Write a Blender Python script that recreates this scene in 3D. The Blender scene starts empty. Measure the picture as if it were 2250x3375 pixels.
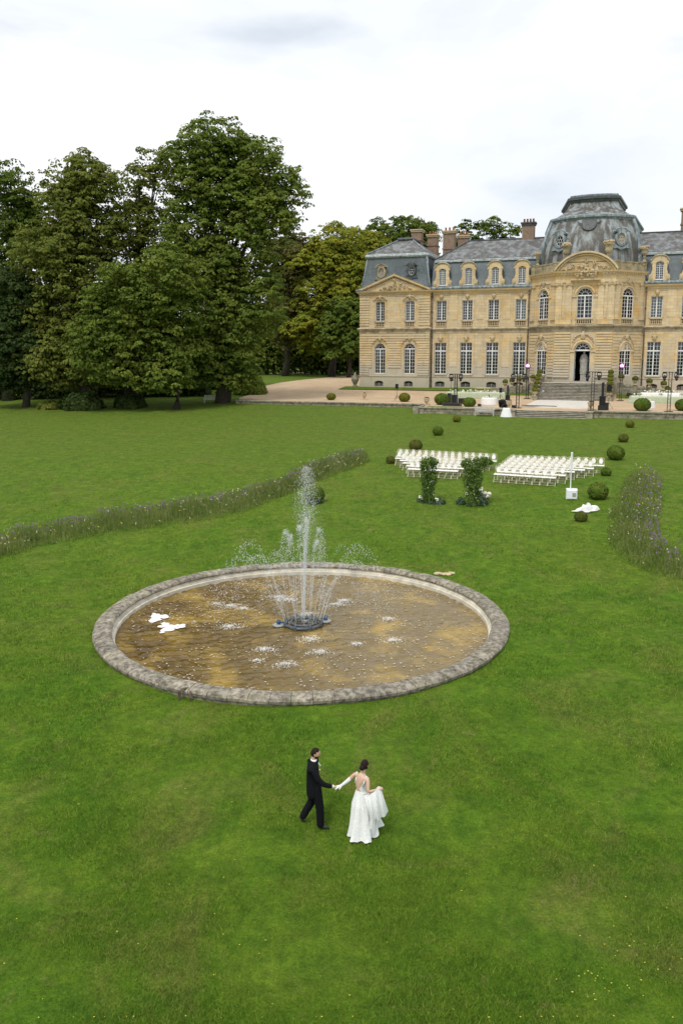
import bpy, bmesh, math, random
import numpy as np
from mathutils import Vector, Matrix
from mathutils.geometry import tessellate_polygon
R = math.radians
PI = math.pi
sc = bpy.context.scene
col = sc.collection
random.seed(7)
rng = np.random.default_rng(7)

# ------------------------------------------------------------------ camera
F, PITCH, YP, XP, CZ = 2640.0, R(8.76), 1570.0, 1125.0, 10.5
cam_d = bpy.data.cameras.new('camera')
cam = bpy.data.objects.new('camera', cam_d)
col.objects.link(cam)
cam.location = (0, 0, CZ)
cam.rotation_euler = (PI/2 - PITCH, 0, 0)
cam_d.sensor_fit = 'VERTICAL'
cam_d.sensor_height = 36.0
cam_d.lens = F/3375*36
cam_d.shift_y = -(1687.5-YP)/3375
cam_d.clip_start = 0.5
cam_d.clip_end = 6000
sc.camera = cam

# ------------------------------------------------------------------ world + sun
SUN_EL, SUN_AZ = 60, 212           # azimuth clockwise from +Y: light comes from behind and left of the viewer
w = bpy.data.worlds.new('World'); sc.world = w; w.use_nodes = True
nt = w.node_tree; nt.nodes.clear()
N = nt.nodes.new
out = N('ShaderNodeOutputWorld'); bg = N('ShaderNodeBackground')
sky = N('ShaderNodeTexSky'); sky.sky_type = 'NISHITA'; sky.sun_disc = False
sky.sun_elevation = R(SUN_EL); sky.sun_rotation = R(SUN_AZ)
tc = N('ShaderNodeTexCoord'); mp = N('ShaderNodeMapping'); mp.inputs['Scale'].default_value = (1, 1, 3.2)
mp.inputs['Location'].default_value = (0.3, 0.9, 0.2)
n1 = N('ShaderNodeTexNoise'); n1.inputs['Scale'].default_value = 1.7; n1.inputs['Detail'].default_value = 7; n1.inputs['Roughness'].default_value = 0.55
n1.inputs['Distortion'].default_value = 0.5
r1 = N('ShaderNodeValToRGB'); r1.color_ramp.elements[0].position = 0.34; r1.color_ramp.elements[1].position = 0.62
r1.color_ramp.elements[0].color = (7.0, 7.5, 8.1, 1); r1.color_ramp.elements[1].color = (9.0, 9.15, 9.35, 1)
n2 = N('ShaderNodeTexNoise'); n2.inputs['Scale'].default_value = 2.6; n2.inputs['Detail'].default_value = 5
r2 = N('ShaderNodeValToRGB'); r2.color_ramp.elements[0].position = 0.60; r2.color_ramp.elements[1].position = 0.75
r2.color_ramp.elements[0].color = (0, 0, 0, 1); r2.color_ramp.elements[1].color = (0.35, 0.35, 0.35, 1)
mx = N('ShaderNodeMixRGB')
L = nt.links.new
L(tc.outputs['Generated'], mp.inputs[0]); L(mp.outputs[0], n1.inputs[0]); L(mp.outputs[0], n2.inputs[0])
L(n1.outputs[0], r1.inputs[0]); L(n2.outputs[0], r2.inputs[0])
L(r2.outputs[0], mx.inputs[0]); L(r1.outputs[0], mx.inputs[1]); L(sky.outputs[0], mx.inputs[2])
L(mx.outputs[0], bg.inputs[0]); bg.inputs[1].default_value = 0.075
L(bg.outputs[0], out.inputs[0])
sd = bpy.data.lights.new('sun', 'SUN'); sd.energy = 1.3; sd.angle = R(14); sd.color = (1, 0.95, 0.87)
sun = bpy.data.objects.new('sun', sd); col.objects.link(sun)
sun.rotation_euler = (R(90-SUN_EL), 0, R(180-SUN_AZ)); sun.location = (-30, -30, 60)
sun.rotation_mode = 'QUATERNION'
_d = Vector((math.sin(R(SUN_AZ))*math.cos(R(SUN_EL)), math.cos(R(SUN_AZ))*math.cos(R(SUN_EL)), math.sin(R(SUN_EL))))
sun.rotation_quaternion = _d.to_track_quat('Z', 'Y')
sc.view_settings.view_transform = 'Standard'; sc.view_settings.look = 'None'
sc.view_settings.exposure = 0.70; sc.view_settings.gamma = 1; sc.view_settings.use_curve_mapping = False

# ------------------------------------------------------------------ helpers
CT, ST = math.cos(PITCH), math.sin(PITCH)
YAW = R(19.2)
P0 = (13.1, 120.0)                    # the point of the facade line where the corner pavilion meets the wing
def fac2w(s, b, z=0):                 # facade coordinates -> world
    return Vector((P0[0]+s*math.cos(YAW)+b*math.sin(YAW), P0[1]-s*math.sin(YAW)+b*math.cos(YAW), z))
def w2fac(X, Y):
    dx, dy = X-P0[0], Y-P0[1]
    return dx*math.cos(YAW)-dy*math.sin(YAW), dx*math.sin(YAW)+dy*math.cos(YAW)
def interp(x, xs, ys): return float(np.interp(x, xs, ys))
TB = ([-32, -12, -4, 0, 60, 200, 600], [4.36, 4.55, 5.0, 5.3, 5.6, 6.8, 8.5])
LB = ([-200, -117.6, -105.6, -101.6, -98.6, -91, -83.6, -73.6, -66.6, -45, -29.6, -25, -18, -12, -4, 0, 60, 200, 600],
      [-1.5, -0.4, 0.05, 0.32, 0.60, 0.68, 0.88, 1.65, 2.35, 3.2, 3.78, 4.1, 4.42, 4.53, 4.98, 5.28, 5.58, 6.78, 8.48])
FX, FY, FR = -1.42, 28.90, 7.53
def terr(b): return interp(b, *TB)
def lawn_z(X, Y):
    s, b = w2fac(X, Y)
    z = interp(b, *LB)
    return z
def ray(px, py):
    a = (px-XP)/F; q = -(py-YP)/F
    return Vector((a, CT+q*ST, -ST+q*CT))
def at_z(px, py, z):
    r = ray(px, py); t = (z-CZ)/r.z
    return Vector((r.x*t, r.y*t, z))
def at_Y(px, py, Y):
    r = ray(px, py); t = Y/r.y
    return Vector((r.x*t, Y, CZ+r.z*t))
def gnd(px, py, terrace=False):
    r = ray(px, py); t = 5.0; 
    while t < 900:
        X, Y, Z = r.x*t, r.y*t, CZ+r.z*t
        g = terr(w2fac(X, Y)[1])+0.03 if terrace else lawn_z(X, Y)
        if Z <= g: break
        t += 0.05 if t < 160 else 0.5
    return Vector((X, Y, g))
def tag(o, label=None, cat=None, group=None, kind=None):
    if label: o['label'] = label
    if cat: o['category'] = cat
    if group: o['group'] = group
    if kind: o['kind'] = kind
    return o
def empty(name, loc=(0, 0, 0), rz=0, label=None, cat=None, group=None):
    o = bpy.data.objects.new(name, None); col.objects.link(o)
    o.location = loc; o.rotation_euler = (0, 0, rz); o.empty_display_size = 0.2
    return tag(o, label, cat, group)
def link_mesh(name, me, mat=None, parent=None, loc=None, rz=None, smooth=False):
    if mat is not None and not me.materials:
        for m in (mat if isinstance(mat, (list, tuple)) else [mat]): me.materials.append(m)
    o = bpy.data.objects.new(name, me); col.objects.link(o)
    if parent: o.parent = parent
    if loc is not None: o.location = loc
    if rz is not None: o.rotation_euler = (0, 0, rz)
    if smooth: me.polygons.foreach_set('use_smooth', [True]*len(me.polygons))
    return o
def copy_tree(o, parent=None):
    c = o.copy(); col.objects.link(c)
    if parent: c.parent = parent
    for ch in o.children: copy_tree(ch, c)
    return c
class MB:
    def __init__(s): s.v = []; s.f = []; s.m = []; s.M = Matrix.Identity(4); s.mi = 0
    def add(s, vs, fs):
        b = len(s.v)
        s.v += [tuple(s.M @ Vector(v)) for v in vs]; s.f += [tuple(i+b for i in f) for f in fs]; s.m += [s.mi]*len(fs)
        return s
    def box(s, x0, x1, y0, y1, z0, z1):
        return s.add([(x0,y0,z0),(x1,y0,z0),(x1,y1,z0),(x0,y1,z0),(x0,y0,z1),(x1,y0,z1),(x1,y1,z1),(x0,y1,z1)],
                     [(0,3,2,1),(4,5,6,7),(0,1,5,4),(1,2,6,5),(2,3,7,6),(3,0,4,7)])
    def cbox(s, x0, x1, y0, y1, z0, z1, c=0.02):   # chamfered front edges
        return s.add([(x0,y1,z0),(x1,y1,z0),(x1,y1,z1),(x0,y1,z1),(x0,y0+c,z0),(x1,y0+c,z0),(x1,y0+c,z1),(x0,y0+c,z1),
                      (x0+c,y0,z0+c),(x1-c,y0,z0+c),(x1-c,y0,z1-c),(x0+c,y0,z1-c)],
                     [(0,1,2,3)[::-1][::-1],(0,4,5,1)[::-1],(1,5,6,2)[::-1],(2,6,7,3)[::-1],(3,7,4,0)[::-1],(4,8,9,5)[::-1],(5,9,10,6)[::-1],(6,10,11,7)[::-1],(7,11,8,4)[::-1],(8,11,10,9)[::-1]])
    def lathe(s, prof, cx=0, cy=0, n=12, caps=True):
        vs = []; fs = []; k = len(prof)
        for r, z in prof:
            for i in range(n):
                a = 2*PI*i/n; vs.append((cx+r*math.cos(a), cy+r*math.sin(a), z))
        for j in range(k-1):
            for i in range(n):
                i2 = (i+1) % n; fs.append((j*n+i, j*n+i2, (j+1)*n+i2, (j+1)*n+i))
        if caps:
            fs.append(tuple(range(n))[::-1]); fs.append(tuple((k-1)*n+i for i in range(n)))
        return s.add(vs, fs)
    def tube(s, pts, r, n=6, caps=True):
        pts = [Vector(p) for p in pts]; vs = []; fs = []; k = len(pts)
        rs = r if isinstance(r, (list, tuple)) else [r]*k
        for j, p in enumerate(pts):
            d = (pts[min(j+1, k-1)]-pts[max(j-1, 0)])
            if d.length < 1e-9: d = Vector((0, 0, 1))
            d.normalize()
            a = d.orthogonal().normalized() if abs(d.z) > 0.99 else Vector((0, 0, 1)).cross(d).normalized()
            c = d.cross(a)
            for i in range(n):
                t = 2*PI*i/n+PI/n; vs.append(tuple(p+(a*math.cos(t)+c*math.sin(t))*rs[j]))
        for j in range(k-1):
            for i in range(n):
                i2 = (i+1) % n; fs.append((j*n+i, j*n+i2, (j+1)*n+i2, (j+1)*n+i))
        if caps: fs.append(tuple(range(n))[::-1]); fs.append(tuple((k-1)*n+i for i in range(n)))
        return s.add(vs, fs)
    def ball(s, c, r, n=8, m=5, seed=None, jit=0):
        rx, ry, rz = r if isinstance(r, (list, tuple)) else (r, r, r)
        vs = [(c[0], c[1], c[2]-rz)]; fs = []
        rd = random.Random(seed)
        for j in range(1, m):
            ph = -PI/2+PI*j/m
            for i in range(n):
                a = 2*PI*i/n; q = 1+jit*rd.uniform(-1, 1)
                vs.append((c[0]+rx*q*math.cos(ph)*math.cos(a), c[1]+ry*q*math.cos(ph)*math.sin(a), c[2]+rz*q*math.sin(ph)))
        vs.append((c[0], c[1], c[2]+rz)); t = len(vs)-1
        for i in range(n):
            i2 = (i+1) % n; fs.append((0, 1+i2, 1+i)); fs.append((t, 1+(m-2)*n+i, 1+(m-2)*n+i2))
            for j in range(m-2): fs.append((1+j*n+i, 1+j*n+i2, 1+(j+1)*n+i2, 1+(j+1)*n+i))
        return s.add(vs, fs)
    def prism(s, poly, y0, y1):        # polygon in x,z extruded in y (y0 = front)
        n = len(poly); vs = [(x, y0, z) for x, z in poly]+[(x, y1, z) for x, z in poly]
        tri = tessellate_polygon([[Vector((x, z, 0)) for x, z in poly]])
        fs = [tuple(t) for t in tri]+[tuple(n+i for i in t)[::-1] for t in tri]
        for i in range(n): j = (i+1) % n; fs.append((i, i+n, j+n, j))
        return s.add(vs, fs)
    def sweep(s, path, prof, closed=False):   # prof = (out, z) along a path of (x, y); out is to the right of travel = towards the viewer
        k = len(path); vs = []; fs = []; m = len(prof)
        P = [Vector(p) for p in path]
        for j in range(k):
            if closed: a, c = P[(j-1) % k], P[(j+1) % k]
            else: a, c = P[max(j-1, 0)], P[min(j+1, k-1)]
            d0 = (P[j]-a).normalized() if (P[j]-a).length > 0 else (c-P[j]).normalized()
            d1 = (c-P[j]).normalized() if (c-P[j]).length > 0 else d0
            n0 = Vector((d0.y, -d0.x)); n1_ = Vector((d1.y, -d1.x)); nn = (n0+n1_).normalized(); q = 1/max(0.5, nn.dot(n0))
            for o_, z in prof: vs.append((P[j].x+nn.x*o_*q, P[j].y+nn.y*o_*q, z))
        for j in range(k if closed else k-1):
            j2 = (j+1) % k
            for i in range(m-1): fs.append((j*m+i, j*m+i+1, j2*m+i+1, j2*m+i))
        if not closed: fs.append(tuple(range(m))); fs.append(tuple((k-1)*m+i for i in range(m))[::-1])
        return s.add(vs, fs)
    def build(s, name, mat=None, parent=None, smooth=False, loc=None, rz=None, fix=True):
        me = bpy.data.meshes.new(name); me.from_pydata(s.v, [], s.f)
        if mat is not None:
            for m in (mat if isinstance(mat, (list, tuple)) else [mat]): me.materials.append(m)
            if isinstance(mat, (list, tuple)): me.polygons.foreach_set('material_index', s.m)
        if fix:
            bm = bmesh.new(); bm.from_mesh(me); bmesh.ops.recalc_face_normals(bm, faces=bm.faces); bm.to_mesh(me); bm.free()
        me.update()
        return link_mesh(name, me, None, parent, loc, rz, smooth)

# ------------------------------------------------------------------ materials
def new_mat(name):
    m = bpy.data.materials.new(name); m.use_nodes = True
    return m, m.node_tree, m.node_tree.nodes['Principled BSDF']
def simple(name, c, rough=0.7, metal=0, spec=None, noise=0.0, nscale=8, bump=0, coords='Object'):
    m, t, p = new_mat(name)
    p.inputs['Base Color'].default_value = (*c, 1); p.inputs['Roughness'].default_value = rough; p.inputs['Metallic'].default_value = metal
    if spec is not None: p.inputs['Specular IOR Level'].default_value = spec
    if noise or bump:
        tc = t.nodes.new('ShaderNodeTexCoord'); n = t.nodes.new('ShaderNodeTexNoise'); n.inputs['Scale'].default_value = nscale; n.inputs['Detail'].default_value = 6
        t.links.new(tc.outputs[coords], n.inputs[0])
        if noise:
            r = t.nodes.new('ShaderNodeValToRGB'); r.color_ramp.elements[0].position = 0.3; r.color_ramp.elements[1].position = 0.7
            r.color_ramp.elements[0].color = (*[x*(1-noise) for x in c], 1); r.color_ramp.elements[1].color = (*[min(1, x*(1+noise)) for x in c], 1)
            t.links.new(n.outputs[0], r.inputs[0]); t.links.new(r.outputs[0], p.inputs['Base Color'])
        if bump:
            b = t.nodes.new('ShaderNodeBump'); b.inputs['Strength'].default_value = bump; b.inputs['Distance'].default_value = 0.05
            t.links.new(n.outputs[0], b.inputs['Height']); t.links.new(b.outputs[0], p.inputs['Normal'])
    return m
class G:       # tiny node-graph helper
    def __init__(s, name): s.m, s.t, s.p = new_mat(name)
    def n(s, typ, **k):
        o = s.t.nodes.new(typ)
        for a, b in k.items(): setattr(o, a, b)
        return o
    def l(s, a, b): s.t.links.new(a, b)
    def coord(s, which='Object', scale=(1, 1, 1)):
        c = s.n('ShaderNodeTexCoord'); mpn = s.n('ShaderNodeMapping'); mpn.inputs['Scale'].default_value = scale
        s.l(c.outputs[which], mpn.inputs[0]); return mpn.outputs[0]
    def noise(s, vec, scale, detail=5, rough=0.55, dist=0):
        o = s.n('ShaderNodeTexNoise'); o.inputs['Scale'].default_value = scale; o.inputs['Detail'].default_value = detail
        o.inputs['Roughness'].default_value = rough; o.inputs['Distortion'].default_value = dist
        s.l(vec, o.inputs[0]); return o.outputs[0]
    def ramp(s, fac, stops):
        o = s.n('ShaderNodeValToRGB'); cr = o.color_ramp
        while len(cr.elements) < len(stops): cr.elements.new(0.5)
        for e, (p_, c) in zip(cr.elements, stops):
            e.position = p_; e.color = (*c, 1) if len(c) == 3 else c
        s.l(fac, o.inputs[0]); return o.outputs[0]
    def mix(s, fac, a, b, mode='MIX'):
        o = s.n('ShaderNodeMixRGB', blend_type=mode)
        for i, q in enumerate((fac, a, b)):
            if isinstance(q, (int, float)): o.inputs[i].default_value = q if i == 0 else (q, q, q, 1)
            elif isinstance(q, tuple): o.inputs[i].default_value = (*q, 1)
            else: s.l(q, o.inputs[i])
        return o.outputs[0]
    def math(s, op, a, b=0.0):
        o = s.n('ShaderNodeMath', operation=op)
        for i, q in enumerate((a, b)):
            if isinstance(q, (int, float)): o.inputs[i].default_value = q
            else: s.l(q, o.inputs[i])
        return o.outputs[0]
    def sep(s, vec):
        o = s.n('ShaderNodeSeparateXYZ'); s.l(vec, o.inputs[0]); return o.outputs
    def rnd(s): return s.n('ShaderNodeObjectInfo').outputs['Random']
    def bump(s, h, strength=0.3, dist=0.05):
        o = s.n('ShaderNodeBump'); o.inputs['Strength'].default_value = strength; o.inputs['Distance'].default_value = dist
        s.l(h, o.inputs['Height']); s.l(o.outputs[0], s.p.inputs['Normal'])
    def color(s, c): s.l(c, s.p.inputs['Base Color'])
    def rough(s, v): s.p.inputs['Roughness'].default_value = v

B2 = ((0, 0, 0), (1, 1, 1))
def stone_mat(name, joints=True, warm=1.0):
    g = G(name); v = g.coord('Object')
    big = g.noise(v, 0.35, 4); mid = g.noise(v, 1.6, 6, 0.6); fine = g.noise(v, 9, 5, 0.65)
    base = g.ramp(big, [(0.30, (0.62, 0.43, 0.18)), (0.43, (0.70, 0.53, 0.27)), (0.56, (0.68, 0.56, 0.35)), (0.72, (0.70, 0.45, 0.15))])
    base = g.mix(g.ramp(mid, [(0.42, (0, 0, 0)), (0.66, (0.65, 0.65, 0.65))]), base, (0.56, 0.50, 0.41))
    xyz = g.sep(v)
    # ashlar blocks of slightly different stone
    bm_ = g.n('ShaderNodeCombineXYZ'); g.l(g.math('ADD', xyz[0], xyz[1]), bm_.inputs[0]); g.l(xyz[2], bm_.inputs[1])
    br = g.n('ShaderNodeTexBrick'); br.inputs['Scale'].default_value = 1.0
    br.inputs['Brick Width'].default_value = 1.0; br.inputs['Row Height'].default_value = 0.42
    br.inputs['Mortar Size'].default_value = 0.012 if joints else 0.0
    br.inputs['Color1'].default_value = (1.10, 1.07, 1.02, 1); br.inputs['Color2'].default_value = (0.86, 0.86, 0.88, 1); br.inputs['Mortar'].default_value = (0.55, 0.5, 0.45, 1)
    g.l(bm_.outputs[0], br.inputs[0])
    base = g.mix(0.75, base, br.outputs[0], 'MULTIPLY')
    # rain-washed grey plinth zone and weathering
    zz = g.math('ADD', xyz[2], g.math('MULTIPLY', g.math('SUBTRACT', mid, 0.5), 2.2))
    mr = g.n('ShaderNodeMapRange'); mr.inputs[1].default_value = 9.4; mr.inputs[2].default_value = 8.2; g.l(zz, mr.inputs[0])
    base = g.mix(g.math('MULTIPLY', mr.outputs[0], 0.72), base, (0.55, 0.51, 0.43))
    mr2 = g.n('ShaderNodeMapRange'); mr2.inputs[1].default_value = 7.2; mr2.inputs[2].default_value = 5.2; g.l(zz, mr2.inputs[0])
    base = g.mix(g.math('MULTIPLY', mr2.outputs[0], 0.30), base, (0.30, 0.28, 0.22))
    # streaks of dark algae
    vs = g.coord('Object', (1.6, 1.6, 0.22)); st = g.noise(vs, 1.3, 6, 0.7)
    base = g.mix(g.ramp(st, [(0.55, (0, 0, 0)), (0.72, (0.55, 0.55, 0.55))]), base, (0.24, 0.21, 0.15))
    base = g.mix(0.5, base, g.ramp(fine, [(0.3, (0.75, 0.75, 0.75)), (0.7, (1.12, 1.12, 1.12))]), 'MULTIPLY')
    rr = g.ramp(g.rnd(), [(0, (0.90, 0.90, 0.91)), (1, (1.06, 1.05, 1.03))])
    base = g.mix(1.0, base, rr, 'MULTIPLY')
    g.color(base); g.rough(0.9); g.bump(fine, 0.35, 0.03)
    return g.m
M = {}
M['stone'] = stone_mat('ashlar_limestone')
M['stone_course'] = stone_mat('rusticated_limestone', False)
def carved():
    g = G('carved_limestone'); v = g.coord('Object'); mid = g.noise(v, 2.2, 6, 0.65); f = g.noise(v, 11, 4)
    c = g.ramp(mid, [(0.3, (0.34, 0.29, 0.21)), (0.5, (0.56, 0.44, 0.27)), (0.7, (0.62, 0.49, 0.29))])
    c = g.mix(g.ramp(f, [(0.5, (0, 0, 0)), (0.75, (0.5, 0.5, 0.5))]), c, (0.24, 0.21, 0.17))
    g.color(c); g.rough(0.9); g.bump(f, 0.5, 0.04); return g.m
M['carved'] = carved()
def old_stone(name, a, b, dark, sc_=3.0):
    g = G(name); v = g.coord('Object'); n_ = g.noise(v, sc_, 7, 0.65); f = g.noise(v, sc_*6, 5, 0.7); k = g.noise(v, sc_*0.3, 3)
    c = g.ramp(n_, [(0.32, dark), (0.46, a), (0.62, b)])
    c = g.mix(g.ramp(f, [(0.52, (0, 0, 0)), (0.66, (0.7, 0.7, 0.7))]), c, dark)
    c = g.mix(g.ramp(k, [(0.5, (0, 0, 0)), (0.65, (0.35, 0.35, 0.35))]), c, (0.16, 0.17, 0.09))
    c = g.mix(1.0, c, g.ramp(g.rnd(), [(0, (0.8, 0.8, 0.8)), (1, (1.15, 1.13, 1.1))]), 'MULTIPLY')
    g.color(c); g.rough(0.95); g.bump(f, 0.6, 0.03); return g.m
M['coping'] = old_stone('lichen_coping', (0.21, 0.185, 0.145), (0.42, 0.38, 0.31), (0.07, 0.062, 0.05), 6.5)
M['wallstone'] = old_stone('terrace_wall_stone', (0.26, 0.24, 0.18), (0.40, 0.36, 0.27), (0.085, 0.08, 0.06), 2.2)
M['stepstone'] = old_stone('step_stone', (0.26, 0.24, 0.19), (0.38, 0.35, 0.28), (0.09, 0.085, 0.07), 3.0)
M['parapet'] = old_stone('weathered_parapet_stone', (0.34, 0.29, 0.19), (0.52, 0.43, 0.27), (0.13, 0.12, 0.095), 1.3)
def slate(name, c0, c1, streak, brown=0.0):
    g = G(name); v = g.coord('Object'); n_ = g.noise(v, 0.7, 6, 0.6)
    vs = g.coord('Object', (1.5, 1.5, 0.06)); st = g.noise(vs, 0.8, 6, 0.7); f = g.noise(v, 7, 4, 0.7)
    c = g.ramp(n_, [(0.3, c0), (0.7, c1)])
    c = g.mix(g.ramp(st, [(0.46, (0, 0, 0)), (0.62, (streak, streak, streak))]), c, (0.36, 0.40, 0.42))
    if brown: c = g.mix(g.ramp(g.noise(vs, 0.8, 5), [(0.42, (brown, brown, brown)), (0.55, (0, 0, 0))]), c, (0.075, 0.065, 0.05))
    xyz = g.sep(v); cb = g.n('ShaderNodeCombineXYZ'); g.l(g.math('ADD', xyz[0], xyz[1]), cb.inputs[0]); g.l(xyz[2], cb.inputs[1])
    br = g.n('ShaderNodeTexBrick'); br.inputs['Scale'].default_value = 1; br.inputs['Brick Width'].default_value = 0.3; br.inputs['Row Height'].default_value = 0.2
    br.inputs['Mortar Size'].default_value = 0.012; br.inputs['Color1'].default_value = (1.15, 1.15, 1.15, 1); br.inputs['Color2'].default_value = (0.8, 0.8, 0.8, 1); br.inputs['Mortar'].default_value = (0.45, 0.45, 0.45, 1)
    g.l(cb.outputs[0], br.inputs[0]); c = g.mix(0.6, c, br.outputs[0], 'MULTIPLY')
    c = g.mix(0.7, c, g.ramp(f, [(0.3, (0.65, 0.65, 0.65)), (0.7, (1.2, 1.2, 1.2))]), 'MULTIPLY')
    g.color(c); g.rough(0.6); g.bump(br.outputs[0], 0.35, 0.03); return g.m
M['slate'] = slate('blue_slate', (0.085, 0.11, 0.125), (0.12, 0.145, 0.155), 0.12)
M['slate_old'] = slate('weathered_slate', (0.10, 0.10, 0.10), (0.17, 0.165, 0.16), 0.45, 0.5)
M['slate_dome'] = slate('streaked_dome_slate', (0.15, 0.155, 0.148), (0.24, 0.245, 0.238), 0.85, 0.8)
def lead_mat():
    g = G('weathered_lead'); vs = g.coord('Object', (2.2, 2.2, 0.5)); n_ = g.noise(vs, 1.6, 6, 0.7); v = g.coord('Object'); k = g.noise(v, 0.8, 4)
    c = g.ramp(n_, [(0.35, (0.085, 0.10, 0.11)), (0.5, (0.20, 0.25, 0.27)), (0.65, (0.42, 0.47, 0.48))])
    c = g.mix(g.ramp(k, [(0.45, (0, 0, 0)), (0.65, (0.45, 0.45, 0.45))]), c, (0.11, 0.13, 0.14))
    g.color(c); g.rough(0.55); return g.m
M['lead'] = lead_mat()
M['lead_pale'] = simple('pale_oxidised_lead', (0.42, 0.47, 0.48), 0.55, noise=0.45, nscale=2.5)
M['string'] = old_stone('weathered_band_stone', (0.40, 0.34, 0.24), (0.58, 0.50, 0.36), (0.20, 0.175, 0.13), 1.2)
M['cellargrille'] = simple('cellar_grille', (0.26, 0.25, 0.23), 0.7)
M['lead_dark'] = simple('dark_lead', (0.07, 0.078, 0.08), 0.6, noise=0.5, nscale=3)
def brick_mat():
    g = G('chimney_brick'); v = g.coord('Object'); xyz = g.sep(v); cb = g.n('ShaderNodeCombineXYZ'); g.l(g.math('ADD', xyz[0], xyz[1]), cb.inputs[0]); g.l(xyz[2], cb.inputs[1])
    br = g.n('ShaderNodeTexBrick'); br.inputs['Scale'].default_value = 1; br.inputs['Brick Width'].default_value = 0.24; br.inputs['Row Height'].default_value = 0.08
    br.inputs['Mortar Size'].default_value = 0.008; br.inputs['Color1'].default_value = (0.33, 0.20, 0.13, 1); br.inputs['Color2'].default_value = (0.24, 0.155, 0.11, 1); br.inputs['Mortar'].default_value = (0.26, 0.22, 0.18, 1)
    g.l(cb.outputs[0], br.inputs[0]); n_ = g.noise(v, 2, 5); g.color(g.mix(g.ramp(n_, [(0.45, (0, 0, 0)), (0.7, (0.7, 0.7, 0.7))]), br.outputs[0], (0.16, 0.13, 0.10))); g.rough(0.9); return g.m
M['brick'] = brick_mat()
M['pot'] = simple('terracotta', (0.50, 0.20, 0.11), 0.8, noise=0.2)
M['white'] = simple('white_paint', (0.78, 0.79, 0.80), 0.5, noise=0.08, nscale=5)
M['greypaint'] = simple('grey_blue_paint', (0.42, 0.48, 0.54), 0.5)
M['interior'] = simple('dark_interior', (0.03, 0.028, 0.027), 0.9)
M['curtain'] = simple('grey_curtain', (0.34, 0.32, 0.30), 0.9, noise=0.25, nscale=14)
M['redcurtain'] = simple('red_curtain', (0.20, 0.07, 0.07), 0.9)
M['blind'] = simple('pale_blind', (0.62, 0.63, 0.60), 0.8)
M['statue'] = simple('plaster_statue', (0.40, 0.38, 0.34), 0.8, noise=0.25, nscale=5)
M['iron'] = simple('rusty_downpipe', (0.12, 0.085, 0.06), 0.7, noise=0.5, nscale=3)
M['black'] = simple('black_metal', (0.012, 0.012, 0.013), 0.45)
M['blackfab'] = simple('black_cloth', (0.01, 0.01, 0.011), 0.9, noise=0.4, nscale=12)
M['white_cloth'] = simple('white_tablecloth', (0.80, 0.80, 0.79), 0.85, noise=0.05, nscale=10)
M['green_cloth'] = simple('sage_tablecloth', (0.40, 0.46, 0.31), 0.85, noise=0.08, nscale=6)
M['chairframe'] = simple('champagne_chair_frame', (0.62, 0.58, 0.42), 0.45)
M['chairpad'] = simple('white_chair_pad', (0.82, 0.80, 0.77), 0.7)
M['silverwood'] = simple('silvered_bench_timber', (0.52, 0.50, 0.46), 0.85, noise=0.2, nscale=6)
M['bluemetal'] = simple('blue_green_trellis', (0.02, 0.10, 0.12), 0.5)
M['petal'] = simple('cream_petals', (0.80, 0.77, 0.66), 0.8, noise=0.1, nscale=20)
M['plastic'] = simple('white_plastic', (0.80, 0.81, 0.83), 0.4)
M['soil'] = simple('brown_soil', (0.10, 0.07, 0.045), 0.95, noise=0.3, nscale=3)
def glass():
    g = G('window_glass'); t = g.t
    tr = g.n('ShaderNodeBsdfTransparent'); tr.inputs[0].default_value = (0.75, 0.78, 0.80, 1)
    gl = g.n('ShaderNodeBsdfGlossy'); gl.inputs['Roughness'].default_value = 0.04
    fr = g.n('ShaderNodeFresnel'); fr.inputs[0].default_value = 1.5; mx_ = g.n('ShaderNodeMixShader')
    g.l(fr.outputs[0], mx_.inputs[0]); g.l(tr.outputs[0], mx_.inputs[1]); g.l(gl.outputs[0], mx_.inputs[2])
    t.links.new(mx_.outputs[0], t.nodes['Material Output'].inputs[0]); return g.m
M['glass'] = glass()
def emis(name, c, s):
    g = G(name); g.p.inputs['Base Color'].default_value = (*c, 1); g.p.inputs['Emission Color'].default_value = (*c, 1); g.p.inputs['Emission Strength'].default_value = s; return g.m
M['magenta'] = emis('magenta_lamp', (1.0, 0.35, 0.95), 9)
M['magenta_rim'] = emis('magenta_lamp_edge', (0.9, 0.02, 0.8), 1.6)
def foliage(name, c0, c1, c2, sc_=0.35, trans=0.32):
    g = G(name); v = g.coord('Object'); n_ = g.noise(v, sc_, 4, 0.6)
    at = g.n('ShaderNodeAttribute'); at.attribute_name = 'tint'
    f = g.math('ADD', g.math('MULTIPLY', n_, 0.75), g.math('MULTIPLY', at.outputs['Fac'], 0.25))
    c = g.ramp(f, [(0.30, c0), (0.50, c1), (0.68, c2)])
    g.color(c); g.rough(0.65); g.p.inputs['Specular IOR Level'].default_value = 0.12
    tl = g.n('ShaderNodeBsdfTranslucent'); g.l(c, tl.inputs[0]); mx_ = g.n('ShaderNodeMixShader'); mx_.inputs[0].default_value = trans
    g.l(g.p.outputs[0], mx_.inputs[1]); g.l(tl.outputs[0], mx_.inputs[2]); g.l(mx_.outputs[0], g.t.nodes['Material Output'].inputs[0]); return g.m
M['leaf_big'] = foliage('linden_leaves', (0.092, 0.145, 0.022), (0.145, 0.200, 0.030), (0.215, 0.245, 0.042))
M['leaf_olive'] = foliage('turning_leaves', (0.110, 0.150, 0.026), (0.165, 0.195, 0.034), (0.240, 0.240, 0.048))
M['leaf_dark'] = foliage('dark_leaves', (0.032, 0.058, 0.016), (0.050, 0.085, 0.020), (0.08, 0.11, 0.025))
M['leaf_yellow'] = foliage('yellow_green_leaves', (0.16, 0.21, 0.024), (0.24, 0.27, 0.028), (0.36, 0.31, 0.036))
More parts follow.
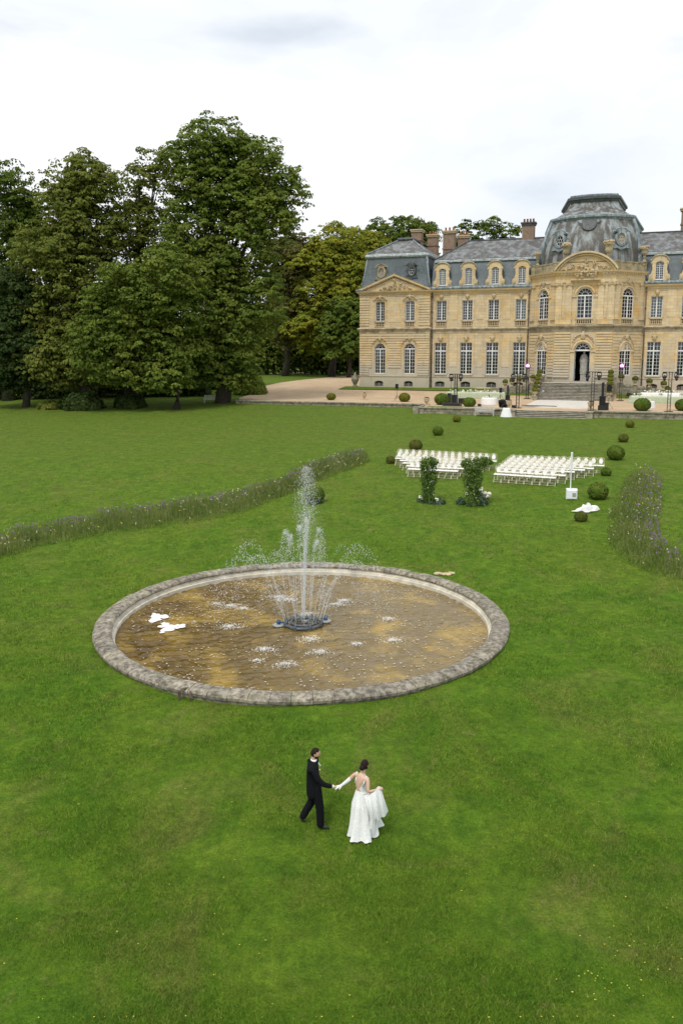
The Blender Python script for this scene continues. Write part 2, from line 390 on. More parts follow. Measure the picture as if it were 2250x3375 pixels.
M['leaf_bright'] = foliage('fresh_green_leaves', (0.07, 0.125, 0.018), (0.11, 0.165, 0.022), (0.17, 0.19, 0.03))
M['leaf_brown'] = foliage('thinning_brown_leaves', (0.085, 0.10, 0.03), (0.13, 0.125, 0.035), (0.18, 0.145, 0.04))
M['box'] = foliage('clipped_box', (0.055, 0.105, 0.014), (0.09, 0.15, 0.018), (0.16, 0.18, 0.026), 2.5, 0.1)
M['box_yellow'] = foliage('clipped_box_yellowing', (0.085, 0.12, 0.014), (0.14, 0.16, 0.018), (0.22, 0.17, 0.03), 2.5, 0.1)
M['box_brown'] = foliage('clipped_box_browning', (0.065, 0.10, 0.018), (0.11, 0.13, 0.022), (0.18, 0.14, 0.03), 2.5, 0.1)
M['ivy'] = foliage('arch_greenery', (0.06, 0.115, 0.02), (0.10, 0.17, 0.03), (0.17, 0.24, 0.05), 2.0, 0.15)
M['bark'] = simple('bark', (0.055, 0.045, 0.035), 0.95, noise=0.5, nscale=4)
M['bedgreen'] = foliage('meadow_stems', (0.15, 0.21, 0.05), (0.22, 0.28, 0.075), (0.33, 0.35, 0.13), 0.8, 0.4)
M['purple'] = simple('verbena_purple', (0.17, 0.09, 0.22), 0.8)
M['paleflower'] = simple('pale_seedhead', (0.45, 0.45, 0.28), 0.8)
M['yellowflower'] = simple('yellow_flower', (0.55, 0.45, 0.05), 0.8)

def lawn_tint(g, v, k=1.0):
    a = g.noise(v, 0.09, 6, 0.65, 0.8); b = g.noise(v, 0.8, 7, 0.72, 0.8); h = g.noise(v, 0.24, 6, 0.75, 1.2); p = g.noise(v, 1.1, 6, 0.75, 1.2)
    c = g.ramp(b, [(0.32, tuple(k*x for x in (0.068, 0.150, 0.014))), (0.48, tuple(k*x for x in (0.090, 0.178, 0.015))), (0.66, tuple(k*x for x in (0.120, 0.200, 0.020)))])
    c = g.mix(g.ramp(a, [(0.44, (0, 0, 0)), (0.70, (0.4, 0.4, 0.4))]), c, tuple(k*x for x in (0.135, 0.172, 0.022)))
    c = g.mix(g.ramp(h, [(0.50, (0, 0, 0)), (0.66, (0.5, 0.5, 0.5))]), c, tuple(k*x for x in (0.180, 0.180, 0.050)))
    c = g.mix(g.ramp(p, [(0.60, (0, 0, 0)), (0.72, (0.55, 0.55, 0.55))]), c, tuple(k*x for x in (0.25, 0.205, 0.095)))
    return c
def lawn_mat():
    g = G('lawn_grass'); v = g.coord('Object'); c = lawn_tint(g, v)
    c_ = g.noise(v, 4.0, 6, 0.8); f = g.noise(v, 24, 4, 0.8); m_ = g.noise(v, 1.6, 5, 0.7)
    xyz = g.sep(v)
    mr = g.n('ShaderNodeMapRange'); mr.inputs[1].default_value = 30; mr.inputs[2].default_value = 75; g.l(xyz[1], mr.inputs[0])
    c = g.mix(g.math('MULTIPLY', mr.outputs[0], 0.55), c, (0.106, 0.145, 0.028))
    c = g.mix(0.9, c, g.ramp(m_, [(0.32, (0.75, 0.78, 0.8)), (0.68, (1.2, 1.18, 1.1))]), 'MULTIPLY')
    c = g.mix(0.95, c, g.ramp(c_, [(0.3, (0.55, 0.60, 0.6)), (0.7, (1.40, 1.35, 1.25))]), 'MULTIPLY')
    c = g.mix(0.9, c, g.ramp(f, [(0.3, (0.45, 0.5, 0.45)), (0.7, (1.5, 1.42, 1.35))]), 'MULTIPLY')
    g.color(c); g.rough(0.9); g.p.inputs['Specular IOR Level'].default_value = 0.08
    g.bump(g.math('ADD', g.math('MULTIPLY', c_, 0.6), f), 0.8, 0.07); return g.m
M['lawn'] = lawn_mat()
def blade_mat():
    g = G('grass_blades'); v = g.coord('Object'); c = lawn_tint(g, v, 1.18)
    at = g.n('ShaderNodeAttribute'); at.attribute_name = 'tint'
    c = g.mix(g.ramp(at.outputs['Fac'], [(0.93, (0, 0, 0)), (0.98, (0.5, 0.5, 0.5))]), c, (0.26, 0.24, 0.09))
    c = g.mix(1, c, g.ramp(at.outputs['Fac'], [(0, (0.62, 0.69, 0.66)), (0.6, (1.0, 1.0, 1.0)), (1, (1.38, 1.3, 1.15))]), 'MULTIPLY')
    g.color(c); g.rough(0.7); g.p.inputs['Specular IOR Level'].default_value = 0.12; return g.m
M['blade'] = blade_mat()
def gravel():
    g = G('gravel'); v = g.coord('Object'); a = g.noise(v, 0.3, 5, 0.6); f = g.noise(v, 9, 5, 0.8)
    c = g.ramp(a, [(0.3, (0.42, 0.30, 0.18)), (0.7, (0.54, 0.40, 0.255))])
    c = g.mix(1, c, g.ramp(f, [(0.3, (0.7, 0.7, 0.7)), (0.7, (1.25, 1.25, 1.25))]), 'MULTIPLY')
    g.color(c); g.rough(0.95); g.bump(f, 0.5, 0.03); return g.m
M['gravel'] = gravel()
def water():
    g = G('murky_pool_water'); v = g.coord('Object')
    a = g.noise(v, 0.50, 5, 0.6, 0.4); b = g.noise(v, 0.9, 5, 0.6, 0.5)
    xyz = g.sep(v)
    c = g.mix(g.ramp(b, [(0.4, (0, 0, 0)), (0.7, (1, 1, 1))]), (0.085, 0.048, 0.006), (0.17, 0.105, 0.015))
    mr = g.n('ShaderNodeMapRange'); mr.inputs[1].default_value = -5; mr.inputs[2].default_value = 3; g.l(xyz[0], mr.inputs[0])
    c = g.mix(g.math('MULTIPLY', mr.outputs[0], 0.8), c, (0.20, 0.15, 0.07))  # paler towards the right: the sky's reflection is mixed into the water colour
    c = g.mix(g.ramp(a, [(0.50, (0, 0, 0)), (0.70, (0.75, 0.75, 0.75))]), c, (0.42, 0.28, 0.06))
    g.color(c); g.rough(0.03); g.p.inputs['IOR'].default_value = 1.333
    wv = g.coord('Object', (0.7, 1.5, 1)); w1 = g.noise(wv, 1.9, 1, 0.4, 1.3); w2 = g.noise(wv, 4.5, 1, 0.5, 0.8)
    g.bump(g.math('ADD', w1, g.math('MULTIPLY', w2, 0.3)), 0.5, 0.08); return g.m
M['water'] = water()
def spray():
    g = G('spray_water'); g.p.inputs['Base Color'].default_value = (0.85, 0.88, 0.9, 1); g.rough(0.25)
    tr = g.n('ShaderNodeBsdfTransparent'); mx_ = g.n('ShaderNodeMixShader'); mx_.inputs[0].default_value = 0.5
    g.l(tr.outputs[0], mx_.inputs[1]); g.l(g.p.outputs[0], mx_.inputs[2]); g.l(mx_.outputs[0], g.t.nodes['Material Output'].inputs[0]); return g.m
M['spray'] = spray()
M['foam'] = simple('white_foam', (0.82, 0.81, 0.78), 0.7)
M['fleck'] = simple('floating_petals', (0.60, 0.52, 0.42), 0.8)
M['poolwall'] = simple('pool_wall_render', (0.58, 0.54, 0.44), 0.9, noise=0.25, nscale=2.5)
M['nozzle'] = simple('grey_pipe', (0.07, 0.085, 0.095), 0.45, noise=0.3, nscale=6)
M['nozzle_blue'] = simple('blue_fitting', (0.025, 0.07, 0.17), 0.5)

# ------------------------------------------------------------------ ground
gl = lambda b: interp(b, [-25, -20, -12, -3, 10, 25, 57], [-19, -21.5, -23.5, -26, -29, -30.5, -29])
def build_lawn():
    rs = [0.0, 3.0, 6.6, 7.05, 7.12, 7.4, 8.0]
    r = 8.0
    while r < 2500:
        r += 0.55 if r < 30 else (1.1 if r < 110 else r*0.06)
        rs.append(r)
    n = 420; vs = []; fs = []
    for r in rs:
        for i in range(n):
            a = 2*PI*i/n; X = FX+r*math.cos(a); Y = FY+r*math.sin(a); z = lawn_z(X, Y)
            s, b = w2fac(X, Y)
            wl = -25 if s < 5.5 else -29.6
            if s > gl(b)+1.6 and s < 75 and b > wl+0.1 and b < 56:            # under the raised terrace
                z = min(z, terr(b)-0.3) if b > wl+2.2 else min(z, interp(wl, *LB))
            if r < 7.1: z = -0.6
            z += 0.02*math.sin(X*1.3+Y*0.7)+0.015*math.sin(Y*2.1-X*0.4)
            vs.append((X, Y, z))
    for j in range(len(rs)-1):
        for i in range(n):
            i2 = (i+1) % n; fs.append((j*n+i, j*n+i2, (j+1)*n+i2, (j+1)*n+i))
    me = bpy.data.meshes.new('lawn'); me.from_pydata(vs, [], fs); me.update()
    o = link_mesh('lawn', me, M['lawn'], smooth=True); o['kind'] = 'structure'
build_lawn()
def strip_sheet(name, mat, bl, left, right, dz, sfun=None):
    vs = []; fs = []
    for b in bl:
        l, r_ = left(b), right(b); k = 24
        for i in range(k+1):
            s = l+(r_-l)*i/k; p = fac2w(s, b); vs.append((p.x, p.y, terr(b)+dz))
    for j in range(len(bl)-1):
        for i in range(24):
            fs.append((j*25+i, j*25+i+1, (j+1)*25+i+1, (j+1)*25+i))
    me = bpy.data.meshes.new(name); me.from_pydata(vs, [], fs); me.update()
    o = link_mesh(name, me, mat); o['kind'] = 'structure'; return o
def ar(a, b, n): return [a+(b-a)*i/n for i in range(n+1)]
gl = lambda b: interp(b, [-25, -20, -12, -3, 10, 25, 57], [-19, -21.5, -23.5, -26, -29, -30.5, -29])
strip_sheet('gravel_terrace', M['gravel'], ar(-24.7, -12, 12)+ar(-11, 0, 11)+ar(3, 57, 18), gl, lambda b: 75 if b < 0.2 else -11, 0.03)
strip_sheet('gravel_forecourt', M['gravel'], ar(-29.3, -24.7, 5), lambda b: 5.8, lambda b: 75, 0.03)
def far_path():
    vs = []; fs = []
    for i in range(13):
        t = i/12; px = 860+t*230; py = 1236-t*13
        p = gnd(px, py); q = gnd(px, py-2.2)
        vs += [(p.x, p.y, p.z+0.05), (q.x, q.y, q.z+0.05)]
    for i in range(12): fs.append((2*i, 2*i+2, 2*i+3, 2*i+1))
    me = bpy.data.meshes.new('gravel_path'); me.from_pydata(vs, [], fs); me.update(); link_mesh('gravel_path', me, M['gravel'])['kind'] = 'structure'
far_path()
# turf strips on the terrace
strip_sheet('turf_strip_at_facade', M['lawn'], ar(-3.6, 0.0, 6), lambda b: -13.2, lambda b: 11.0, 0.12)
strip_sheet('turf_strip_at_wall', M['lawn'], ar(-24.7, -23.8, 2), lambda b: -18.8, lambda b: 5.6, 0.06)
strip_sheet('turf_strip_at_forecourt', M['lawn'], ar(-29.2, -27.4, 3), lambda b: 6.2, lambda b: 10.2, 0.07)
strip_sheet('turf_beside_left_stair', M['lawn'], ar(-7.5, -1.5, 6), lambda b: 11.0, lambda b: 15.6, 0.06)
strip_sheet('turf_beside_right_stair', M['lawn'], ar(-9.0, -1.5, 6), lambda b: 26.4, lambda b: 32.5, 0.06)
strip_sheet('turf_by_right_balls', M['lawn'], ar(-29.2, -27.6, 3), lambda b: 34.0, lambda b: 75, 0.07)

# ------------------------------------------------------------------ foliage generators
def leaf_mesh(name, centers, normals, sizes, mat, parent=None, aspect=0.6, smooth=False):
    n = len(centers)
    nn = normals/np.linalg.norm(normals, axis=1, keepdims=True)
    t = rng.normal(size=(n, 3)); t -= (t*nn).sum(1, keepdims=True)*nn; t /= np.linalg.norm(t, axis=1, keepdims=True)+1e-9
    b = np.cross(nn, t); s = sizes[:, None]
    v = np.stack([centers-t*s, centers-b*s*aspect+nn*s*0.15, centers+t*s, centers+b*s*aspect+nn*s*0.15], 1).reshape(-1, 3)
    me = bpy.data.meshes.new(name)
    me.vertices.add(4*n); me.vertices.foreach_set('co', v.astype(np.float32).ravel())
    me.loops.add(4*n); me.loops.foreach_set('vertex_index', np.arange(4*n, dtype=np.int32))
    me.polygons.add(n); me.polygons.foreach_set('loop_start', np.arange(0, 4*n, 4, dtype=np.int32)); me.polygons.foreach_set('loop_total', np.full(n, 4, dtype=np.int32))
    me.update()
    at = me.attributes.new('tint', 'FLOAT', 'POINT'); at.data.foreach_set('value', np.repeat(rng.random(n), 4).astype(np.float32))
    return link_mesh(name, me, mat, parent)
def sph(n):
    d = rng.normal(size=(n, 3)); return d/np.linalg.norm(d, axis=1, keepdims=True)
def crown_points(ells, dens, lobe=(1.5, 3.0), leaves=14, cover=1.0, fill=1.0):
    """ellipsoids -> boughs on their shell -> clumps on each bough -> leaves on each clump"""
    C = []; Nn = []
    for (cx, cy, cz, rx, ry, rz) in ells:
        area = 4*PI*((rx*ry)**1.6/3+(rx*rz)**1.6/3+(ry*rz)**1.6/3)**(1/1.6)
        nb = max(5, int(area/((lobe[0]+lobe[1])/2)**2*0.80*dens))
        d = sph(nb); B = np.array([cx, cy, cz])+d*np.array([rx, ry, rz])*rng.uniform(0.55, 0.95, (nb, 1))
        for p, r, dd in zip(B, rng.uniform(lobe[0], lobe[1], nb), d):
            ns = max(5, int(2.6*r*r)); q = sph(ns); q[:, 2] = np.abs(q[:, 2])*1.15-0.25; q = q*0.85+dd*0.25
            S = p+q*r*np.array([1, 1, 0.95]); S[:, 2] -= 0.05*r*(q[:, 0]**2+q[:, 1]**2)
            m = ns*leaves; idx = np.repeat(np.arange(ns), leaves); w_ = sph(m); w_[:, 2] = np.abs(w_[:, 2])*0.9-0.12
            sr = rng.uniform(0.5, 1.0, ns)[idx][:, None]*(0.45+0.13*lobe[1])
            C.append(S[idx]+w_*sr*np.array([1, 1, 0.8])); Nn.append(w_+q[idx]*0.7+rng.normal(size=(m, 3))*0.45+np.array([0, 0, 0.25]))
        m = int(area*fill); q = sph(m); c = np.array([cx, cy, cz])+q*np.array([rx, ry, rz])*rng.uniform(0.2, 0.66, (m, 1))
        C.append(c); Nn.append(q+rng.normal(size=(m, 3))*0.6)
    return np.concatenate(C), np.concatenate(Nn)
def tree(name, label, ells_px, Y, mat, base_px, dens=1.0, leaf=0.33, group=None, cat='tree', lobe=(0.9, 2.1), leaves=20, fork=None, depth=0.9, base=None, fill=3.6):
    """ells_px: (x, y, rx, ry) in photo pixels, turned into metres at distance Y"""
    b0 = at_Y(base_px[0], base_px[1], Y) if base is None else Vector(base)
    b0.z = lawn_z(b0.x, b0.y)-0.1
    root = empty(name, b0, 0, label, cat, group)
    E = []; ppm = F/(Y*CT+5*ST)
    for (x, y, rx, ry) in ells_px:
        p = at_Y(x, y, Y); rxm, rym = rx/ppm, ry/ppm
        E.append((p.x-b0.x, rng.uniform(-0.35, 0.35)*rxm, p.z-b0.z, rxm, rxm*depth, rym))
    C, Nn = crown_points(E, dens, lobe, leaves, 1.0, fill)
    keep = C[:, 2] > 0.4
    C, Nn = C[keep], Nn[keep]
    leaf_mesh('crown', C, Nn, rng.uniform(leaf*0.7, leaf*1.25, len(C)), mat, root)
    # trunk and limbs
    mb = MB(); top = max(e[2]+e[5]*0.3 for e in E); tr = 0.018*top+0.12
    cxm = sum(e[0] for e in E)/len(E)
    pts = [(0, 0, 0), (0.02*top, 0, top*0.15), (cxm*0.25, 0, top*0.35), (cxm*0.55, 0.2, top*0.62), (cxm*0.8, 0, top*0.92)]
    mb.tube(pts, [tr*1.5, tr, tr*0.85, tr*0.6, tr*0.12], 9)
    tk = mb.build('trunk', M['bark'], root, True)
    mb = MB()
    for e in E:
        for q in range(3):
            zs = min(top*0.7, max(top*0.12, e[2]*rng.uniform(0.45, 0.7)))
            x0 = np.interp(zs, [p[2] for p in pts], [p[0] for p in pts])
            ex = e[0]+e[3]*rng.uniform(-0.6, 0.6); ey = e[1]+e[4]*rng.uniform(-0.6, 0.6); ez = e[2]+e[5]*rng.uniform(-0.1, 0.7)
            mx_ = (x0*0.4+ex*0.6, ey*0.55, zs*0.45+ez*0.55-0.6)
            mb.tube([(x0, 0, zs), mx_, (ex, ey, ez)], [tr*0.30, tr*0.13, 0.02], 5)
    mb.build('limb', M['bark'], root, True)
    return root
D = 1.435
def px(*l): return [(a*D, b*D, c*D, d*D) for a, b, c, d in l]
tree('tall_tree', 'tallest broad linden tree with a bough hanging out to the right',
     px((485, 330, 70, 60), (555, 375, 72, 58), (430, 400, 58, 60), (610, 430, 76, 62), (650, 478, 46, 42), (520, 450, 95, 75), (600, 520, 70, 60), (440, 520, 75, 75), (550, 610, 80, 85), (470, 640, 75, 85), (590, 700, 55, 90), (500, 750, 85, 90), (560, 830, 40, 62), (450, 830, 75, 62), (525, 868, 62, 36), (395, 640, 60, 80)),
     104, M['leaf_big'], (512*D, 925*D), dens=1.0, leaf=0.19)
tree('turning_tree', 'olive-brown broad tree with a leafy pointed shoulder, second tree from the left edge',
     px((175, 415, 52, 52), (215, 440, 55, 40), (150, 500, 62, 62), (205, 530, 70, 60), (120, 590, 75, 65), (190, 640, 80, 70), (140, 720, 85, 75), (200, 790, 80, 70), (130, 820, 60, 60), (180, 870, 60, 32)),
     102, M['leaf_olive'], (195*D, 928*D), dens=1.15, leaf=0.19)
tree('turning_tree', 'olive tree with a thin open top, just left of the tallest linden',
     px((300, 440, 45, 48), (345, 400, 40, 42), (385, 400, 35, 42), (290, 530, 65, 60), (360, 520, 60, 65), (320, 610, 80, 70)),
     108, M['leaf_olive'], (300*D, 925*D), dens=0.62, leaf=0.19, fill=1.0)
tree('spreading_tree', 'low spreading linden whose skirt of boughs sweeps the lawn amid the grove',
     px((300, 700, 85, 75), (390, 660, 75, 70), (250, 770, 80, 65), (340, 800, 95, 70), (430, 760, 60, 70), (290, 855, 65, 32), (380, 868, 65, 30), (230, 850, 55, 35)),
     98, M['leaf_big'], (405*D, 920*D), dens=1.2, leaf=0.19)
tree('edge_tree', 'bright green tree at the left edge of the photograph with a dark lower skirt',
     px((20, 440, 45, 38), (75, 475, 42, 42), (20, 510, 55, 55), (70, 560, 50, 60), (10, 620, 60, 70)),
     112, M['leaf_bright'], (20*D, 920*D), dens=1.1, leaf=0.19)
tree('dark_tree', 'dark small tree with a slim bare trunk at the left edge',
     px((20, 700, 70, 75), (70, 720, 50, 60), (30, 800, 75, 65), (90, 830, 55, 55), (20, 860, 60, 40)),
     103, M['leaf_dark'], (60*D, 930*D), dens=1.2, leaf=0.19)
tree('dull_tree', 'tall thin brownish tree just right of the tallest linden',
     px((655, 590, 38, 45), (690, 600, 40, 50), (650, 680, 45, 60), (680, 750, 45, 60)), 176, M['leaf_brown'], (655*D, 845*D), dens=0.8, leaf=0.27, lobe=(2.0, 3.6))
tree('yellow_tree', 'golden-green tree in the back row with its top just left of the corner pavilion',
     px((770, 570, 45, 42), (735, 620, 50, 55), (790, 630, 55, 60), (745, 700, 55, 60), (720, 770, 45, 45), (800, 690, 45, 55)),
     172, M['leaf_yellow'], (760*D, 845*D), dens=1.05, leaf=0.27, lobe=(2.0, 3.6))
tree('yellow_tree', 'brightest yellow-green tree, touching the left end of the corner pavilion roof',
     px((840, 585, 40, 50), (870, 620, 45, 60), (820, 650, 40, 60), (850, 700, 40, 60)), 180, M['leaf_yellow'], (845*D, 845*D), dens=1.0, leaf=0.27, lobe=(2.0, 3.6))
tree('back_tree', 'green tree showing behind the corner pavilion roof, left of its chimneys',
     px((900, 545, 42, 38), (950, 550, 38, 32), (925, 600, 60, 50), (970, 535, 20, 18), (890, 600, 40, 50)), 190, M['leaf_bright'], (920*D, 845*D), dens=0.9, leaf=0.27, lobe=(1.6, 3.0))
tree('green_tree', 'deep green broad-leaved tree low in the back row, nearest to the pavilion wall',
     px((800, 740, 45, 50), (830, 770, 40, 50), (790, 800, 40, 30)), 165, M['leaf_bright'], (800*D, 848*D), dens=1.2, leaf=0.33, lobe=(1.8, 3.2))
for i, (x, lab, e) in enumerate([(1065, 'leftmost of the three thin tree tops above the long slate roof', px((1062, 545, 20, 24), (1060, 590, 30, 30))),
                 (1115, 'tallest and thinnest of the three tree tops above the long slate roof', px((1117, 530, 19, 22), (1105, 575, 26, 30))),
                 (1165, 'rightmost of the three tree tops above the long slate roof, nearest its chimney', px((1163, 545, 22, 20), (1165, 590, 28, 30)))]):
    tree('back_tree', lab, e, 195, M['leaf_bright'], (x*D, 830*D), dens=0.8, leaf=0.27, lobe=(1.2, 2.2), fill=0.5, group='thin tree tops behind the slate roof')
# dark woodland behind the grove and the shrubs below it
def wood_mass(name, pts, h, depth, mat, label, n, leaf=0.5, z0=0, cat='wood', kind='stuff'):
    C = []; Nn = []
    for (xa, ya, xb, yb) in pts:
        t = rng.random(n); X = xa+(xb-xa)*t; Y = ya+(yb-ya)*t+rng.uniform(0, depth, n)
        hh = h*(0.75+0.25*np.sin(X*0.35)+0.12*np.sin(X*1.1+1))
        Z = hh*np.sqrt(rng.random(n))
        zb = np.array([lawn_z(a, b) for a, b in zip(X[:200], Y[:200])]).mean()
        C.append(np.stack([X, Y, Z+zb+z0], 1)); Nn.append(rng.normal(size=(n, 3))*0.6+np.array([0.1, -0.7, 0.6]))
    C = np.concatenate(C); o = leaf_mesh(name, C, np.concatenate(Nn), rng.uniform(leaf*0.7, leaf*1.3, len(C)), mat)
    return tag(o, label, cat, None, kind)
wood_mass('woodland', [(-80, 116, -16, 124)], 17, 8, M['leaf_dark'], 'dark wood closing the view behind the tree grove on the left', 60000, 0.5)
wood_mass('undergrowth', [(-62, 111, -19, 113)], 4.2, 5, M['leaf_dark'], 'dark undergrowth in the deep shade below the tree grove', 16000, 0.32)  # dark leaf mass added to stand for the shade under the trees
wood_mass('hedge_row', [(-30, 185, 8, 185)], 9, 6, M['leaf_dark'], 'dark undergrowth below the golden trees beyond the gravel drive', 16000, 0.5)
wood_mass('woodland', [(-34, 200, 35, 200)], 27, 8, M['leaf_olive'], 'green wood filling the gaps behind the golden trees', 36000, 0.45)
wood_mass('woodland_edge', [(-32, 182, 14, 186)], 15, 7, M['leaf_big'], 'lower green wood edge closing the view between the grove and the pavilion', 26000, 0.38)
def bush(name, label, p, r, mat, n=1500, leaf=0.2, cat='bush', squash=0.8):
    d = sph(n); d[:, 2] = np.abs(d[:, 2]); lob = 1+0.16*np.sin(d[:, 0]*5+p[0])*np.cos(d[:, 1]*6)
    C = d*r*np.array([1, 1, squash])*(lob*rng.uniform(0.75, 1.03, n))[:, None]
    o = leaf_mesh(name, C, d+rng.normal(size=(n, 3))*0.5, rng.uniform(leaf*0.7, leaf*1.3, n), mat)
    o.location = p; return tag(o, label, cat)
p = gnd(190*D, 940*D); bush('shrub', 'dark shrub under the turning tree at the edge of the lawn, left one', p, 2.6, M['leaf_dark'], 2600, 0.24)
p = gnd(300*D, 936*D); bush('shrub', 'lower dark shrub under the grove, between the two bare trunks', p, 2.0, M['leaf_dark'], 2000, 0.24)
p = gnd(577*D, 905*D, True); bush('shrub', 'loose round shrub at the left end of the terrace wall below the tallest linden', p, 2.3, M['leaf_big'], 2600, 0.22, squash=1.1)
p = gnd(120*D, 938*D); bush('shrub', 'pale yellowish low shrub at the lawn edge beside the slim trunk', p, 1.8, M['leaf_olive'], 1400, 0.2, squash=0.5)

# clipped box balls
def box_ball(label, x, ybase, wpx, mat='box', terrace=False, squash=0.86, name='box_ball', group=None):
    p = gnd(x, ybase, terrace); ppm = F/(p.y*CT+(CZ-p.z)*ST); r = wpx/ppm/2
    n = 2600 if wpx > 35 else 1500
    d = sph(n); C = d*r*rng.uniform(0.93, 1.01, (n, 1))*np.array([1, 1, squash])
    C[:, 2] = np.maximum(C[:, 2]+r*squash*0.93, 0.01)
    o = leaf_mesh(name, C, d+rng.normal(size=(n, 3))*0.35, rng.uniform(0.035, 0.065, n)*(1+r*0.5), M[mat], None, 0.8)
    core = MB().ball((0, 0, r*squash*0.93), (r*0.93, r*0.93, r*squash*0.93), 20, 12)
    root = empty(name, p, 0, label, 'topiary ball', group)
    o.name = 'clipped_foliage'; o.parent = root
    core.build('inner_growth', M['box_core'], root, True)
    return root
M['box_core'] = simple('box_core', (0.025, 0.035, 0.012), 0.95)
GL = 'clipped box balls on the lawn'
box_ball('small box ball left of the left block of chairs', 1286, 1528, 29, 'box_brown', group=GL)
box_ball('dark brownish-green box ball just behind the left end of the back row of chairs', 1369, 1485, 43, 'box_brown', group=GL)
box_ball('round box ball halfway between the chairs and the terrace on the left line', 1442, 1434, 35, group=GL)
box_ball('smallest far box ball on the left line, below the slatted bench', 1504, 1391, 26, 'box_yellow', group=GL)
box_ball('small far box ball below the right stretch of terrace wall, nearest the wall', 2074, 1409, 27, 'box_yellow', group=GL)
box_ball('small browning box ball second from the terrace wall on the right line', 2052, 1457, 32, 'box_brown', group=GL)
box_ball('large box ball behind the right end of the right block of chairs', 2027, 1515, 56, group=GL)
box_ball('small box ball right of the right block of chairs, touching the last chair', 1995, 1569, 33, group=GL)
box_ball('largest box ball on the lawn, between the white speaker column and the wildflowers', 1968, 1645, 65, group=GL)
box_ball('low box ball in front of the crumpled white cloth', 1912, 1719, 40, 'box_brown', group=GL)
box_ball('grey-green box ball seen through the top of the fountain jet', 1036, 1657, 66, 'box', group=GL)
GT = 'clipped box balls on the terrace'
box_ball('lone box ball on the left end of the terrace, behind the long low wall', 1091, 1318, 31, 'box_yellow', True, 0.75, group=GT)
box_ball('box ball on the terrace beside the tripod speaker', 1332, 1324, 37, 'box_yellow', True, 0.82, group=GT)
box_ball('large box ball on the forecourt left of the black stage boxes', 1455, 1334, 49, 'box', True, 0.8, group=GT)
box_ball('low box ball right behind the front wall, right of the black stage boxes', 1545, 1340, 44, 'box', True, 0.7, group=GT)
box_ball('big dark box ball in front of the right white round table', 2114, 1354, 54, 'box', True, 0.8, group=GT)
box_ball('box ball cut by the right edge of the photograph', 2248, 1354, 50, 'box', True, 0.8, group=GT)
# ------------------------------------------------------------------ chateau
CH = empty('chateau', (P0[0], P0[1], 0), -YAW, 'two-storey honey stone chateau with blue slate mansard roofs and a domed central pavilion', 'chateau')
class Fr:                               # a facade plane: origin (x, y) in chateau coordinates, direction angle a
    def __init__(s, x, y, a=0.0): s.M = Matrix.Translation((x, y, 0)) @ Matrix.Rotation(a, 4, 'Z'); s.a = a
    def mb(s): b = MB(); b.M = s.M; return b
    def pt(s, x, y, z=0): return s.M @ Vector((x, y, z))
def arch_pts(x0, x1, z0, zs, rise, n=12):           # outline from lower left, counter-clockwise seen from the front
    cx = (x0+x1)/2; r = (x1-x0)/2
    return [(x0, z0), (x1, z0)]+[(cx+r*math.cos(PI*i/n), zs+rise*math.sin(PI*i/n)) for i in range(n+1)]
def hole(o): # o = dict(x0,x1,z0,z1,kind)
    if o['k'] == 'rect': return [(o['x0'], o['z0']), (o['x1'], o['z0']), (o['x1'], o['z1']), (o['x0'], o['z1'])]
    rise = (o['x1']-o['x0'])/2 if o['k'] == 'arch' else o['rise']
    return arch_pts(o['x0'], o['x1'], o['z0'], o['z1']-rise, rise)
def wall(fr, x0, x1, z0, z1, ops, mat='stone', depth=0.42, name='wall'):
    mb = fr.mb()
    loops = [[Vector((x0, z0, 0)), Vector((x1, z0, 0)), Vector((x1, z1, 0)), Vector((x0, z1, 0))]]
    hs = [hole(o) for o in ops]
    for h in hs: loops.append([Vector((a, b, 0)) for a, b in h][::-1])
    tri = tessellate_polygon(loops); vs = [(v.x, 0, v.y) for l in loops for v in l]
    mb.add(vs, [tuple(t) for t in tri])
    for h in hs:
        n = len(h); mb.add([(a, 0, b) for a, b in h]+[(a, depth, b) for a, b in h], [(i, (i+1) % n, (i+1) % n+n, i+n) for i in range(n)])
    return mb.build(name, M[mat], CH, fix=False)
PANES = [0]
pane_cache = {}; frame_cache = {}
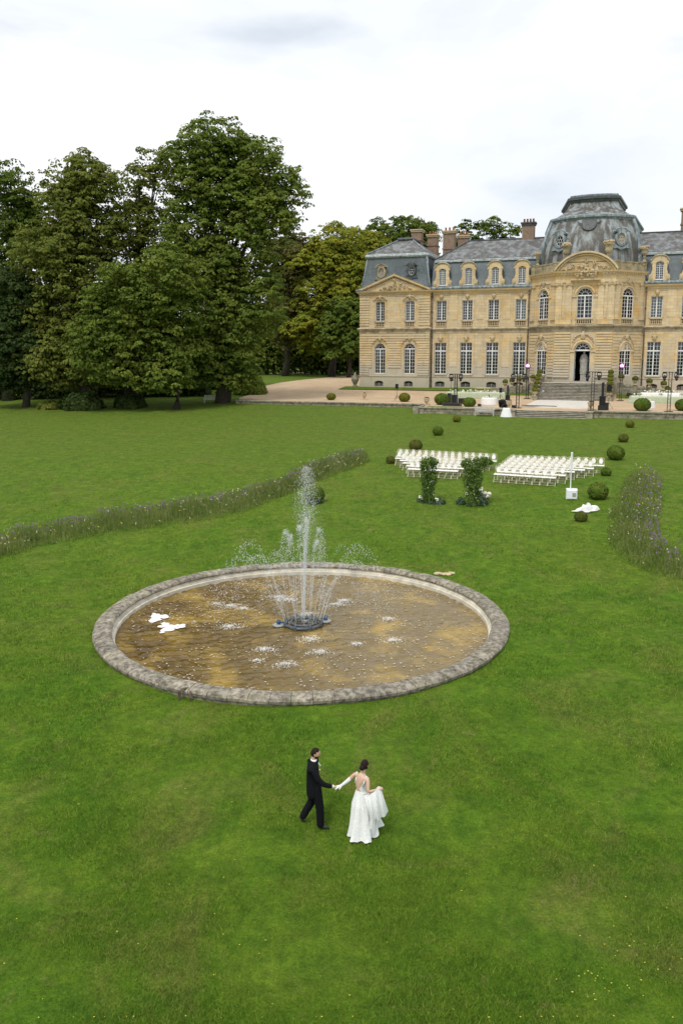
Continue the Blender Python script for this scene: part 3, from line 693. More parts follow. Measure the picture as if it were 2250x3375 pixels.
def window(fr, o, cols=4, rows=7, trans=None, curtain=None, inset=0.26, leaf_open=False, fm='white', arch_rows=None, bar=0.04, grey=False):
    x0, x1, z0, z1 = o['x0'], o['x1'], o['z0'], o['z1']; w_ = x1-x0; h_ = z1-z0; arch = o['k'] == 'arch'
    rise = w_/2 if arch else (o.get('rise', 0) if o['k'] == 'seg' else 0)
    hs = h_-rise
    key = (round(w_, 2), round(h_, 2), cols, rows, trans, o['k'], fm)
    xs0, xs1 = -w_/2, w_/2
    if key not in frame_cache:
        mb = MB(); e = 0.085; d = 0.09
        mb.box(xs0, xs0+e, 0, d, 0, hs); mb.box(xs1-e, xs1, 0, d, 0, hs); mb.box(xs0+e, xs1-e, 0, d, 0, e)
        mb.box(-0.075, 0.075, -0.03, d-0.01, e, hs-(0 if trans or arch else 0))
        zt = hs if arch else h_
        if rise and not arch:
            pts = [(xs0*math.cos(PI*i/10)*-1, hs+rise*math.sin(PI*i/10)) for i in range(11)]
            for a, b in zip(pts[:-1], pts[1:]): mb.tube([(a[0]*0.97, d/2, a[1]-0.04), (b[0]*0.97, d/2, b[1]-0.04)], e*0.7, 4, False)
        elif not arch: mb.box(xs0+e, xs1-e, 0, d, h_-e, h_)
        cells = []
        tb = trans if trans else None
        def grid(za, zb, nr):
            cw = (xs1-e-0.075)/(cols//2)
            for side in (-1, 1):
                for c in range(cols//2):
                    xa = 0.075+cw*c; xb = xa+cw
                    if side < 0: xa, xb = -xb, -xa
                    for r_ in range(nr): cells.append((xa, xb, za+(zb-za)*r_/nr, za+(zb-za)*(r_+1)/nr))
                for c in range(1, cols//2): x = side*(0.075+cw*c); mb.box(x-bar/2, x+bar/2, 0.01, d-0.03, za, zb)
                for r_ in range(1, nr):
                    z = za+(zb-za)*r_/nr; a, b = (0.075, xs1-e) if side > 0 else (xs0+e, -0.075)
                    mb.box(a, b, 0.015, d-0.035, z-bar/2, z+bar/2)
        if tb:
            mb.box(xs0+e, xs1-e, -0.04, d-0.005, tb-0.09, tb+0.09)
            grid(e, tb-0.09, rows)
            if not arch: grid(tb+0.09, h_-e, 2)
        else: grid(e, hs-(0 if rise else e), rows)
        if arch:
            mb.box(xs0+e, xs1-e, -0.04, d-0.005, hs-0.09, hs+0.07)
            rr = w_/2-0.05
            P = [(rr*math.cos(PI*i/14), d/2, hs+rr*math.sin(PI*i/14)) for i in range(15)]
            mb.tube(P, 0.06, 4, False)
            q = w_*0.2; mb.tube([(q*math.cos(PI*i/10), d/2, hs+0.07+q*math.sin(PI*i/10)) for i in range(11)], 0.028, 4, False)
            for i in range(1, 6):
                a = PI*i/6; mb.tube([(q*math.cos(a), d/2, hs+0.07+q*math.sin(a)), (rr*math.cos(a), d/2, hs+rr*math.sin(a))], 0.028, 4, False)
        fo = mb.build('window', M[fm], None); me = fo.data; bpy.data.objects.remove(fo)
        frame_cache[key] = (me, cells, rr if arch else 0)
    me, cells, rr = frame_cache[key]
    f_ = link_mesh('window', me, None, CH)
    p = fr.pt((x0+x1)/2, inset, z0); f_.location = p; f_.rotation_euler = (0, 0, fr.a)
    y = 0.045
    if PANES[0]+len(cells) <= 300 and o.get('near'):
        for (a, b, c, d) in cells:
            k2 = (round(b-a, 3), round(d-c, 3))
            if k2 not in pane_cache:
                t = MB(); t.box(-k2[0]/2, k2[0]/2, 0, 0.006, -k2[1]/2, k2[1]/2); q = t.build('pane', M['glass']); pane_cache[k2] = q.data; bpy.data.objects.remove(q)
            q = link_mesh('pane', pane_cache[k2], None, f_); q.location = ((a+b)/2, y, (c+d)/2)
        PANES[0] += len(cells)
    else:
        t = MB()
        for (a, b, c, d) in cells: t.box(a, b, y, y+0.006, c, d)
        q = t.build('pane', M['glass'], f_); q['kind'] = 'stuff'
    if rise:
        t = MB(); r2 = w_/2-0.02
        t.add([(r2*math.cos(PI*i/14), y, hs+(rise-0.02)*math.sin(PI*i/14)) for i in range(15)], [tuple(range(15))])
        t.build('fanlight_pane' if arch else 'head_pane', M['glass'], f_)
    # dark room behind
    if curtain == 'blind':
        t = MB().box(xs0+0.05, xs1-0.05, 0.10, 0.115, 0.05, hs-0.03); t.build('blind', M['blind'], f_)
    elif curtain:
        hc = hs-0.1; cm = M['redcurtain'] if curtain == 'red' else M['curtain']
        for sd_ in (-1, 1):
            t = MB(); vs = []; fs = []; n = 9
            for j in range(7):
                z = hc*(1-j/6); wid = w_*(0.42 if j == 0 else 0.36-0.20*math.sin(PI*min(1, j/4.5)/2) if j < 5 else 0.17+0.02*(j-4))
                for i in range(n):
                    x = (xs1-0.06-wid*i/(n-1))*sd_; vs.append((x, 0.22+0.03*(i % 2), z+0.05))
            for j in range(6):
                for i in range(n-1): fs.append((j*n+i, j*n+i+1, (j+1)*n+i+1, (j+1)*n+i))
            t.add(vs, fs); t.build('curtain', cm, f_)
    return f_
def blob_relief(fr, pts, mat='carved', name='relief', seed=1):
    mb = fr.mb(); rd = random.Random(seed)
    for (x, z, rx, rz, y) in pts:
        for k in range(8):
            mb.ball((x+rd.uniform(-0.75, 0.75)*rx, y+rd.uniform(-0.12, 0.04), z+rd.uniform(-0.75, 0.75)*rz), (rx*rd.uniform(0.18, 0.45), 0.13, rz*rd.uniform(0.18, 0.5)), 7, 5, rd.random(), 0.15)
    return mb.build(name, M[mat], CH, True)
def mask(fr, x, z, s=0.34, garland=False):
    mb = fr.mb(); rd = random.Random(int(x*10))
    mb.ball((x, -0.12, z), (s*0.62, 0.2, s), 8, 7); mb.ball((x, -0.3, z-0.02), (s*0.12, 0.08, s*0.3), 6, 4)
    for sd_ in (-1, 1):
        mb.ball((x+sd_*s*0.6, -0.1, z+s*0.45), (s*0.3, 0.12, s*0.38), 6, 5); mb.ball((x+sd_*s*0.5, -0.08, z-s*0.4), (s*0.22, 0.1, s*0.4), 6, 5)
        mb.ball((x+sd_*s*0.22, -0.29, z+0.1), (s*0.1, 0.05, s*0.08), 5, 4)
        if garland:
            for k in range(6):
                mb.ball((x+sd_*s*(0.9+0.34*k), -0.08, z+s*0.35-0.07*k*k*s+rd.uniform(-.03, .03)), (s*0.3, 0.12, s*(0.34-0.03*k)), 6, 5, k, 0.2)
    mb.ball((x, -0.1, z+s*0.95), (s*0.5, 0.13, s*0.28), 6, 5)
    return mb.build('carved_keystone', M['carved'], CH, True)
bal_me = None
def balustrade(fr, x0, x1, z0, z1, n=6):
    global bal_me
    mb = fr.mb(); mb.box(x0-0.08, x1+0.08, -0.12, 0.18, z1-0.13, z1); mb.box(x0-0.05, x1+0.05, -0.09, 0.16, z0, z0+0.1)
    o = mb.build('balustrade', M['carved'], CH)
    h = z1-0.13-z0-0.1
    if bal_me is None:
        t = MB().lathe([(0.075, 0), (0.075, 0.06), (0.045, 0.10), (0.10, 0.25), (0.085, 0.36), (0.04, 0.5), (0.065, h-0.05), (0.075, h)], n=8)
        q = t.build('baluster', M['carved'], smooth=True); bal_me = q.data; bpy.data.objects.remove(q)
    for i in range(n):
        q = link_mesh('baluster', bal_me, None, o); q.location = fr.pt(x0+(x1-x0)*(i+0.5)/n, 0.02, z0+0.1)
def courses(fr, spans, z0, z1, n, ops=(), proud=0.11, gap=0.085, margin=0.28, name='stone_course'):
    """rusticated courses over the given spans, stopping short of the openings"""
    h = (z1-z0)/n
    for i in range(n):
        za, zb = z0+h*i+gap/2, z0+h*(i+1)-gap/2
        segs = [tuple(s) for s in spans]
        for o in ops:
            m = o.get('margin', margin); a, b = o['x0']-m, o['x1']+m; top = o['z1']+m
            if zb < o['z0']-0.25 or za > top: continue
            if o['k'] == 'arch':
                zs = o['z1']-(o['x1']-o['x0'])/2; zm = za
                if zm > zs:
                    R_ = (b-a)/2; q = math.sqrt(max(0, R_*R_-(zm-zs)**2)); c = (a+b)/2; a, b = c-q, c+q
            ns = []
            for (p, q) in segs:
                if b <= p or a >= q: ns.append((p, q)); continue
                if a-p > 0.15: ns.append((p, a))
                if q-b > 0.15: ns.append((b, q))
            segs = ns
        for (p, q) in segs: fr.mb().cbox(p, q, -proud, -0.001, za, zb, 0.025).build(name, M['stone_course'], CH)
# --- frames
W0 = Fr(0, 0); PV = Fr(0, -0.45)
ax = 21.8; HW, JW, PR = 3.75, 7.42, 4.2
FC = Fr(ax-HW, -PR)                      # front face of the central pavilion, 7.5 m wide
ca = math.atan2(-PR, JW-HW); CL = math.hypot(PR, JW-HW)
FL_ = Fr(ax-JW, 0, ca); FRt = Fr(ax+HW, -PR, -ca)
GZ, GFS, GFH, STR, UFS, UFH, GUT = 5.0, 7.42, 12.0, 14.0, 15.18, 18.03, 19.45
def rect(cx, w_, z0, z1, **k): return dict(x0=cx-w_/2, x1=cx+w_/2, z0=z0, z1=z1, k='rect', **k)
def archo(cx, w_, z0, z1, **k): return dict(x0=cx-w_/2, x1=cx+w_/2, z0=z0, z1=z1, k='arch', **k)
def seg(cx, w_, z0, z1, rise, **k): return dict(x0=cx-w_/2, x1=cx+w_/2, z0=z0, z1=z1, k='seg', rise=rise, **k)
# --- wings
def wing(xa, xb, cxs, dz=0, seed=0, curt=()):
    ops = []; gw = []; uw = []; cw = []
    for i, c in enumerate(cxs):
        g_ = rect(c, 1.76, GFS, GFH, near=True); u_ = rect(c+0.05, 1.50, UFS, UFH, near=False); k_ = seg(c, 1.42, 5.50, 6.36, 0.28); v_ = rect(c+0.05, 1.50, 14.36, UFH)
        ops += [g_, v_, k_]; gw.append(g_); uw.append(u_); cw.append(k_)
    wall(W0, xa, xb, 4.4, GUT, ops)
    for i, (g_, u_, k_) in enumerate(zip(gw, uw, cw)):
        window(W0, g_, 4, 7, 3.36, curt[i][0]); window(W0, u_, 4, 7, None, curt[i][1], bar=0.035)
        window(W0, k_, 6, 4, None, None, inset=0.2, fm='cellargrille', bar=0.03)
        c = (g_['x0']+g_['x1'])/2
        mask(W0, c, 12.55, 0.42); mask(W0, c+0.05, 18.5, 0.34)
        balustrade(W0, u_['x0'], u_['x1'], 14.32, 15.14, 6)
        for (q, m_) in ((g_, 0.26), (u_, 0.22)):      # raised surrounds
            mb = W0.mb()
            a_, b_, c_, d_ = q['x0'], q['x1'], q['z0'], q['z1']
            mb.prism([(a_-m_, c_), (a_-0.002, c_), (a_-0.002, d_+0.002), (b_+0.002, d_+0.002), (b_+0.002, c_), (b_+m_, c_), (b_+m_, d_+m_), (a_-m_, d_+m_)], -0.06, -0.0005); mb.build('window_surround', M['stone'], CH)
        mb = W0.mb(); mb.box(g_['x0']-0.12, g_['x1']+0.12, -0.14, 0.0, GFS-0.16, GFS-0.003); mb.build('window_sill', M['stone'], CH)
    # thin raised panels between the bays
    edges = [xa+0.1]+[(a+b)/2 for a, b in zip(cxs[:-1], cxs[1:])]+[xb-0.1]
    for e in edges[1:-1]:
        for (za, zb) in ((8.5, 13.1), (15.3, 18.9)):
            mb = W0.mb(); 
            mb.box(e-0.52, e+0.52, -0.045, -0.001, za, zb)
            mb.build('wall_panel', M['stone'], CH)
wing(0.0, ax-JW, [1.52, 5.33, 9.10, 12.93], curt=[('red', 'grey'), ('red', 'grey'), ('red', None), ('grey', 'blind')])
wing(ax+JW, 60.0, [30.85, 34.7, 38.5, 42.3], curt=[('grey', 'blind'), ('grey', 'grey'), (None, None), ('grey', None)])
# --- corner pavilion
pg = [archo(-7.62, 1.66, GFS, 11.93, near=True, margin=0.42), archo(-3.05, 1.66, GFS, 11.93, near=True, margin=0.42)]
pu = [seg(-7.62, 1.42, UFS, 18.08, 0.14), seg(-3.05, 1.42, UFS, 18.08, 0.14)]
pk = [seg(-7.75, 1.35, 5.50, 6.36, 0.28), seg(-3.15, 1.35, 5.50, 6.36, 0.28)]
pv = [seg(-7.62, 1.42, 14.36, 18.08, 0.14), seg(-3.05, 1.42, 14.36, 18.08, 0.14)]
wall(PV, -10.8, 0.0, 4.4, GUT, pg+pv+pk)
for g_, cu in zip(pg, ('grey', 'red')): window(PV, g_, 4, 7, None, cu, inset=0.3)
for u_, cu in zip(pu, ('grey', 'grey')): window(PV, u_, 4, 7, None, cu, bar=0.035)
for k_ in pk: window(PV, k_, 6, 4, None, None, inset=0.2, fm='cellargrille', bar=0.03)
courses(PV, [(-10.8, 0.0)], 8.25, 13.3, 14, pg, margin=0.42)
courses(PV, [(-10.8, -9.3), (-1.75, 0.0)], 14.5, 18.65, 11, [], name='quoin_course')
courses(PV, [(-10.8, -9.3), (-1.75, 0.0)], 7.15, 8.25, 3, [], name='quoin_course')
for c in (-7.62, -3.05):
    mask(PV, c, 12.55, 0.36, True); mask(PV, c, 18.62, 0.36, True); balustrade(PV, c-0.75, c+0.75, 14.32, 15.14, 6)
    mb = PV.mb(); mb.prism([(c-1.15, 18.28), (c+1.15, 18.28), (c+1.15, 18.36), (c-1.15, 18.36)], -0.1, -0.001)
    mb.box(c-0.95, c+0.95, -0.05, -0.001, UFS, 18.0) if False else None
    mb.box(c-1.25, c+1.25, -0.03, -0.001, 7.05, 7.38); mb.build('sill_panel', M['stone'], CH)
    for q0, q1 in ((c-0.93, c-0.72), (c+0.72, c+0.93)): mb = PV.mb(); mb.box(q0, q1, -0.05, 0, UFS, 18.0); mb.build('window_jamb', M['stone'], CH)
for (x0, x1) in ((-6.35, -4.30),):
    mb = PV.mb(); mb.box(x0, x1, -0.04, -0.001, 15.0, 17.9); mb.build('wall_panel', M['stone'], CH)
# left flank and the back (closing the building)
mb = MB(); mb.box(-10.8, -10.4, 0.0, 22, 4.4, GUT); mb.box(-10.8, 60, 14, 14.4, 4.4, GUT); mb.box(59.6, 60, 0.1, 14, 4.4, GUT)
mb.box(-0.4, -0.002, -0.44, -0.003, 4.4, GUT); mb.box(-0.4, 0, 14.4, 22, 4.4, GUT); mb.box(-10.4, -0.4, 21.6, 22, 4.4, GUT); mb.box(-10.8, -10.4, -0.44, 0.0, 4.4, GUT)
mb.build('rear_wall', M['stone'], CH)
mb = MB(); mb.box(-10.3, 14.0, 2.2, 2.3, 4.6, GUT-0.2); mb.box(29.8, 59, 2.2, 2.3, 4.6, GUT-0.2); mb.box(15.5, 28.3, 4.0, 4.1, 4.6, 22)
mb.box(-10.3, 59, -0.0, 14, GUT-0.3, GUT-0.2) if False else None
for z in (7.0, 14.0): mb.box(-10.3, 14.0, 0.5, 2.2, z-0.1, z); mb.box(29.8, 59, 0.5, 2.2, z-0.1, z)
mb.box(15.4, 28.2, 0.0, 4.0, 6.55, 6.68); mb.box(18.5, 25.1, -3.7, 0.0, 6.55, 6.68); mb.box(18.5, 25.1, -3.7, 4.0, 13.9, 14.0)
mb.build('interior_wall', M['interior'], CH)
# --- central pavilion
cg = [archo(HW, 2.02, 6.72, 11.86, near=False, margin=0.62)]
cu = [archo(HW, 1.98, 15.08, 19.06, margin=0.4)]
wall(FC, 0, 2*HW, 4.4, 20.9, cg+[archo(HW, 1.98, 14.36, 19.06)])
sg = [archo(CL*0.47, 1.66, 7.5, 11.85, near=True, margin=0.5)]; su = [archo(CL*0.5, 1.66, 15.08, 18.98, margin=0.4)]
for fr in (FL_, FRt):
    sg_ = [archo(CL*(0.50 if fr is FL_ else 0.46), 2.15, 7.5, 11.90, near=True, margin=0.45)]; su_ = [archo(CL*(0.52 if fr is FL_ else 0.46), 2.10, 15.08, 19.05, margin=0.4)]; sv_ = [archo(CL*(0.52 if fr is FL_ else 0.46), 2.10, 14.36, 19.05)]
    wall(fr, 0, CL, 4.4, 13.6, sg_, depth=0.25); wall(fr, 0, CL, 13.6, 20.9, sv_, depth=0.25)
    window(fr, sg_[0], 4, 6, None, 'grey', inset=0.08); window(fr, su_[0], 4, 6, None, 'grey' if fr is FRt else None, inset=0.08)
    balustrade(fr, su_[0]['x0'], su_[0]['x1'], 14.32, 15.05, 6)
    c = (sg_[0]['x0']+sg_[0]['x1'])/2; mask(fr, c, 12.6, 0.42, True); mask(fr, (su_[0]['x0']+su_[0]['x1'])/2, 19.85, 0.38, True)
    courses(fr, [(0.05, CL-0.05)], 7.15, 13.3, 15, sg_, 0.11, 0.09, 0.45)
    for cx, zs, r0 in ((c, 10.82, 1.22), ((su_[0]['x0']+su_[0]['x1'])/2, 18.0, 1.22)):
        mb = fr.mb(); mb.tube([(cx+r0*math.cos(PI*i/12), -0.04, zs+r0*math.sin(PI*i/12)) for i in range(13)], 0.13, 5, False); mb.tube([(cx+(r0+.24)*math.cos(PI*i/12), -0.03, zs+(r0+.24)*math.sin(PI*i/12)) for i in range(13)], 0.06, 4, False)
        mb.box(cx-r0-0.45, cx-r0+0.18, -0.12, 0, zs-0.16, zs); mb.box(cx+r0-0.18, cx+r0+0.45, -0.12, 0, zs-0.16, zs); mb.build('arch_moulding', M['stone'], CH)
window(FC, cu[0], 4, 6, None, 'grey', inset=0.25)
balustrade(FC, HW-1.1, HW+1.1, 14.32, 15.05, 8)
mask(FC, HW, 12.75, 0.5, True)
for cx, zs, r0 in ((HW, 10.85, 1.25), (HW, 18.07, 1.25)):
    mb = FC.mb(); mb.tube([(cx+r0*math.cos(PI*i/14), -0.05, zs+r0*math.sin(PI*i/14)) for i in range(15)], 0.17, 5, False); mb.tube([(cx+(r0+.3)*math.cos(PI*i/14), -0.03, zs+(r0+.3)*math.sin(PI*i/14)) for i in range(15)], 0.07, 4, False)
    mb.box(cx-r0-0.5, cx-r0+0.2, -0.14, 0, zs-0.2, zs); mb.box(cx+r0-0.2, cx+r0+0.5, -0.14, 0, zs-0.2, zs); mb.build('arch_moulding', M['stone'], CH)
courses(FC, [(0.02, 2.1), (2*HW-2.1, 2*HW-0.02)], 7.15, 13.3, 17, [], 0.18, 0.09)
# the open doorway: fanlight, dark hall, door leaves folded back
def doorway():
    mb = FC.mb(); zs = 10.85; r = 1.01
    mb.box(HW-r, HW+r, 0.3, 0.42, zs-0.10, zs+0.10); mb.tube([(HW+(r-.05)*math.cos(PI*i/14), 0.36, zs+(r-.05)*math.sin(PI*i/14)) for i in range(15)], 0.06, 4, False)
    q = 0.42; mb.tube([(HW+q*math.cos(PI*i/10), 0.36, zs+0.1+q*math.sin(PI*i/10)) for i in range(11)], 0.035, 4, False)
    for i in range(1, 6):
        a = PI*i/6; mb.tube([(HW+q*math.cos(a), 0.36, zs+0.1+q*math.sin(a)), (HW+(r-.05)*math.cos(a), 0.36, zs+(r-.05)*math.sin(a))], 0.035, 4, False)
    f_ = mb.build('door_fanlight', M['white'], CH)
    t = FC.mb(); t.add([(HW+r*math.cos(PI*i/14), 0.37, zs+r*math.sin(PI*i/14)) for i in range(15)], [tuple(range(15))]); t.build('fanlight_pane', M['glass'], f_)
    for sd_ in (-1, 1):
        t = FC.mb(); x = HW+sd_*1.0
        t.box(min(x, x-sd_*0.07), max(x, x-sd_*0.07), 0.45, 1.42, 6.70, 10.74)
        for z in (7.0, 8.4, 9.7): t.box(min(x-sd_*0.07, x-sd_*0.10), max(x-sd_*0.07, x-sd_*0.10), 0.6, 1.27, z, z+1.0)
        t.build('door', M['greypaint'], CH)
doorway()
# pilasters on the upper floor: pairs, ionic capitals
def pilaster(fr, x, z0=14.9, z1=19.75, w_=0.72):
    mb = fr.mb(); mb.box(x-w_/2, x+w_/2, -0.14, -0.001, z0+0.35, z1-0.42); mb.box(x-w_/2-0.1, x+w_/2+0.1, -0.22, -0.001, z0, z0+0.35)
    o = mb.build('pilaster', M['stone'], CH)
    t = fr.mb(); t.box(x-w_/2-0.06, x+w_/2+0.06, -0.22, -0.001, z1-0.12, z1); t.box(x-w_/2, x+w_/2, -0.17, -0.001, z1-0.42, z1-0.12)
    for sd_ in (-1, 1): t.tube([(x+sd_*w_*0.46, -0.30, z1-0.26), (x+sd_*w_*0.46, -0.02, z1-0.26)], 0.17, 8); t.ball((x+sd_*w_*0.46, -0.3, z1-0.26), 0.08, 6, 4)
    t.ball((x, -0.18, z1-0.25), (0.16, 0.08, 0.12), 6, 4)
    t.build('ionic_capital', M['carved'], o)
for x in (0.42, 1.72, 2*HW-1.72, 2*HW-0.42): pilaster(FC, x)
pilaster(FL_, 0.48); pilaster(FL_, CL-0.5); pilaster(FRt, 0.5); pilaster(FRt, CL-0.48)
for x0, x1 in ((0.05, 2.1), (2*HW-2.1, 2*HW-0.05)):
    mb = FC.mb(); mb.box(x0, x1, -0.26, -0.001, 14.25, 14.88); mb.build('pedestal_block', M['stone'], CH)
# --- mouldings that run along the whole front
cpath = [(ax-JW, 0), (ax-HW, -PR), (ax+HW, -PR), (ax+JW, 0)]
def run(name, path, prof, mat='stone'): b = MB(); b.sweep(path, prof); return b.build(name, M[mat], CH)
pvp = [(-10.8, 22), (-10.8, -0.45), (0, -0.45), (0, 0.0)]
def string(path, z, k=1.0, name='string_course'):
    run(name, path, [(-0.05, z-0.62*k), (0.06, z-0.62*k), (0.06, z-0.52*k), (0.03, z-0.5*k), (0.03, z-0.2), (0.12, z-0.12), (0.32*k, z), (0.36*k, z+0.1), (0.05, z+0.22), (-0.05, z+0.22)], 'string')
string(pvp, STR); string([(0.0, 0), (ax-JW, 0)], STR-0.1, 0.8); string([(ax+JW, 0), (60, 0)], STR-0.1, 0.8)
run('string_course', cpath, [(-0.05, 13.35), (0.08, 13.35), (0.08, 13.75), (0.2, 13.85), (0.42, 14.0), (0.46, 14.12), (0.06, 14.25), (-0.05, 14.25)], 'string')
for path in (pvp, [(0.0, 0), (ax-JW, 0)], [(ax+JW, 0), (60, 0)]):
    run('cornice', path, [(-0.05, 19.05), (0.06, 19.05), (0.1, 19.2), (0.3, 19.3), (0.42, 19.45), (0.46, 19.58), (-0.05, 19.62)])
    run('frieze_band', path, [(-0.05, 18.78), (0.05, 18.78), (0.06, 18.9), (-0.05, 18.9)])
    run('plinth', path, [(-0.05, 4.4), (0.10, 4.4), (0.10, 7.0), (0.02, 7.1), (-0.05, 7.1)]) if False else None
    run('sill_band', path, [(-0.05, 6.98), (0.07, 6.98), (0.09, 7.08), (-0.05, 7.12)])
for path in ([(-10.8, 22), (-10.8, -0.45), (-10.8, -0.45)],): pass
run('gutter', [(0.0, 0), (ax-JW, 0)], [(0.0, 19.62), (0.50, 19.62), (0.55, 19.80), (0.3, 20.02), (-0.1, 20.05)], 'lead')
run('gutter', [(ax+JW, 0), (60, 0)], [(0.0, 19.62), (0.50, 19.62), (0.55, 19.80), (0.3, 20.02), (-0.1, 20.05)], 'lead')
run('gutter', [(-10.8, 22), (-10.8, -0.45), (-10.2, -0.45)], [(0.0, 19.62), (0.50, 19.62), (0.55, 19.75), (0.3, 19.9), (-0.1, 19.92)], 'lead')
run('entablature', cpath, [(-0.05, 19.76), (0.10, 19.76), (0.10, 20.1), (0.06, 20.12), (0.06, 20.72), (0.18, 20.80), (0.2, 20.92), (0.5, 21.0), (0.56, 21.12), (0.6, 21.22), (-0.05, 21.3)])
# dentils under the central cornice
for fr, ln in ((FL_, CL), (FC, 2*HW), (FRt, CL)):
    mb = fr.mb(); n_ = int(ln/0.42)
    for i in range(n_): x = ln*(i+0.5)/n_; mb.box(x-0.1, x+0.1, -0.42, -0.2, 20.80, 20.97)
    o = mb.build('dentil', M['stone'], CH); o['kind'] = 'stuff'
# parapet of the central pavilion with panels and urns
run('parapet', cpath, [(-0.35, 21.3), (0.05, 21.3), (0.05, 22.25), (0.12, 22.3), (0.12, 22.45), (-0.35, 22.45), (-0.35, 21.3)], 'parapet')
for fr, xs_ in ((FL_, (0.3, CL-0.35)), (FRt, (0.35, CL-0.3))):
    for x in xs_:
        mb = fr.mb(); mb.box(x-0.38, x+0.38, -0.12, 0.4, 21.3, 22.55); mb.build('parapet_pier', M['parapet'], CH)
def roof_urn(x, y, z, s=1.0, flowers=True):
    mb = MB(); mb.lathe([(0.42*s, 0), (0.42*s, 0.12*s), (0.22*s, 0.25*s), (0.16*s, 0.6*s), (0.3*s, 0.75*s), (0.2*s, 0.85*s), (0.26*s, 1.0*s), (0.46*s, 1.35*s), (0.40*s, 1.5*s), (0.5*s, 1.9*s), (0.62*s, 2.0*s), (0.6*s, 2.1*s)], n=14)
    o = mb.build('stone_urn', M['parapet'], CH, True); o.location = (x, y, z)
    if flowers:
        t = MB(); rd = random.Random(int(x*7))
        for i in range(26):
            a = rd.uniform(0, 2*PI); r = 0.62*s*math.sqrt(rd.random()); t.ball((r*math.cos(a), r*math.sin(a), 2.15*s+rd.uniform(0, 0.28)*s*(1.3-r)), 0.13*s, 6, 4, i, 0.2)
        t.build('carved_flowers', M['carved'], o, True)
roof_urn(ax-2.65, -PR+0.1, 22.35, 1.05); roof_urn(ax+2.75, -PR+0.1, 22.35, 1.1)
roof_urn(ax-6.65, -0.55, 22.5, 0.72); roof_urn(ax+7.2, -0.15, 22.5, 0.85)
# curved pediment
def ped():
    n = 22; a0 = -3.05; cz, r = 19.0, None
    # arc through (-3.95,21.35) and (0,23.55)
    hw, h = 4.0, 2.25; r = (hw*hw+h*h)/(2*h); c0 = 23.6-r; a = math.asin(hw/r)
    P = [(HW+r*math.sin(-a+2*a*i/n), c0+r*math.cos(-a+2*a*i/n)) for i in range(n+1)]
    mb = FC.mb(); mb.prism([(HW-hw, 21.3)]+P[1:-1]+[(HW+hw, 21.3)], -0.12, 1.2); mb.build('pediment', M['stone'], CH)
    for dr, y, rad, nm in ((0.0, -0.45, 0.15, 'pediment_moulding'), (-0.28, -0.3, 0.1, 'pediment_moulding')):
        t = FC.mb(); t.tube([(HW+(r+dr)*math.sin(-a+2*a*i/n), y, c0+(r+dr)*math.cos(-a+2*a*i/n)) for i in range(n+1)], rad, 6); t.build(nm, M['stone'], CH)
    t = FC.mb(); Q = [(HW+(r+q)*math.sin(-a+2*a*i/n), c0+(r+q)*math.cos(-a+2*a*i/n)) for q in (-0.14, 0.12) for i in range(n+1)]
    for i in range(n):
        A, B, C_, D_ = Q[i], Q[i+1], Q[n+2+i], Q[n+1+i]
        t.add([(A[0], -0.55, A[1]), (B[0], -0.55, B[1]), (C_[0], -0.55, C_[1]), (D_[0], -0.55, D_[1]), (A[0], 1.2, A[1]), (B[0], 1.2, B[1]), (C_[0], 1.2, C_[1]), (D_[0], 1.2, D_[1])], [(0, 1, 2, 3), (3, 2, 6, 7), (0, 4, 5, 1)])
    t.build('pediment_cornice', M['parapet'], CH)
    t = FC.mb()
    for i in range(1, 30):
        b = -a+2*a*i/30; x, z = HW+(r-0.3)*math.sin(b), c0+(r-0.3)*math.cos(b); t.box(x-0.07, x+0.07, -0.42, -0.12, z-0.07, z+0.08)
    t.build('dentil', M['stone'], CH)['kind'] = 'stuff'
    pts = [(HW, 22.75, 0.2, 0.24, -0.35), (HW, 22.2, 0.34, 0.45, -0.3), (HW-0.2, 21.6, 0.5, 0.5, -0.32), (HW+0.5, 21.3, 0.6, 0.35, -0.3), (HW+1.0, 22.0, 0.25, 0.4, -0.28), (HW-0.9, 21.9, 0.3, 0.35, -0.28), (HW-1.7, 21.9, 0.3, 0.35, -0.25), (HW-2.1, 21.6, 0.4, 0.2, -0.22),
           (HW+1.6, 21.95, 0.3, 0.3, -0.25), (HW+2.3, 21.65, 0.4, 0.2, -0.22), (HW-1.0, 21.2, 0.4, 0.3, -0.3), (HW+1.2, 20.9, 0.35, 0.3, -0.62), (HW-1.1, 20.75, 0.35, 0.35, -0.62), (HW-0.3, 20.9, 0.5, 0.3, -0.62), (HW+0.5, 20.7, 0.55, 0.22, -0.62), (HW-0.7, 20.45, 0.5, 0.18, -0.62), (HW+0.9, 20.45, 0.4, 0.18, -0.62), (HW+2.9, 21.45, 0.3, 0.12, -0.2), (HW-2.9, 21.45, 0.3, 0.12, -0.2)]
    blob_relief(FC, pts, 'carved', 'pediment_sculpture', 3)
    t = FC.mb(); t.box(HW-1.9, HW+1.9, -0.6, -0.001, 20.0, 20.2); t.build('sculpture_ledge', M['stone'], CH)
ped()
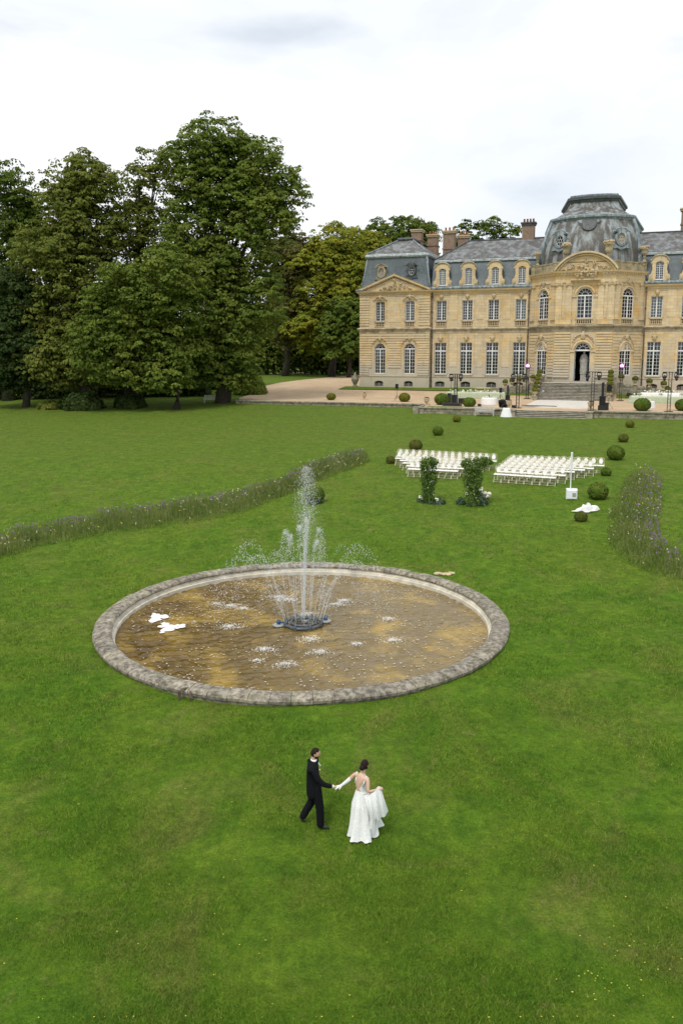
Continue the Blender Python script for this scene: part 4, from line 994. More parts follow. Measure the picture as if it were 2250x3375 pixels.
def tri_ped():
    x0, x1, xa, z0, zt = -10.85, 0.0, -5.42, 19.6, 21.75
    t = PV.mb(); t.prism([(x0+0.6, z0), (x1-0.6, z0), (xa, zt-0.25)], -0.06, 0.5); t.build('pediment', M['stone'], CH)
    for (a, b) in (((x0, z0), (xa, zt)), ((xa, zt), (x1, z0))):
        d = Vector((b[0]-a[0], b[1]-a[1])).normalized(); nn = Vector((-d.y, d.x))*0.26; nn = nn if nn.y > 0 else -nn
        t = PV.mb(); t.prism([a, b, (b[0], b[1]+0.30), (a[0], a[1]+0.30)][::1], -0.45, 0.5); t.build('raking_cornice', M['stone'], CH)
        t = PV.mb(); t.prism([(a[0], a[1]-0.16), (b[0], b[1]-0.16), (b[0], b[1]-0.002), (a[0], a[1]-0.002)], -0.25, 0.4); t.build('raking_moulding', M['stone'], CH)
        t = PV.mb(); t.prism([(a[0], a[1]+0.302), (b[0], b[1]+0.302), (b[0], b[1]+0.36), (a[0], a[1]+0.36)], -0.5, 0.5); t.build('raking_lead', M['lead'], CH)
    pts = [(xa, 21.0, 0.22, 0.3, -0.2), (xa+0.1, 20.4, 0.3, 0.4, -0.22), (xa-0.7, 20.3, 0.35, 0.35, -0.2), (xa+0.9, 20.4, 0.3, 0.35, -0.2), (xa-1.5, 20.1, 0.4, 0.22, -0.18), (xa+1.7, 20.1, 0.4, 0.22, -0.18), (xa-2.2, 19.85, 0.35, 0.15, -0.15), (xa+2.4, 19.85, 0.35, 0.15, -0.15), (xa+0.4, 19.95, 0.7, 0.2, -0.25), (xa-0.6, 19.85, 0.6, 0.18, -0.25)]
    blob_relief(PV, pts, 'carved', 'pediment_sculpture', 5)
tri_ped()
# --- roofs
def roofmesh(name, vs, fs, mat): b = MB(); b.add(vs, fs); return b.build(name, M[mat], CH)
def edge_roll(name, pts, r=0.14, mat='lead'): b = MB(); b.tube(pts, r, 6); return b.build(name, M[mat], CH, True)
# wing mansards
def mansard(xa, xb, hipl):
    zb, zm, zr = 19.98, 23.75, 27.15; b0, b1, br = 0.1, 1.5, 6.6
    roofmesh('mansard_slope', [(xa, b0, zb), (xb, b0, zb), (xb, b1, zm), (xa, b1, zm), (xa, 14.2, zb), (xb, 14.2, zb), (xb, 12.6, zm), (xa, 12.6, zm)], [(0, 1, 2, 3), (4, 7, 6, 5)], 'slate')
    xr = xa+(4.2 if hipl else 0)
    xh = xa+(0.2 if hipl else 0)
    roofmesh('upper_roof', [(xh, b1-0.2, zm+0.22), (xb, b1-0.2, zm+0.22), (xb, br, zr), (xr, br, zr), (xh, 12.6, zm+0.22), (xb, 12.6, zm+0.22)], [(0, 1, 2, 3), (4, 3, 2, 5), (0, 3, 4)], 'slate_old')
    b = MB(); b.sweep([(xh, b1-0.12), (xb, b1-0.12)], [(0.0, zm-0.16), (0.16, zm-0.16), (0.2, zm+0.1), (-0.1, zm+0.26)]); b.build('break_flashing', M['lead_pale'], CH)
    edge_roll('ridge_roll', [(xr, br, zr+0.05), (xb, br, zr+0.05)], 0.12, 'lead_dark')
    if hipl: edge_roll('hip_roll', [(xh, b1-0.2, zm+0.25), (xr, br, zr+0.05)], 0.12, 'lead_dark')
mansard(0.0, ax-3, True); mansard(ax+3, 60, False)
def dormer(x, louver=False):
    mb = MB(); f = -0.12; zb, zt = 20.06, 22.72
    # stone front with scrolled shoulders, an arched head and an arched opening
    outl = [(-1.35, zb), (-0.52, zb), (-0.52, 22.25)]+[(-0.52*math.cos(PI*i/8), 22.25+0.30*math.sin(PI*i/8)) for i in range(1, 8)]+[(0.52, 22.25), (0.52, zb), (1.35, zb), (1.32, 20.75), (1.05, 21.0), (0.92, 21.5), (0.95, 22.45), (1.08, 22.65), (0.86, 22.92)]
    outl += [(0.86*math.cos(PI*i/8), 22.92+0.42*math.sin(PI*i/8)) for i in range(1, 8)]+[(-0.86, 22.92), (-1.08, 22.65), (-0.95, 22.45), (-0.92, 21.5), (-1.05, 21.0), (-1.32, 20.75)]
    mb.prism([(x+a, b) for a, b in outl], f, 0.42); o = mb.build('dormer', M['stone'], CH)
    t = MB(); t.tube([(x-1.14, f-0.03, 22.7)]+[(x-0.92*math.cos(PI*i/10), f-0.05, 22.94+0.44*math.sin(PI*i/10)) for i in range(11)]+[(x+1.14, f-0.03, 22.7)], 0.1, 5); t.build('dormer_hood', M['parapet'], o)
    for sd_ in (-1, 1):
        t = MB(); t.tube([(x+sd_*1.08, f-0.08, 20.45), (x+sd_*1.08, f+0.1, 20.45)], 0.27, 10); t.tube([(x+sd_*1.08, f-0.13, 20.45), (x+sd_*1.08, f, 20.45)], 0.13, 8); t.build('dormer_scroll', M['carved'], o)
        t = MB(); t.ball((x+sd_*1.0, f, 22.35), (0.14, 0.12, 0.2), 6, 5); t.build('dormer_boss', M['carved'], o)
    t = MB(); t.prism([(x-0.92, 22.6), (x+0.92, 22.6), (x+0.92, 22.92)]+[(x+0.84*math.cos(PI*i/8), 22.9+0.4*math.sin(PI*i/8)) for i in range(9)]+[(x-0.92, 22.92)], 0.42, 2.6); t.box(x-0.9, x+0.9, 0.42, 1.6, 20.3, 22.6); t.build('dormer_roof', M['lead_dark'], o)
    w_ = MB()
    for a, b in ((-0.52, -0.45), (-0.04, 0.04), (0.45, 0.52)): w_.box(x+a, x+b, 0.06, 0.12, zb+0.1, 22.3)
    for k in range(0, 8): z = zb+0.2+k*0.30; w_.box(x-0.45, x+0.45, 0.07, 0.11, z-0.018, z+0.018)
    for a in (-0.245, 0.245): w_.box(x+a-0.015, x+a+0.015, 0.07, 0.11, zb+0.2, 22.45)
    w_.box(x-0.52, x+0.52, 0.05, 0.13, zb+0.08, zb+0.2)
    wo = w_.build('dormer_window', M['white'], o)
    g_ = MB().box(x-0.5, x+0.5, 0.125, 0.13, zb+0.1, 22.5); g_.build('pane', M['glass'], wo)
    g_ = MB().box(x-0.46, x-0.1, 0.16, 0.17, zb+0.1, 22.4); g_.box(x+0.08, x+0.46, 0.16, 0.17, zb+0.1, 22.4); g_.build('curtain', M['blind'], wo) if x < 7 else g_.build('curtain', M['curtain'], wo)
    t = MB().box(x-0.55, x+0.55, 0.39, 0.40, zb, 22.6); t.build('dark_backing', M['interior'], o)
for x in (1.65, 5.45, 9.25, 13.0, 31.0, 34.85, 38.6): dormer(x)
# corner pavilion roof
def rect_ring(x0, x1, y0, y1, z): return [(x0, y0, z), (x1, y0, z), (x1, y1, z), (x0, y1, z)]
rings = [rect_ring(-10.75, -0.05, -0.35, 21.9, 19.9), rect_ring(-10.3, -0.55, 0.25, 21.4, 21.9), rect_ring(-9.95, -0.95, 0.75, 21, 24.72)]
roofmesh('mansard_slope', rings[0]+rings[1]+rings[2], [(j*4+i, j*4+(i+1) % 4, (j+1)*4+(i+1) % 4, (j+1)*4+i) for j in range(2) for i in range(4)], 'slate')
t = MB(); t.sweep([(-9.95, 21), (-9.95, 0.75), (-0.95, 0.75), (-0.95, 21)], [(-0.05, 24.45), (0.18, 24.5), (0.35, 24.7), (0.32, 24.95), (0.1, 25.05), (-0.3, 25.1)]); t.build('break_flashing', M['lead_pale'], CH)
roofmesh('upper_roof', rect_ring(-10.15, -0.75, 0.55, 21.2, 25.0)+rect_ring(-6.3, -4.2, 5.2, 17.5, 27.55), [(i, (i+1) % 4, 4+(i+1) % 4, 4+i) for i in range(4)]+[(4, 5, 6, 7)], 'slate_old')
for a, b in (((-10.15, 0.55, 25.05), (-6.3, 5.2, 27.6)), ((-0.75, 0.55, 25.05), (-4.2, 5.2, 27.6))): edge_roll('hip_roll', [a, b], 0.13)
t = MB(); t.sweep([(-6.3, 17.5), (-6.3, 5.2), (-4.2, 5.2), (-4.2, 17.5)], [(-0.3, 27.45), (0.12, 27.5), (0.3, 27.6), (0.3, 27.75), (0.0, 27.95), (-0.5, 28.0)]); t.box(-6.2, -4.3, 5.3, 17.5, 27.6, 27.97); t.build('ridge_cap', M['lead_dark'], CH)
edge_roll('hip_roll', [(-0.1, -0.3, 19.95), (-0.55, 0.25, 21.9), (-0.95, 0.75, 24.6)], 0.2); edge_roll('hip_roll', [(-10.7, -0.3, 19.95), (-10.3, 0.25, 21.9), (-9.95, 0.75, 24.6)], 0.14)
def oval(fr_M, x, z, y, tilt, name='oval_dormer', glassy=True, sc_=1.0, mat='lead_dark'):
    root = empty('oval_dormer'); root.parent = CH; root.matrix_local = fr_M @ Matrix.Translation((x, y, z)) @ Matrix.Rotation(tilt, 4, 'X') @ Matrix.Scale(sc_, 4)
    t = MB(); n = 20
    vs = []; fs = []
    for k, (a, b, yy) in enumerate(((0.40, 0.58, -0.02), (0.40, 0.58, -0.22), (0.62, 0.82, -0.22), (0.66, 0.9, 0.25))):
        for i in range(n): q = 2*PI*i/n; vs.append((a*math.cos(q), yy, b*math.sin(q)))
    for k in range(3):
        for i in range(n): fs.append((k*n+i, k*n+(i+1) % n, (k+1)*n+(i+1) % n, (k+1)*n+i))
    t.add(vs, fs); t.build('oval_surround', M[mat], root)
    t = MB(); t.tube([(-0.95, -0.18, 0.68), (-0.7, -0.2, 0.78)]+[(0.62*math.cos(PI-PI*i/8), -0.22, 0.82+0.28*math.sin(PI*i/8)) for i in range(9)]+[(0.7, -0.2, 0.78), (0.95, -0.18, 0.68)], 0.09, 5)
    t.box(-0.62, 0.62, -0.2, 0.5, 0.7, 0.9); t.build('oval_hood', M[mat], root)
    t = MB(); t.prism([(-0.72, -0.5), (-0.95, -1.05), (-0.4, -1.0), (0, -1.22), (0.4, -1.0), (0.95, -1.05), (0.72, -0.5), (0.4, -0.75), (0, -0.88), (-0.4, -0.75)], -0.16, 0.2); t.build('oval_apron', M[mat], root)
    t = MB()
    for i in range(6):
        q = PI/2+2*PI*i/6; t.tube([(0.14*math.cos(q), -0.08, 0.2*math.sin(q)), (0.4*math.cos(q), -0.08, 0.58*math.sin(q))], 0.02, 4, False)
    t.tube([(0.14*math.cos(2*PI*i/12), -0.08, 0.2*math.sin(2*PI*i/12)) for i in range(13)], 0.02, 4, False); t.tube([(0.38*math.cos(2*PI*i/20), -0.08, 0.55*math.sin(2*PI*i/20)) for i in range(21)], 0.03, 4, False)
    t.build('glazing_bar', M['white'] if glassy else M['carved'], root)
    t = MB(); t.add([(0.4*math.cos(2*PI*i/n), -0.04, 0.58*math.sin(2*PI*i/n)) for i in range(n)], [tuple(range(n))]); t.build('pane', M['interior'] if glassy else M['curtain'], root)
I4 = Matrix.Identity(4)
oval(I4, -7.6, 22.35, 0.1, 0.0, glassy=False, sc_=1.05, mat='parapet'); oval(I4, -3.0, 22.45, 0.1, 0.0, sc_=1.05)
# dome
def dome():
    NP = 13
    def ring(hw, jw, y0, y1, hb, yb, z, dz=0):     # bowed front between the two hips, then flaring sides to the back
        c = ax+0.12+0.2*max(0, (z-22)/10); pts = []
        for i in range(NP):
            u_ = -1+2*i/(NP-1); pts.append((c+jw*u_, y0+(y1-y0)*abs(u_)**2.3, z))
        return [(ax-hb, yb, z)]+pts+[(ax+hb, yb, z)]
    lev = []
    for t_ in np.linspace(0, 1, 7):
        z = 22.2+(28.55-22.2)*t_; k = 0.25*t_+0.75*t_**2.2     # convex profile
        lev.append(ring(0, 6.55-1.35*k, -3.45+2.3*k, 0.2+1.2*k, 7.45-0.75*k, 15-1.6*k, z))
    vs = [v for r_ in lev for v in r_]; K = NP+2; fs = [(j*K+i, j*K+(i+1) % K, (j+1)*K+(i+1) % K, (j+1)*K+i) for j in range(6) for i in range(K)]
    roofmesh('dome_slope', vs, fs, 'slate_dome').data.polygons.foreach_set('use_smooth', [False]*len(fs))
    top = lev[-1]
    t = MB(); t.sweep([(v[0], v[1]) for v in top], [(-0.1, 28.1), (0.12, 28.15), (0.22, 28.4), (0.42, 28.55), (0.42, 28.8), (0.1, 28.95), (-0.5, 29.0)], True); t.build('dome_cornice', M['lead'], CH)
    t = MB(); t.sweep([(v[0], v[1]) for v in lev[-2]], [(0.0, 27.62), (0.16, 27.66), (0.17, 27.75), (0.0, 27.8)], True) if False else None
    # concave upper stage
    lev2 = []
    for t_ in np.linspace(0, 1, 8):
        z = 28.92+(31.35-28.92)*t_; k = 1-(1-t_)**2.1
        lev2.append(ring(0, 5.15-2.0*k, -1.1+3.4*k, 1.5+1.6*k, 6.6-2.3*k, 13.2-1.4*k, z))
    vs = [v for r_ in lev2 for v in r_]; fs = [(j*K+i, j*K+(i+1) % K, (j+1)*K+(i+1) % K, (j+1)*K+i) for j in range(7) for i in range(K)]
    roofmesh('dome_upper_slope', vs, fs, 'slate_dome')
    tp = lev2[-1]
    t = MB(); t.sweep([(v[0], v[1]) for v in tp], [(-0.05, 31.1), (0.14, 31.15), (0.2, 31.4), (0.38, 31.5), (0.38, 31.8), (0.05, 31.95), (-1.0, 32.0)], True)
    t.add([(v[0], v[1], 31.98) for v in tp], [tuple(range(K))]); t.build('dome_cap', M['lead_dark'], CH)
    t = MB(); t.tube([(v[0]+(0.1 if v[0] < ax else -0.1)*0, v[1], 32.0) for v in tp[1:-1]], 0.16, 6); t.build('cap_roll', M['lead'], CH)
    # lead hips down the front corners of the canted sides
    for i, rad in ((1, 0.34), (NP, 0.34)):
        t = MB(); t.tube([(l[i][0], l[i][1], l[i][2]) for l in lev], rad, 6); t.build('dome_hip', M['lead'], CH)
    # half-round lead apron under the cornice, with an outlined rim
    def onslope(x, z):
        zz = np.linspace(22.2, 28.55, 7); ys = [l[1+NP//2][1] for l in lev]; return float(np.interp(z, zz, ys))
    t = MB(); P = [(-1.0, 28.2), (-0.95, 27.9)]+[(-0.95*math.cos(PI*i/10), 27.7-1.0*math.sin(PI*i/10)) for i in range(11)]+[(0.95, 27.9), (1.0, 28.2)]
    vs = [(ax+a, onslope(a, z)-0.10, z) for a, z in P]; t.add(vs, [tuple(range(len(vs)))]); t.build('apron', M['lead_dark'], CH)
    t = MB(); t.tube([(ax-1.5, onslope(0, 28)-0.12, 28.0), (ax-1.25, onslope(0, 27.7)-0.12, 27.75)]+[(a, b-0.05, c) for a, b, c in vs[2:-2]]+[(ax+1.25, onslope(0, 27.7)-0.12, 27.75), (ax+1.5, onslope(0, 28)-0.12, 28.0)], 0.08, 5); t.build('apron_rim', M['lead_dark'], CH)
    # oval windows
    for sd_ in (-1, 1):
        ang = ca if sd_ < 0 else -ca
        l = lev[3]; A = Vector(l[3 if sd_ < 0 else NP-2]); B = Vector(l[4 if sd_ < 0 else NP-3]); mid = A*(0.6 if sd_ < 0 else 0.75)+B*(0.4 if sd_ < 0 else 0.25)
        oval(Matrix.Translation((mid.x, mid.y, 25.45)) @ Matrix.Rotation(ang*0.42, 4, 'Z'), 0, 0, -0.3, -0.12, sc_=1.25, mat='lead', glassy=sd_ < 0)
dome()
# --- chimneys
def chimney(x, y, z0, z1, w_, d, pots, band=True):
    b = MB(); b.box(x-w_/2, x+w_/2, y, y+d, z0, z1); b.box(x-w_/2-0.1, x+w_/2+0.1, y-0.1, y+d+0.1, z0+(z1-z0)*0.5, z0+(z1-z0)*0.5+0.18) if band else None
    o = b.build('chimney', M['brick'], CH)
    t = MB(); t.box(x-w_/2-0.14, x+w_/2+0.14, y-0.14, y+d+0.14, z1-0.35, z1-0.12); t.box(x-w_/2-0.24, x+w_/2+0.24, y-0.24, y+d+0.24, z1-0.12, z1+0.06); t.build('chimney_cap', M['carved'] if band else M['lead_dark'], o)
    for i in range(pots):
        t = MB().lathe([(0.16, 0), (0.13, 0.5), (0.16, 0.52), (0.16, 0.56)], n=10); q = t.build('chimney_pot', M['pot'], o, True); q.location = (x-w_/2+(i+0.5)*w_/pots, y+d/2, z1+0.06)
chimney(-4.6, 9.0, 26.3, 29.6, 1.5, 1.6, 0); chimney(-3.0, 13.0, 25.8, 29.3, 1.5, 1.6, 3)
chimney(0.9, 7.3, 23.5, 28.9, 1.75, 1.4, 3); chimney(2.3, 11.5, 23.5, 28.7, 1.6, 1.4, 3)
chimney(12.9, 6.4, 26.2, 29.4, 1.75, 1.2, 4, False); chimney(34.2, 7.5, 26.0, 30.4, 0.95, 0.9, 1)
# --- downpipes
for x, y in ((0.22, -0.12), (ax-JW-0.3, -0.12), (ax+JW+0.28, -0.12)):
    t = MB(); t.tube([(x, y, 5.2), (x, y, 19.3)], 0.09, 8)
    for z in (6.5, 9.5, 12.8, 16.4, 18.6): t.tube([(x, y, z), (x, y, z+0.18)], 0.13, 8)
    t.build('downpipe', M['iron'], CH, True)
print('panes', PANES[0])
# ------------------------------------------------------------------ fountain
def fountain():
    root = empty('fountain_basin', (FX, FY, 0), 0, 'wide round stone-rimmed pool full of murky brown water on the lawn', 'fountain')
    n = 76; ztop = 0.90
    prof = [(7.10, 0.25), (7.50, 0.25), (7.50, 0.66), (7.55, 0.70), (7.56, 0.78), (7.51, 0.84), (7.40, 0.875), (7.20, 0.89), (7.02, 0.875), (6.94, 0.83), (6.90, 0.77), (6.92, 0.72), (6.96, 0.70), (7.02, 0.68)]
    rd = random.Random(4)
    for i in range(n):
        a0, a1 = 2*PI*i/n+0.0009, 2*PI*(i+1)/n-0.0009; b = MB(); k = 3; m = len(prof); vs = []; fs = []
        dz = rd.uniform(-0.012, 0.012); dr = rd.uniform(-0.012, 0.012)
        for j in range(k+1):
            a = a0+(a1-a0)*j/k
            for r, z in prof: vs.append(((r+dr)*math.cos(a), (r+dr)*math.sin(a), z+(dz if z > 0.3 else 0)))
        for j in range(k):
            for q in range(m): fs.append((j*m+q, j*m+(q+1) % m, (j+1)*m+(q+1) % m, (j+1)*m+q))
        fs += [tuple(range(m)), tuple(k*m+q for q in range(m))[::-1]]
        b.add(vs, fs); b.build('coping_stone', M['coping'], root)
    b = MB(); b.sweep([(6.96*math.cos(-2*PI*i/96), 6.96*math.sin(-2*PI*i/96)) for i in range(96)], [(0.14, -0.5), (0.14, 0.555), (0.06, 0.57), (0.06, 0.62), (0.0, 0.64), (0.0, 0.70)], True)
    me = b.build('pool_wall', M['poolwall'], root)
    b = MB(); b.sweep([(7.2*math.cos(-2*PI*i/96), 7.2*math.sin(-2*PI*i/96)) for i in range(96)], [(0.0, -0.5), (0.0, 0.6)], True); b.build('rim_footing', M['poolwall'], root)
    # broken gap with roots at the near left of the rim
    b = MB()
    for q in range(3): b.tube([(-3.05+0.03*q, -6.75, 0.86), (-3.2+0.03*q, -6.90, 0.885), (-3.28+0.03*q, -6.98, 0.83), (-3.30+0.04*q, -7.02, 0.55)], 0.02, 5)
    b.tube([(-2.95, -6.98, 0.86), (-2.92, -7.06, 0.7), (-2.90, -7.08, 0.5)], 0.025, 5)
    b.build('root_tangle', M['iron'], root)
    # nozzle ring
    rt = empty('fountain_nozzle', (FX, FY-0.1, 0.46), 0, 'grey octagonal pipe ring with blue fittings in the middle of the pool', 'nozzle ring')
    def octo(r, z, rad, nm, mt='nozzle'):
        b = MB(); P = [(r*math.cos(2*PI*(i+0.5)/8), r*math.sin(2*PI*(i+0.5)/8), z) for i in range(9)]; b.tube(P, rad, 8); b.build(nm, M[mt], rt, True)
    octo(0.72, 0.05, 0.06, 'outer_ring'); octo(0.50, 0.09, 0.05, 'inner_ring')
    for i in range(4): a = PI/4*i*2+0.3; b = MB(); b.tube([(0.5*math.cos(a), 0.5*math.sin(a), 0.09), (0, 0, 0.02)], 0.035, 6); b.build('pipe_arm', M['nozzle'], rt)
    for i in range(8):
        a = 2*PI*(i+0.5)/8; b = MB().lathe([(0.06, 0), (0.06, 0.12), (0.03, 0.18)], 0.72*math.cos(a), 0.72*math.sin(a), 8); b.build('pipe_joint', M['nozzle'], rt)
    for (x, y) in ((-0.92, -0.12), (0.82, 0.35)):
        b = MB().lathe([(0.2, -0.02), (0.22, 0.02), (0.18, 0.05)], x, y, 14); o = b.build('float', M['white_dull'], rt)
        b = MB().lathe([(0.07, 0.05), (0.08, 0.16), (0.04, 0.22)], x, y, 8); b.tube([(x, y, 0.12), (x*0.75, y*0.75, 0.1)], 0.03, 6); b.build('fitting', M['nozzle_blue'], o)
    b = MB().box(0.0, 0.14, -0.06, 0.02, 0.08, 0.16); b.build('sensor_box', M['white_dull'], rt)
M['white_dull'] = simple('grey_white_plastic', (0.30, 0.31, 0.30), 0.5)
fountain()
def pool_water():
    n = 520; rs = [0]+list(np.linspace(0.1, 6.9, 92)); vs = []; fs = []; wr = np.random.default_rng(3)
    W = [(-PI/2+wr.normal(0, 0.5)+0.25, 2*PI/wr.uniform(0.30, 0.68), wr.uniform(0, 6.3)) for _ in range(12)]
    SP = [(pool_xy(a, b)[0]-FX, pool_xy(a, b)[1]-FY) for a, b in ((532, 1392), (528, 1440), (660, 1378), (775, 1389), (892, 1422), (903, 1471), (712, 1468), (655, 1526), (608, 1492))]
    for r in rs:
        for i in range(n):
            a = 2*PI*i/n; x, y = r*math.cos(a), r*math.sin(a)
            z = sum(0.0075*(6.5/k_)*math.sin(k_*(x*math.cos(d_)+y*math.sin(d_))+p_+0.8*math.sin(x*0.9+p_)) for d_, k_, p_ in W)*1.55*(0.55+0.45*min(1, r/4))
            for sx_, sy_ in SP:
                q_ = math.hypot(x-sx_, y-sy_)
                if q_ < 2.6: z += 0.015*math.sin(q_*19)*math.exp(-q_*1.1)*min(1, q_*3)
            vs.append((x, y, z))
    for j in range(len(rs)-1):
        for i in range(n): fs.append((j*n+i, j*n+(i+1) % n, (j+1)*n+(i+1) % n, (j+1)*n+i))
    me = bpy.data.meshes.new('pool_water'); me.from_pydata(vs, [], fs); me.update()
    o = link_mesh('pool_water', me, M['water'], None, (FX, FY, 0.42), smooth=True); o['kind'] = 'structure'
def tri_scatter(name, P, size, mat, flat=True, nside=5, label=None, cat=None, kind='stuff', el=1.0, jz=0.0):
    """small irregular flat flakes"""
    n = len(P); k = nside; ang = np.arange(k)*2*PI/k; a0 = rng.uniform(0, 2*PI, n); rr = rng.uniform(0.6, 1.2, (n, k))*size[:, None]
    x = P[:, 0:1]+np.cos(ang)[None]*rr*1.25; y = P[:, 1:2]+np.sin(ang)[None]*rr*el
    z = P[:, 2:3]+np.zeros((n, k))+rng.uniform(-jz, jz, (n, k))
    v = np.stack([x, y, z], 2).reshape(-1, 3)
    me = bpy.data.meshes.new(name); me.vertices.add(n*k); me.vertices.foreach_set('co', v.astype(np.float32).ravel())
    me.loops.add(n*k); me.loops.foreach_set('vertex_index', np.arange(n*k, dtype=np.int32)); me.polygons.add(n)
    me.polygons.foreach_set('loop_start', np.arange(0, n*k, k, dtype=np.int32)); me.polygons.foreach_set('loop_total', np.full(n, k, dtype=np.int32)); me.update()
    o = link_mesh(name, me, mat); return tag(o, label, cat, None, kind)
def pool_xy(dx, dy): p = at_z(dx*D, dy*D, 0.45); return p.x, p.y
pool_water()
def flecks():
    n = 3800; a = rng.uniform(0, 2*PI, n); r = 6.7*np.sqrt(rng.random(n)); x = FX+r*np.cos(a); y = FY+r*np.sin(a)
    w_ = 0.25+0.9*(np.sin(x*0.9+1)*np.sin(y*1.1)+0.3 > 0)*(r > 3)+0.9*((x < -3.0) & (y > FY))+0.6*(r > 5.9)*(y > FY)
    keep = rng.random(n) < w_*0.42; x, y = x[keep], y[keep]
    P = np.stack([x, y, np.full(len(x), 0.455)], 1)
    tri_scatter('floating_petals', P, rng.uniform(0.008, 0.036, len(x)), M['fleck'], label='pale petals and foam flecks drifting all over the brown pool', cat='petals')
    # falling water churning the surface
    spots = [(532, 1392, 0.35), (528, 1440, 0.42), (660, 1378, 0.50), (640, 1372, 0.4), (775, 1389, 0.42), (790, 1380, 0.3), (892, 1422, 0.28), (903, 1471, 0.36), (821, 1480, 0.22), (712, 1468, 0.42), (735, 1498, 0.32), (655, 1526, 0.36), (608, 1492, 0.34), (590, 1518, 0.2), (704, 1412, 0.45), (560, 1398, 0.22), (498, 1388, 0.2)]
    Ps = []; Ss = []
    for (dx, dy, r) in spots:
        x, y = pool_xy(dx, dy); m = int(420*r/0.35); aa = rng.uniform(0, 2*PI, m); q = r*np.abs(rng.normal(0, 0.55, m))
        Ps.append(np.stack([x+q*np.cos(aa)*1.3, y+q*np.sin(aa), 0.455+rng.uniform(0, 0.07, m)*np.exp(-q/r*1.5)], 1)); Ss.append(rng.uniform(0.004, 0.015, m))
    P = np.concatenate(Ps); tri_scatter('splash_foam', P, np.concatenate(Ss), M['foam'], jz=0.02, label='white churned patches where the jets fall back into the pool', cat='splashes')
    for dx, dy, r, lb in ((365, 1417, 0.34, 'upper loose patch of white foam floating at the left of the pool'), (390, 1441, 0.40, 'lower thick patch of white foam floating at the left of the pool')):
        x, y = pool_xy(dx, dy); b = MB(); rd = random.Random(int(dx))
        for i in range(46):
            a = rd.uniform(0, 2*PI); q = r*math.sqrt(rd.random())*(0.7+0.5*math.sin(a*3+dx)); b.ball((q*math.cos(a)*1.15, q*math.sin(a)*1.3, 0.0), (rd.uniform(0.07, 0.17), rd.uniform(0.07, 0.15), rd.uniform(0.008, 0.02)), 10, 5, i, 0.15)
        o = b.build('foam_patch', M['foam'], None, True, loc=(x, y, 0.45)); tag(o, lb, 'foam')
flecks()
